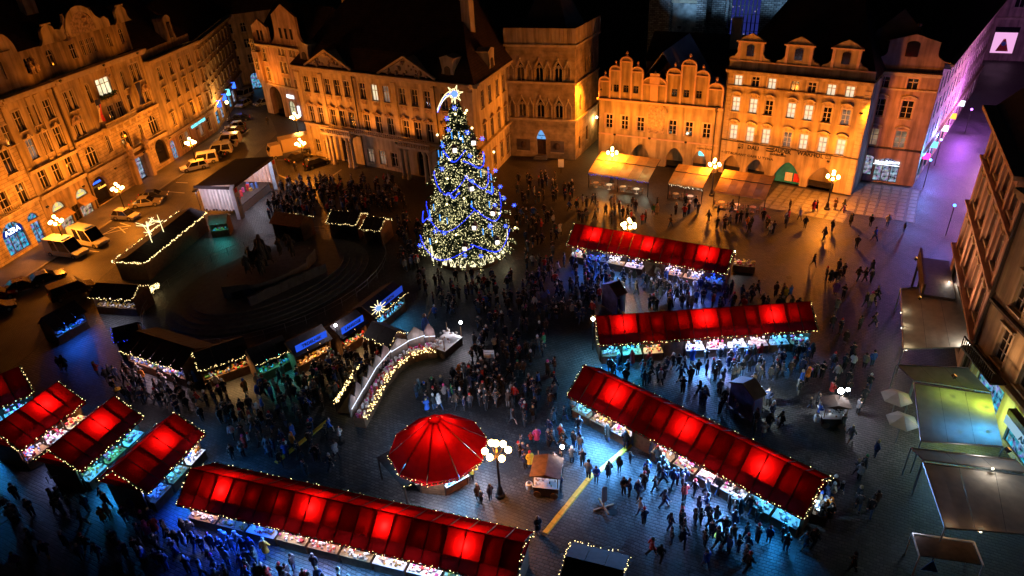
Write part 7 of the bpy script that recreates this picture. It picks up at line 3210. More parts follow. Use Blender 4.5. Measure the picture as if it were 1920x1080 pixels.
def vehicle(label, rear, front, kind, col, grp='parked cars', lit=False):
    global WHEEL
    a, c = at(*rear), at(*front)
    m = (a + c) / 2
    th = math.atan2((c - a).y, (c - a).x)
    L, W, Hh, hood, wr = {'hatch': (4.0, 1.72, 1.5, .95, .31), 'sedan': (4.5, 1.76, 1.43, 1.15, .32), 'estate': (4.5, 1.76, 1.5, 1.1, .32), 'van': (4.9, 1.9, 1.98, .9, .33), 'ambulance': (5.6, 2.0, 2.5, .95, .35), 'lorry': (7.5, 2.3, 3.2, .3, .45)}[kind]
    t = thing({'ambulance': 'ambulance_van', 'van': 'parked_van', 'lorry': 'box_lorry'}.get(kind, 'parked_car'), label, {'ambulance': 'van', 'van': 'van', 'lorry': 'lorry'}.get(kind, 'car'), (m.x, m.y, .006), th, grp)
    h2 = L / 2
    if kind == 'lorry':
        b = MB()
        b.box(-h2, h2 - 2.3, -W / 2, W / 2, .95, Hh)
        b.build('cargo_box', paint(*col), t)
        b = MB()
        b.box(-h2 + .25, h2 - 2.6, -W / 2 - .02, -W / 2 - .003, 1.2, 1.3)
        b.box(-h2 + .25, h2 - 2.6, -W / 2 - .02, -W / 2 - .003, Hh - .3, Hh - .2)
        build_each(b, 'box_trim', M['wood_dark'], t)
        text('CATERING', t, (-1.0, -W / 2 - .02, 2.1), .6, M['wood_dark'])
        b = MB()
        b.prism([(h2 - 2.1, .5), (h2, .5), (h2, 1.4), (h2 - .45, 2.5), (h2 - 2.1, 2.5)], -W / 2 + .1, W / 2 - .1)
        b.box(-h2, h2 - 2.1, -.4, .4, .6, .94)
        b.build('cab', paint(*col), t)
        b = MB()
        b.face([(h2 + .01, -W / 2 + .25, 1.45), (h2 + .01, W / 2 - .25, 1.45), (h2 - .42, W / 2 - .3, 2.4), (h2 - .42, -W / 2 + .3, 2.4)])
        b.build('windscreen', M['glass'], t)
    else:
        zb = .62 + (.25 if kind in ('van', 'ambulance') else .12)
        out = [(-h2, .3), (-h2 + .55, .26)]
        for xw in (-h2 + .85, h2 - .85):
            out += [(xw - wr - .06, .26)] + [(xw - (wr + .06) * math.cos(PI * i / 5), .3 + (wr + .06) * math.sin(PI * i / 5)) for i in range(1, 5)] + [(xw + wr + .06, .26)]
        out += [(h2 - .1, .3), (h2, .5), (h2 - .08, zb - .12), (h2 - hood, zb + .08), (-h2 + .2, zb + .08), (-h2 + .02, zb - .1)]
        b = MB()
        b.prism(out, -W / 2, W / 2)
        b.build('body', paint(*col), t)
        xr0, xr1 = {'sedan': (-h2 + .5, -h2 + 1.3), 'hatch': (-h2 + .08, -h2 + .6), 'estate': (-h2 + .08, -h2 + .4)}.get(kind, (-h2 + .06, -h2 + .16))
        xf0 = h2 - hood
        xf1 = xf0 - {'van': .7, 'ambulance': .8}.get(kind, .75)
        z0, z1 = zb + .082, Hh - .06
        wi = W / 2 - .04
        wt = W / 2 - (.1 if kind in ('van', 'ambulance') else .22)
        A = [(xr0, -wi, z0), (xf0, -wi, z0), (xf0, wi, z0), (xr0, wi, z0)]
        Bq = [(xr1, -wt, z1), (xf1, -wt, z1), (xf1, wt, z1), (xr1, wt, z1)]
        gl, pn = MB(), MB()
        for i in range(4):
            j = (i + 1) % 4
            solid = kind in ('van', 'ambulance') and i == 3
            (pn if solid else gl).face([A[i], A[j], Bq[j], Bq[i]])
        for s in (0, 2):  # pillars over the side glass
            for f in ((.0, .05), (.42, .47), (.95, 1.0)) if kind not in ('ambulance',) else ((.0, .3), (.52, .58), (.95, 1.0)):
                i, j = (0, 1) if s == 0 else (3, 2)
                e = -.012 if s == 0 else .012
                q = lambda P, Q, k: tuple(P[n] + (Q[n] - P[n]) * k + (e if n == 1 else 0) for n in range(3))
                pn.face([q(A[i], A[j], f[0]), q(A[i], A[j], f[1]), q(Bq[i], Bq[j], f[1]), q(Bq[i], Bq[j], f[0])])
        gl.build('windows', M['glass'], t)
        pn.face([A[0], A[1], A[2], A[3]])
        pn.build('pillar_panel', paint(*col), t)
        b = MB()
        b.prism([(xr1 - .02, z1), (xf1 + .02, z1), (xf1 - .1, Hh), (xr1 + .1, Hh)], -wt - .01, wt + .01)
        b.build('roof', paint(*col), t)
        if kind == 'ambulance':
            b = MB()
            b.box(xf1 - .5, xf1 - .15, -.6, .6, Hh, Hh + .14)
            b.build('light_bar', GOODS[4], t)
            b = MB()
            for s in (-1, 1):
                for k in range(10):
                    b.box(-h2 + .2 + k * .4, -h2 + .4 + k * .4, s * (W / 2 + .004) - .003, s * (W / 2 + .004) + .003, .62, .74)
            b.build('checker_stripe', M['yellow'], t, kind='stuff')
    if WHEEL is None:
        b = MB()
        b.tube((0, -.1, 0), (0, .1, 0), .32, .32, 14)
        WHEEL = [b.mesh('wheel', M['black'])]
        b = MB()
        b.tube((0, -.112, 0), (0, .112, 0), .19, .19, 10)
        WHEEL.append(b.mesh('rim', M['steel']))
    for x in (-h2 + .85, h2 - .85):
        for s in (-1, 1):
            w = inst('wheel', WHEEL[0], t, (x, s * (W / 2 - .1), .32))
            inst('rim', WHEEL[1], w)
    zl = .66 if kind != 'lorry' else .8
    for s in (-1, 1):
        b = MB()
        b.box(h2 - .14, h2 - .0, s * (W / 2 - .28) - .16, s * (W / 2 - .28) + .16, zl - .07, zl + .07)
        b.build('headlight', M['white'] if not lit else M['lampw'], t)
        b = MB()
        b.box(-h2 - .012, -h2 + .06, s * (W / 2 - .2) - .1, s * (W / 2 - .2) + .1, zl, zl + .2)
        b.build('tail_light', GOODS[0], t)
    return t


W_ = ('white', (.5, .5, .5))
S_ = ('silver', (.26, .26, .27))
K_ = ('black', (.012, .012, .014))
N_ = ('navy', (.02, .025, .05))
B_2 = ('beige', (.18, .16, .13))
R_ = ('red', (.3, .02, .02))
vehicle('white ambulance with checkered stripe, nearer of two by the cyan shop window', (98, 474), (160, 482), 'ambulance', W_, 'white ambulances')
vehicle('white ambulance, farther of two, parked under the lantern', (146, 452), (196, 462), 'ambulance', W_, 'white ambulances')
vehicle('silver hatchback parked alone before the white parking hatch', (222, 409), (254, 411), 'hatch', S_)
vehicle('beige saloon beside the pavement, nearer of a pair behind the silver hatchback', (256, 388), (296, 383), 'sedan', B_2)
vehicle('dark saloon half hidden behind the beige saloon', (275, 375), (304, 371), 'sedan', N_)
vehicle('white estate car first in the parked row at the beige house', (384, 314), (347, 322), 'estate', W_)
vehicle('white van parked between two white cars in the row', (398, 304), (368, 309), 'van', W_)
vehicle('white minibus with dark windows in the middle of the parked row', (428, 287), (394, 291), 'van', ('offwhite', (.36, .36, .34)))
vehicle('black saloon squeezed between the white minibuses', (412, 296), (388, 299), 'sedan', K_)
vehicle('white saloon behind the minibus in the parked row', (437, 276), (409, 279), 'sedan', W_)
vehicle('pale van behind the white saloon in the parked row', (441, 268), (417, 270), 'van', W_)
vehicle('black car with glinting roof farther along the parked row', (450, 251), (428, 252), 'sedan', K_)
vehicle('beige car between dark cars up the side street', (449, 241), (436, 243), 'hatch', B_2)
vehicle('dark car next to the beige one up the side street', (456, 226), (441, 228), 'sedan', N_)
vehicle('silver hatchback near the street lamp far up the side street', (462, 197), (452, 202), 'hatch', S_)
vehicle('pale delivery van with a dark roof far up the side street', (466, 180), (452, 186), 'van', S_)
vehicle('silver car parked under the arcade arch', (500, 196), (488, 199), 'hatch', S_)
vehicle('low black saloon beside the lantern at the palace corner', (547, 306), (576, 297), 'sedan', K_)
vehicle('large black estate parked against the palace corner', (580, 316), (612, 306), 'estate', K_)
vehicle('box lorry with lettered pale side parked by the lantern', (578, 282), (512, 297), 'lorry', ('cream', (.6, .48, .3)))
vehicle('black saloon at the kerb under the cyan shop window, last of four', (70, 534), (106, 522), 'sedan', K_)
vehicle('brown saloon at the kerb, third of four along the left edge', (25, 548), (66, 536), 'sedan', ('brown', (.1, .05, .03)))
vehicle('red hatchback at the left edge, second of four', (-18, 566), (18, 556), 'hatch', R_)
vehicle('dark hatchback leaving the picture at the left edge, lowest of four', (-20, 590), (14, 580), 'hatch', N_)
vehicle('dark brown van with trailer body by the roadside hut', (118, 560), (160, 545), 'van', ('darkbrown', (.05, .03, .025)))
p, q_ = at(105, 893), at(160, 898)
t = thing('trailer', 'pale grey trailer with railings parked at the end of a left red stall', 'trailer', (p.x, p.y, 0), R(8))
b = MB()
b.box(0, 2.4, -.7, .7, .4, 1.1)
b.prism([(-.1, 1.102), (2.5, 1.102), (2.1, 1.5), (.3, 1.5)], -.75, .75)
b.build('body', M['whitecloth'], t)
b = MB()
b.path([(0, -1.1, .4), (0, -1.1, 1.0), (2.4, -1.1, 1.0), (2.4, -1.1, .4)], .035, 5)
b.build('railing', M['steel'], t)
for x in (.6, 1.8):
    inst('wheel', WHEEL[0], t, (x, -.7, .32))
p = at(8, 985)
t = thing('hand_cart', 'orange lit metal cart at the left edge near the bottom', 'cart', (p.x, p.y, 0), R(50))
b = MB()
b.box(-1.1, 1.1, -.5, .5, .6, .68)
b.path([(-1.1, -.5, .3), (-1.1, -.5, 1.2), (1.1, -.5, 1.2), (1.1, -.5, .3)], .04, 5)
b.path([(-1.1, .5, .3), (-1.1, .5, 1.2), (1.1, .5, 1.2), (1.1, .5, .3)], .04, 5)
b.build('frame', M['steel'], t)
for x in (-.8, .8):
    inst('wheel', WHEEL[0], t, (x, 0, .32))

# ================================================================== PEOPLE
SK = mat('skin', (.5, .3, .22), .5, .08, 8, 0)
HAIRS = [mat('hair_dark', (.03, .02, .015), .5, .2, 9, 0), mat('hair_brown', (.1, .055, .03), .5, .2, 9, 0), mat('hair_fair', (.35, .24, .12), .5, .2, 9, 0)]
SHOE = mat('shoe_leather', (.02, .016, .014), .5, .2, 8, 0)
TR = {'dark': mat('trousers_dark', (.02, .02, .024), .8, .2, 8, 0), 'jeans': mat('trousers_jeans', (.05, .085, .17), .8, .2, 8, 0), 'grey': mat('trousers_grey', (.11, .1, .1), .8, .2, 8, 0)}
COAT = {}
for n_, c_ in (('black', (.016, .016, .018)), ('charcoal', (.05, .05, .055)), ('navy', (.02, .03, .08)), ('dark brown', (.06, .035, .022)), ('red', (.42, .03, .025)), ('orange', (.6, .18, .02)), ('blue', (.03, .1, .42)), ('yellow', (.62, .45, .04)), ('white', (.6, .58, .56)), ('green', (.05, .22, .08)), ('pink', (.55, .07, .25)), ('grey', (.2, .2, .2)), ('beige', (.4, .3, .2)), ('purple', (.14, .04, .22))):
    COAT[n_] = mat('coat_' + n_.replace(' ', '_'), c_, .8, .2, 6, .1)


def skin_body(pose, lod=1):
    """One continuous figure grown from a jointed skeleton; faces -y."""
    st = {'stand': 0, 'pocket': 0, 'hold': 0, 'photo': 0, 'walk': 1, 'stride': 1.5, 'lean': 0}[pose]
    V, E_, Rr = [], [], []

    def v(x, y, z, r, p=None):
        V.append((x, y, z))
        Rr.append(r)
        if p is not None:
            E_.append((p, len(V) - 1))
        return len(V) - 1
    ln = .16 if pose == 'lean' else .03 * st
    pel = v(0, 0, .94, .14)
    wa = v(0, -ln * .4, 1.12, .135, pel)
    ch = v(0, -ln * .8, 1.34, .16, wa)
    nk = v(0, -ln, 1.5, .06, ch)
    hb = v(0, -ln - .03, 1.585, .085, nk)
    hm = v(0, -ln - .03, 1.66, .1, hb)
    ht = v(0, -ln - .02, 1.74, .06, hm)
    v(0, -ln - .14, 1.635, .02, hm)
    for s in (-1, 1):
        sh = v(s * .19, -ln * .8, 1.42, .07, ch)
        if pose == 'photo':
            el = v(s * .25, -.22, 1.36, .052, sh)
            wr_ = v(s * .1, -.34, 1.56, .038, el)
            v(s * .05, -.36, 1.63, .04, wr_)
        elif pose == 'hold':
            el = v(s * .25, -.05, 1.16, .052, sh)
            wr_ = v(s * .12, -.28, 1.2, .038, el)
            v(s * .06, -.34, 1.22, .042, wr_)
        elif pose == 'pocket':
            el = v(s * .3, .06, 1.15, .052, sh)
            wr_ = v(s * .2, -.08, .98, .04, el)
            v(s * .17, -.1, .93, .042, wr_)
        elif pose == 'lean':
            el = v(s * .25, -.2, 1.2, .052, sh)
            wr_ = v(s * .2, -.42, 1.12, .038, el)
            v(s * .18, -.5, 1.1, .042, wr_)
        else:
            sw = .18 * st * s
            el = v(s * .24, sw * .5, 1.14, .052, sh)
            wr_ = v(s * .23, sw * 1.1 - .05, .92, .038, el)
            v(s * .22, sw * 1.3 - .07, .84, .042, wr_)
        f = -.22 * st * s
        hp = v(s * .1, 0, .88, .095, pel)
        kn = v(s * .1, f * .55 - .02, .49, .07, hp)
        an = v(s * .1, f + (.05 if f > 0 else 0), .09 + (.05 if f > .1 else 0), .048, kn)
        v(s * .11, f - .13 + (.05 if f > 0 else 0), .05, .042, an)
    me = bpy.data.meshes.new('skeleton')
    me.from_pydata(V, E_, [])
    o = bpy.data.objects.new('skeleton', me)
    C.objects.link(o)
    o.modifiers.new('skin', 'SKIN')
    for i, d in enumerate(me.skin_vertices[0].data):
        d.radius = (Rr[i], Rr[i] * (.8 if i in (0, 1, 2) else 1))
        d.use_root = i == 0
    if lod:
        sd = o.modifiers.new('sub', 'SUBSURF')
        sd.levels = sd.render_levels = 1
    dg = bpy.context.evaluated_depsgraph_get()
    out = bpy.data.meshes.new_from_object(o.evaluated_get(dg))
    bpy.data.objects.remove(o)
    bpy.data.meshes.remove(me)
    return out, ln


BODY, COATM, HATM = {}, {}, {}
POSES = ['stand', 'pocket', 'hold', 'photo', 'walk', 'stride', 'lean']
for ps in POSES:
    raw, ln = skin_body(ps)
    bm = bmesh.new()
    bm.from_mesh(raw)
    bm.normal_update()
    # coat: torso and sleeves pushed outward, with a skirt
    for longc in (0, 1):
        c = bm.copy()
        kill = []
        for f in c.faces:
            m_ = f.calc_center_median()
            arm = abs(m_.x) > .17 and m_.z > .8
            hand = (ps == 'photo' and m_.y < -.3 and m_.z > 1.5) or (ps == 'hold' and m_.y < -.26) or (ps == 'lean' and m_.y < -.4) or (ps in ('stand', 'walk', 'stride') and arm and m_.z < .93) or (ps == 'pocket' and arm and m_.z < .95)
            if m_.z < .84 or m_.z > 1.5 or hand:
                kill.append(f)
        bmesh.ops.delete(c, geom=kill, context='FACES')
        for vv in c.verts:
            vv.co += vv.normal * .03
        me = bpy.data.meshes.new('coat')
        c.to_mesh(me)
        c.free()
        b = MB()
        b.v = [tuple(vv.co) for vv in me.vertices]
        b.f = [tuple(p.vertices) for p in me.polygons]
        b.mi = [0] * len(b.f)
        hem = .5 if longc else .78
        k = len(b.v)
        for (r, z) in ((.2, 1.02), (.215, .86), (.235 + .03 * longc, hem)):
            for i in range(10):
                a = 2 * PI * i / 10
                b.v.append((r * math.cos(a), r * .78 * math.sin(a), z))
        for j in range(2):
            for i in range(10):
                i2 = (i + 1) % 10
                b.f.append((k + j * 10 + i, k + j * 10 + i2, k + j * 10 + 10 + i2, k + j * 10 + 10 + i))
                b.mi.append(0)
        # collar or scarf
        b.lathe([(.1, 1.46), (.115, 1.5), (.1, 1.55)], 8, (0, -ln, 0))
        cm = b.mesh('coat', COAT['black'])
        cm.polygons.foreach_set('use_smooth', [True] * len(cm.polygons))
        COATM[ps, longc] = cm
    for tk, tm in TR.items():
        me = raw.copy()
        me.materials.clear()
        me.materials.append(SK)
        me.materials.append(tm)
        me.materials.append(SHOE)
        for p in me.polygons:
            z = p.center.z
            p.material_index = 2 if z < .12 else (1 if z < 1.0 and abs(p.center.x) < .19 and p.center.y > -.25 else 0)
            p.use_smooth = True
        BODY[ps, tk] = me
    bm.free()
    hx = (0, -ln - .02, 0)
    b = MB()
    b.lathe([(.118, 1.6), (.125, 1.68), (.1, 1.76), (.05, 1.8), (.005, 1.81)], 9, (0, -ln + .012, 0), 0, R(-35), R(215))
    b.lathe([(.112, 1.7), (.1, 1.765), (.05, 1.802), (.005, 1.812)], 9, (0, -ln + .0, 0))
    HATM[ps, 'hair'] = b.mesh('hair', HAIRS[0])
    b = MB()
    b.lathe([(.124, 1.665), (.13, 1.7), (.11, 1.78), (.05, 1.83), (.005, 1.84)], 9, (0, -ln - .015, 0))
    b.ball((0, -ln - .015, 1.86), .045, 6, 4)
    HATM[ps, 'hat'] = b.mesh('hat', COAT['red'])
    b = MB()
    b.lathe([(.16, 1.5), (.15, 1.62), (.14, 1.72), (.09, 1.81), (.005, 1.84)], 9, (0, -ln + .02, 0), 0, R(-30), R(210))
    HATM[ps, 'hood'] = b.mesh('hood', COAT['black'])

q = random.Random(2)
for k in range(13):
    x, y = q.uniform(-3.8, 3.8), q.uniform(-1.7, 1.7)
    s = q.uniform(1.35, 1.7)
    ps = q.choice(['stand', 'hold', 'walk', 'pocket'])
    if k == 0:
        x, y, s, ps = -.4, 0, 2.5, 'stand'
    for me in (BODY[ps, 'dark'], COATM[ps, 1]):
        c = me.copy()
        c.materials.clear()
        c.materials.append(M['bronze'])
        o = inst('statue', c, MON, (x, y, 2.3), q.uniform(0, 6))
        o.scale = (s, s, s)

rp = random.Random(21)
used = set()
npeople = 0
PHR = {'stand': 'standing', 'pocket': 'hands pocketed', 'hold': 'holding a cup', 'photo': 'taking a photo', 'walk': 'walking', 'stride': 'striding', 'lean': 'leaning over'}


def slot(o, m):
    o.material_slots[0].link = 'OBJECT'
    o.material_slots[0].material = m


def person(pos, rz, where, group, coat=None, tro=None, pose=None, head=None, longc=None, sc=None, label=None):
    global npeople
    for tr_ in range(40):
        c_ = coat or rp.choices(list(COAT), [30, 18, 14, 10, 4, 2, 4, 1, 3, 2, 1, 6, 4, 1])[0]
        t_ = tro or rp.choices(list(TR), [5, 4, 2])[0]
        p_ = pose or rp.choices(POSES, [4, 3, 3, 1, 4, 3, .6])[0]
        h_ = head or rp.choice(['hair', 'hair', 'hat', 'hood', 'hat'])
        l_ = rp.random() < .3 if longc is None else longc
        hc = rp.choice(['red', 'white', 'grey', 'blue', 'black', 'pink', 'green', 'beige'])
        s_ = sc or (rp.uniform(.93, 1.06) if rp.random() < .92 else rp.uniform(.66, .78))
        hd = {'hair': 'bareheaded', 'hat': hc + ' hat', 'hood': 'hood up'}[h_]
        who = 'child' if s_ < .8 else 'person'
        lb = label or '%s %s, %s %s, %s, %s' % (who, PHR[p_], 'long ' + c_ if l_ else c_, 'coat', hd, where)
        if lb not in used or label:
            break
    used.add(lb)
    o = inst('person', BODY[p_, t_], None, (pos.x, pos.y, .0), rz)
    o.scale = (s_, s_, s_)
    tag(o, lb, who, group)
    c = inst('coat', COATM[p_, int(l_)], o)
    slot(c, COAT[c_])
    h = inst('hat' if h_ == 'hat' else h_, HATM[p_, h_], o)
    slot(h, rp.choice(HAIRS) if h_ == 'hair' else COAT[hc] if h_ == 'hat' else COAT[c_])
    npeople += 1
    return o


taken = []


def free(p, d=.42):
    for q in taken:
        if abs(q.x - p.x) < d and abs(q.y - p.y) < d:
            return False
    taken.append(p.copy())
    return True


def line_people(a, c, n, spread, where, group, face=None, **k):
    """People along a pixel line on the ground, most of them turned to one side."""
    A_, C_ = at(*a), at(*c)
    d = (C_ - A_).normalized()
    nr = Vector((d.y, -d.x, 0))
    i = tries = 0
    while i < n and tries < n * 12:
        tries += 1
        p = A_.lerp(C_, rp.random()) + nr * (rp.random() ** 1.4 * spread)
        if not free(p):
            continue
        f = rp.uniform(0, 2 * PI)
        if face is not None and rp.random() < .65:
            f = math.atan2(d.y, d.x) + face + rp.uniform(-.5, .5)
        person(p, f, where, group, **k)
        i += 1


def area_people(poly, n, where, group, **k):
    P = [at(*q) for q in poly]
    i = tries = 0
    while i < n and tries < n * 12:
        tries += 1
        u, w = rp.random(), rp.random()
        p = P[0].lerp(P[1], u).lerp(P[3].lerp(P[2], u), w)
        if not free(p):
            continue
        f = rp.uniform(0, 2 * PI)
        person(p, f, where, group, **k)
        if rp.random() < .45 and i + 1 < n:
            p2 = p + Vector((math.cos(f), math.sin(f), 0)) * .5
            if free(p2):
                person(p2, f + rp.uniform(-.4, .4), where, group, **k)
                i += 1
        i += 1


# people one can single out
one = lambda px, py, rz, lb, **k: (taken.append(at(px, py)), person(at(px, py), rz, '', 'people singled out near the stalls', label=lb, **k))
one(1009, 1000, R(20), 'person in long black coat and jeans at the lower end of a yellow cover', coat='black', tro='jeans', pose='hold', head='hat', longc=True)
one(903, 943, R(60), 'dark coated person facing two others below the lantern with seven globes', coat='black', tro='dark', pose='hold', head='hair')
one(896, 936, R(40), 'brown coated person beside the dark coated one below the seven globe lantern', coat='dark brown', tro='dark', pose='stand', head='hair')
one(920, 938, R(220), 'person with pale scarf and dark coat, right of the two below the lantern', coat='charcoal', tro='dark', pose='pocket', head='hair')
one(1051, 914, R(110), 'person in dark jacket and jeans lit white at the brown roofed cart', coat='navy', tro='jeans', pose='hold', head='hat')
one(1118, 905, R(0), 'person in a bright blue jacket above the pale board on a cross foot', coat='blue', tro='dark', pose='hold', head='hair')
one(1169, 927, R(20), 'dark person looking at a phone right of the blue jacket', coat='black', tro='dark', pose='hold', head='hair')
one(1141, 897, R(200), 'dark person standing by the yellow cable cover', coat='charcoal', tro='dark', pose='pocket', head='hair')
one(1161, 885, R(150), 'dark person right of the upper yellow cable cover', coat='black', tro='dark', pose='stand', head='hood')
one(1430, 822, R(30), 'person in a white jacket and jeans on the bright setts right of the poster board', coat='white', tro='jeans', pose='photo', head='hair')
one(1412, 818, R(60), 'dark coated person next to the white jacket by the poster board', coat='black', tro='dark', pose='pocket', head='hair')
one(1103, 785, R(100), 'person in a green jacket at the upper end of the diagonal stall', coat='green', tro='dark', pose='lean', head='hair')
one(886, 900, R(120), 'person in a yellow jacket at the white counter of the round stall', coat='yellow', tro='dark', pose='lean', head='hat')
one(738, 975, R(40), 'person in a bright blue anorak behind the bottom stall', coat='blue', tro='dark', pose='stand', head='hair')
one(937, 1030, R(10), 'person in white fur collar behind the bottom stall at its right half', coat='white', tro='dark', pose='stand', head='hair')
one(885, 1003, R(0), 'navy dressed person with white strap behind the bottom stall', coat='navy', tro='dark', pose='stand', head='hair')
one(378, 865, R(70), 'person in a red orange coat between the fourth red stall and the bottom stall', coat='orange', tro='dark', pose='stand', head='hair')
one(362, 868, R(90), 'person in a pink coat left of the red orange coat', coat='pink', tro='dark', pose='stand', head='hair')
one(1480, 395, R(40), 'person in a dark coat alone on the slab strips before the blue hoarding', coat='black', tro='dark', pose='stand', head='hair')
one(1155, 575, R(30), 'dark person close to the left poster board', coat='black', tro='dark', pose='stand', head='hair')
one(1050, 440, R(30), 'person in a pale coat left of the red stall nearest the fir tree', coat='white', tro='dark', pose='walk', head='hair', longc=True)
one(1578, 805, R(10), 'dark person walking right of the dark roast cart', coat='charcoal', tro='dark', pose='stride', head='hair')
one(1534, 785, R(80), 'vendor in a blue apron left of the dark roast cart', coat='blue', tro='dark', pose='hold', head='hat')
one(38, 1065, R(0), 'person in a violet coat at the bottom left corner', coat='purple', tro='dark', pose='walk', head='hair')
one(198, 980, R(50), 'person in an orange jacket below the fourth red stall', coat='orange', tro='grey', pose='hold', head='hair')
one(210, 975, R(250), 'person in a beige coat beside the orange jacket', coat='beige', tro='grey', pose='lean', head='hair')
one(1524, 500, R(40), 'dark person striding across the amber lit setts at right', coat='black', tro='dark', pose='stride', head='hair')
one(555, 322, R(20), 'dark person standing between the black estate and the stage', coat='black', tro='dark', pose='stand', head='hair')
one(503, 235, R(20), 'dark person walking out of the arcade arch', coat='charcoal', tro='dark', pose='walk', head='hair')

line_people((1260, 682), (1520, 664), 22, 3.2, 'at the three part stall', 'people before the three part stall', PI + 0)
line_people((1130, 690), (1250, 684), 6, 3.0, 'left of the three part stall', 'people before the three part stall', PI + 0)
line_people((1165, 800), (1480, 982), 23, 3.0, 'before the diagonal stall', 'people before the diagonal stall', PI)
line_people((1510, 990), (1562, 910), 9, 1.4, 'right of the diagonal stall', 'people before the diagonal stall')
line_people((345, 995), (760, 1120), 22, 2.4, 'before the bottom stall', 'people before the bottom stall', PI)
area_people(((1140, 545), (1480, 560), (1470, 590), (1180, 575)), 10, 'between the upper stalls', 'people between the upper red stalls')
line_people((1080, 505), (1340, 538), 16, 2.6, 'by the fir side stall', 'people between the upper red stalls', PI)
area_people(((880, 560), (1050, 560), (1040, 740), (880, 720)), 20, 'mid square', 'people in the dark middle of the square')
area_people(((925, 760), (1010, 760), (1000, 880), (960, 870)), 12, 'right of the round stall', 'people beside the round stall')
line_people((770, 745), (880, 700), 15, 3.2, 'at the toy village', 'people before the toy village counter', PI)
line_people((480, 720), (700, 655), 20, 4.0, 'before the grill huts', 'people before the grill huts', PI)
line_people((225, 700), (470, 735), 16, 3.5, 'before the cookie counter', 'people before the cookie counter', PI)
area_people(((400, 745), (600, 745), (560, 880), (420, 850)), 14, 'left of the round stall', 'people left of the round stall')
area_people(((100, 690), (260, 700), (280, 760), (150, 720)), 6, 'behind the left red stalls', 'people among the left red stalls')
area_people(((60, 960), (330, 960), (330, 1060), (60, 1060)), 8, 'in the lower left corner', 'people in the lower left corner')
area_people(((1070, 375), (1300, 385), (1300, 425), (1080, 410)), 12, 'before the longest awning', 'people on the open setts')
area_people(((1300, 390), (1480, 400), (1500, 470), (1400, 450)), 10, 'before the smaller awnings', 'people on the open setts')
area_people(((1490, 385), (1700, 400), (1690, 470), (1500, 450)), 13, 'before the blue hoarding', 'people on the open setts')
area_people(((1560, 480), (1660, 480), (1640, 700), (1560, 700)), 8, 'left of the canopies', 'people in the dark strip')
area_people(((1390, 690), (1540, 690), (1540, 770), (1440, 760)), 8, 'beside the right poster board', 'people in the dark strip')
area_people(((1560, 820), (1660, 820), (1640, 990), (1560, 980)), 5, 'far right of the diagonal stall', 'people in the dark strip')
# the rest of the throng, past what is counted one by one
CM = [COAT[k] for k in ('black', 'charcoal', 'navy', 'dark brown', 'red', 'grey', 'white', 'blue')] + [SK, HAIRS[0], TR['dark'], TR['jeans'], SHOE]


def flat(me):
    return [tuple(v.co) for v in me.vertices], [(tuple(p.vertices), p.material_index) for p in me.polygons]


LOW = {}
for ps in ('stand', 'pocket', 'walk', 'stride', 'hold'):
    me = skin_body(ps, 0)[0]
    for m_ in (SK, SK, SK):
        me.materials.append(m_)
    for p in me.polygons:
        z = p.center.z
        p.material_index = 2 if z < .12 else (1 if z < 1.0 and abs(p.center.x) < .19 and p.center.y > -.25 else 0)
    LOW[ps] = me
FL = {}
for ps in ('stand', 'pocket', 'walk', 'stride', 'hold'):
    FL[ps] = (flat(LOW[ps]), flat(COATM[ps, 0]), flat(HATM[ps, 'hair']), flat(HATM[ps, 'hat']))


def crowd(label, poly, n, dens=None):
    b = MB()
    P = [at(*q) for q in poly]
    i = tries = 0
    while i < n and tries < n * 8:
        tries += 1
        u, w = rp.random(), rp.random()
        p = P[0].lerp(P[1], u).lerp(P[3].lerp(P[2], u), w)
        if not free(p, .36):
            continue
        i += 1
        s, a = rp.uniform(.92, 1.07), rp.uniform(0, 2 * PI)
        c_, s_ = math.cos(a) * s, math.sin(a) * s
        cm = rp.choices(range(8), [10, 7, 6, 4, 1, 2, .6, .8])[0]
        tm = rp.choice((10, 10, 11))
        body, coat, hair, hat = FL[rp.choice(list(FL))]
        top, hm = (hair, 9) if rp.random() < .6 else (hat, rp.choice((0, 0, 1, 4, 5, 6)))
        for (vs, fs), ms in ((body, (8, tm, 12)), (coat, (cm, cm, cm)), (top, (hm, hm, hm))):
            k = len(b.v)
            b.v.extend([(p.x + x * c_ - y * s_, p.y + x * s_ + y * c_, z * s) for x, y, z in vs])
            for f, m_ in fs:
                b.f.append(tuple(j + k for j in f))
                b.mi.append(ms[m_])
    o = b.build('crowd', CM, kind='stuff', smooth=True)
    tag(o, label, 'crowd')
    return o


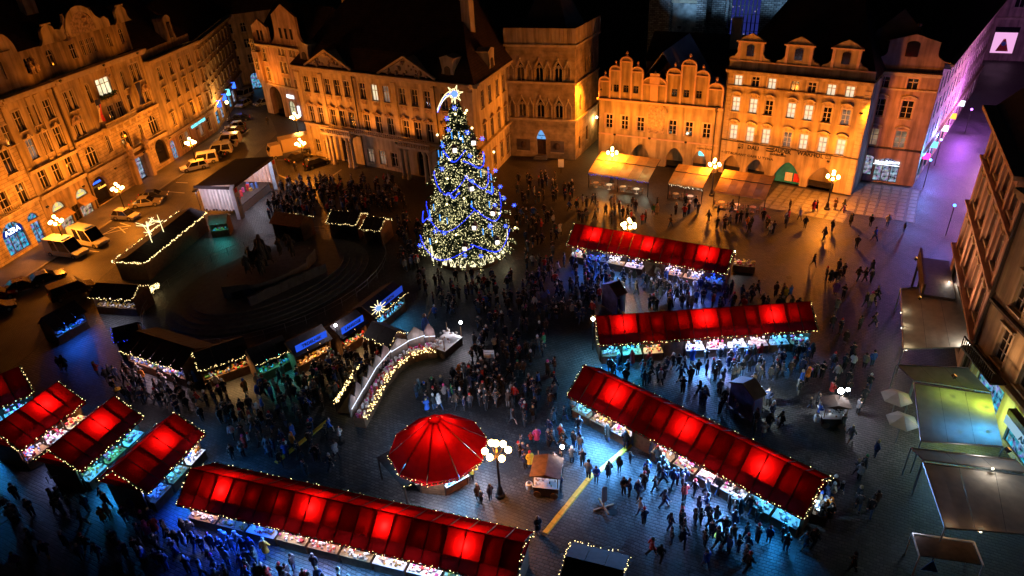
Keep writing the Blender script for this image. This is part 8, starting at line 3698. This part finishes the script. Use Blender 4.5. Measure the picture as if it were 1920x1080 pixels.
crowd('dense dark crowd watching the stage', ((520, 345), (740, 340), (770, 395), (500, 412)), 190)
crowd('crowd between the fir tree and the two upper red stalls', ((985, 500), (1150, 490), (1110, 610), (1000, 600)), 75)
crowd('crowd round the right of the fir tree foot', ((960, 400), (1040, 400), (1050, 480), (975, 490)), 30)
crowd('crowd between the fir tree and the lettered huts', ((745, 400), (800, 440), (800, 560), (750, 500)), 46)
crowd('scattered crowd before the gothic tower house', ((960, 325), (1080, 340), (1070, 400), (970, 380)), 30)
crowd('crowd below the fir tree foot', ((800, 525), (980, 525), (985, 580), (800, 600)), 46)
crowd('dark crowd filling the middle of the square', ((870, 570), (1050, 560), (1040, 760), (890, 740)), 60)
crowd('crowd behind those at the grill huts', ((470, 735), (700, 670), (740, 700), (560, 790)), 70)
crowd('crowd before the cookie counter and the left stalls', ((190, 700), (470, 740), (430, 800), (240, 760)), 40)
crowd('crowd before the toy village counter and round stall', ((780, 770), (900, 690), (980, 740), (930, 770)), 36)
crowd('crowd between the two upper red stalls', ((1080, 520), (1480, 555), (1500, 590), (1100, 580)), 70)
crowd('crowd below the three part stall', ((1120, 700), (1540, 660), (1540, 710), (1180, 730)), 46)
crowd('crowd before the diagonal stall', ((1180, 850), (1480, 1000), (1400, 1060), (1150, 920)), 30)
crowd('crowd at the lower left before the bottom stall', ((300, 990), (700, 1110), (560, 1150), (240, 1050)), 46)
crowd('crowd on the open setts before the awnings', ((1060, 380), (1480, 395), (1480, 440), (1080, 420)), 36)
crowd('crowd in the dark between the round stall and the diagonal stall', ((960, 740), (1080, 760), (1120, 900), (970, 900)), 30)
crowd('crowd on the dark setts before the ramp', ((400, 760), (640, 800), (640, 900), (440, 880)), 34)
crowd('scattered crowd in the dark strip left of the canopies', ((1540, 450), (1650, 450), (1640, 1000), (1560, 1000)), 36)
crowd('crowd between the three part stall and the diagonal stall', ((1200, 690), (1420, 720), (1480, 830), (1330, 770)), 22)
crowd('crowd in the lower right foreground', ((1180, 960), (1520, 1010), (1600, 1075), (1230, 1075)), 26)
crowd('crowd in the lower left foreground', ((20, 900), (280, 960), (300, 1060), (10, 1060)), 22)
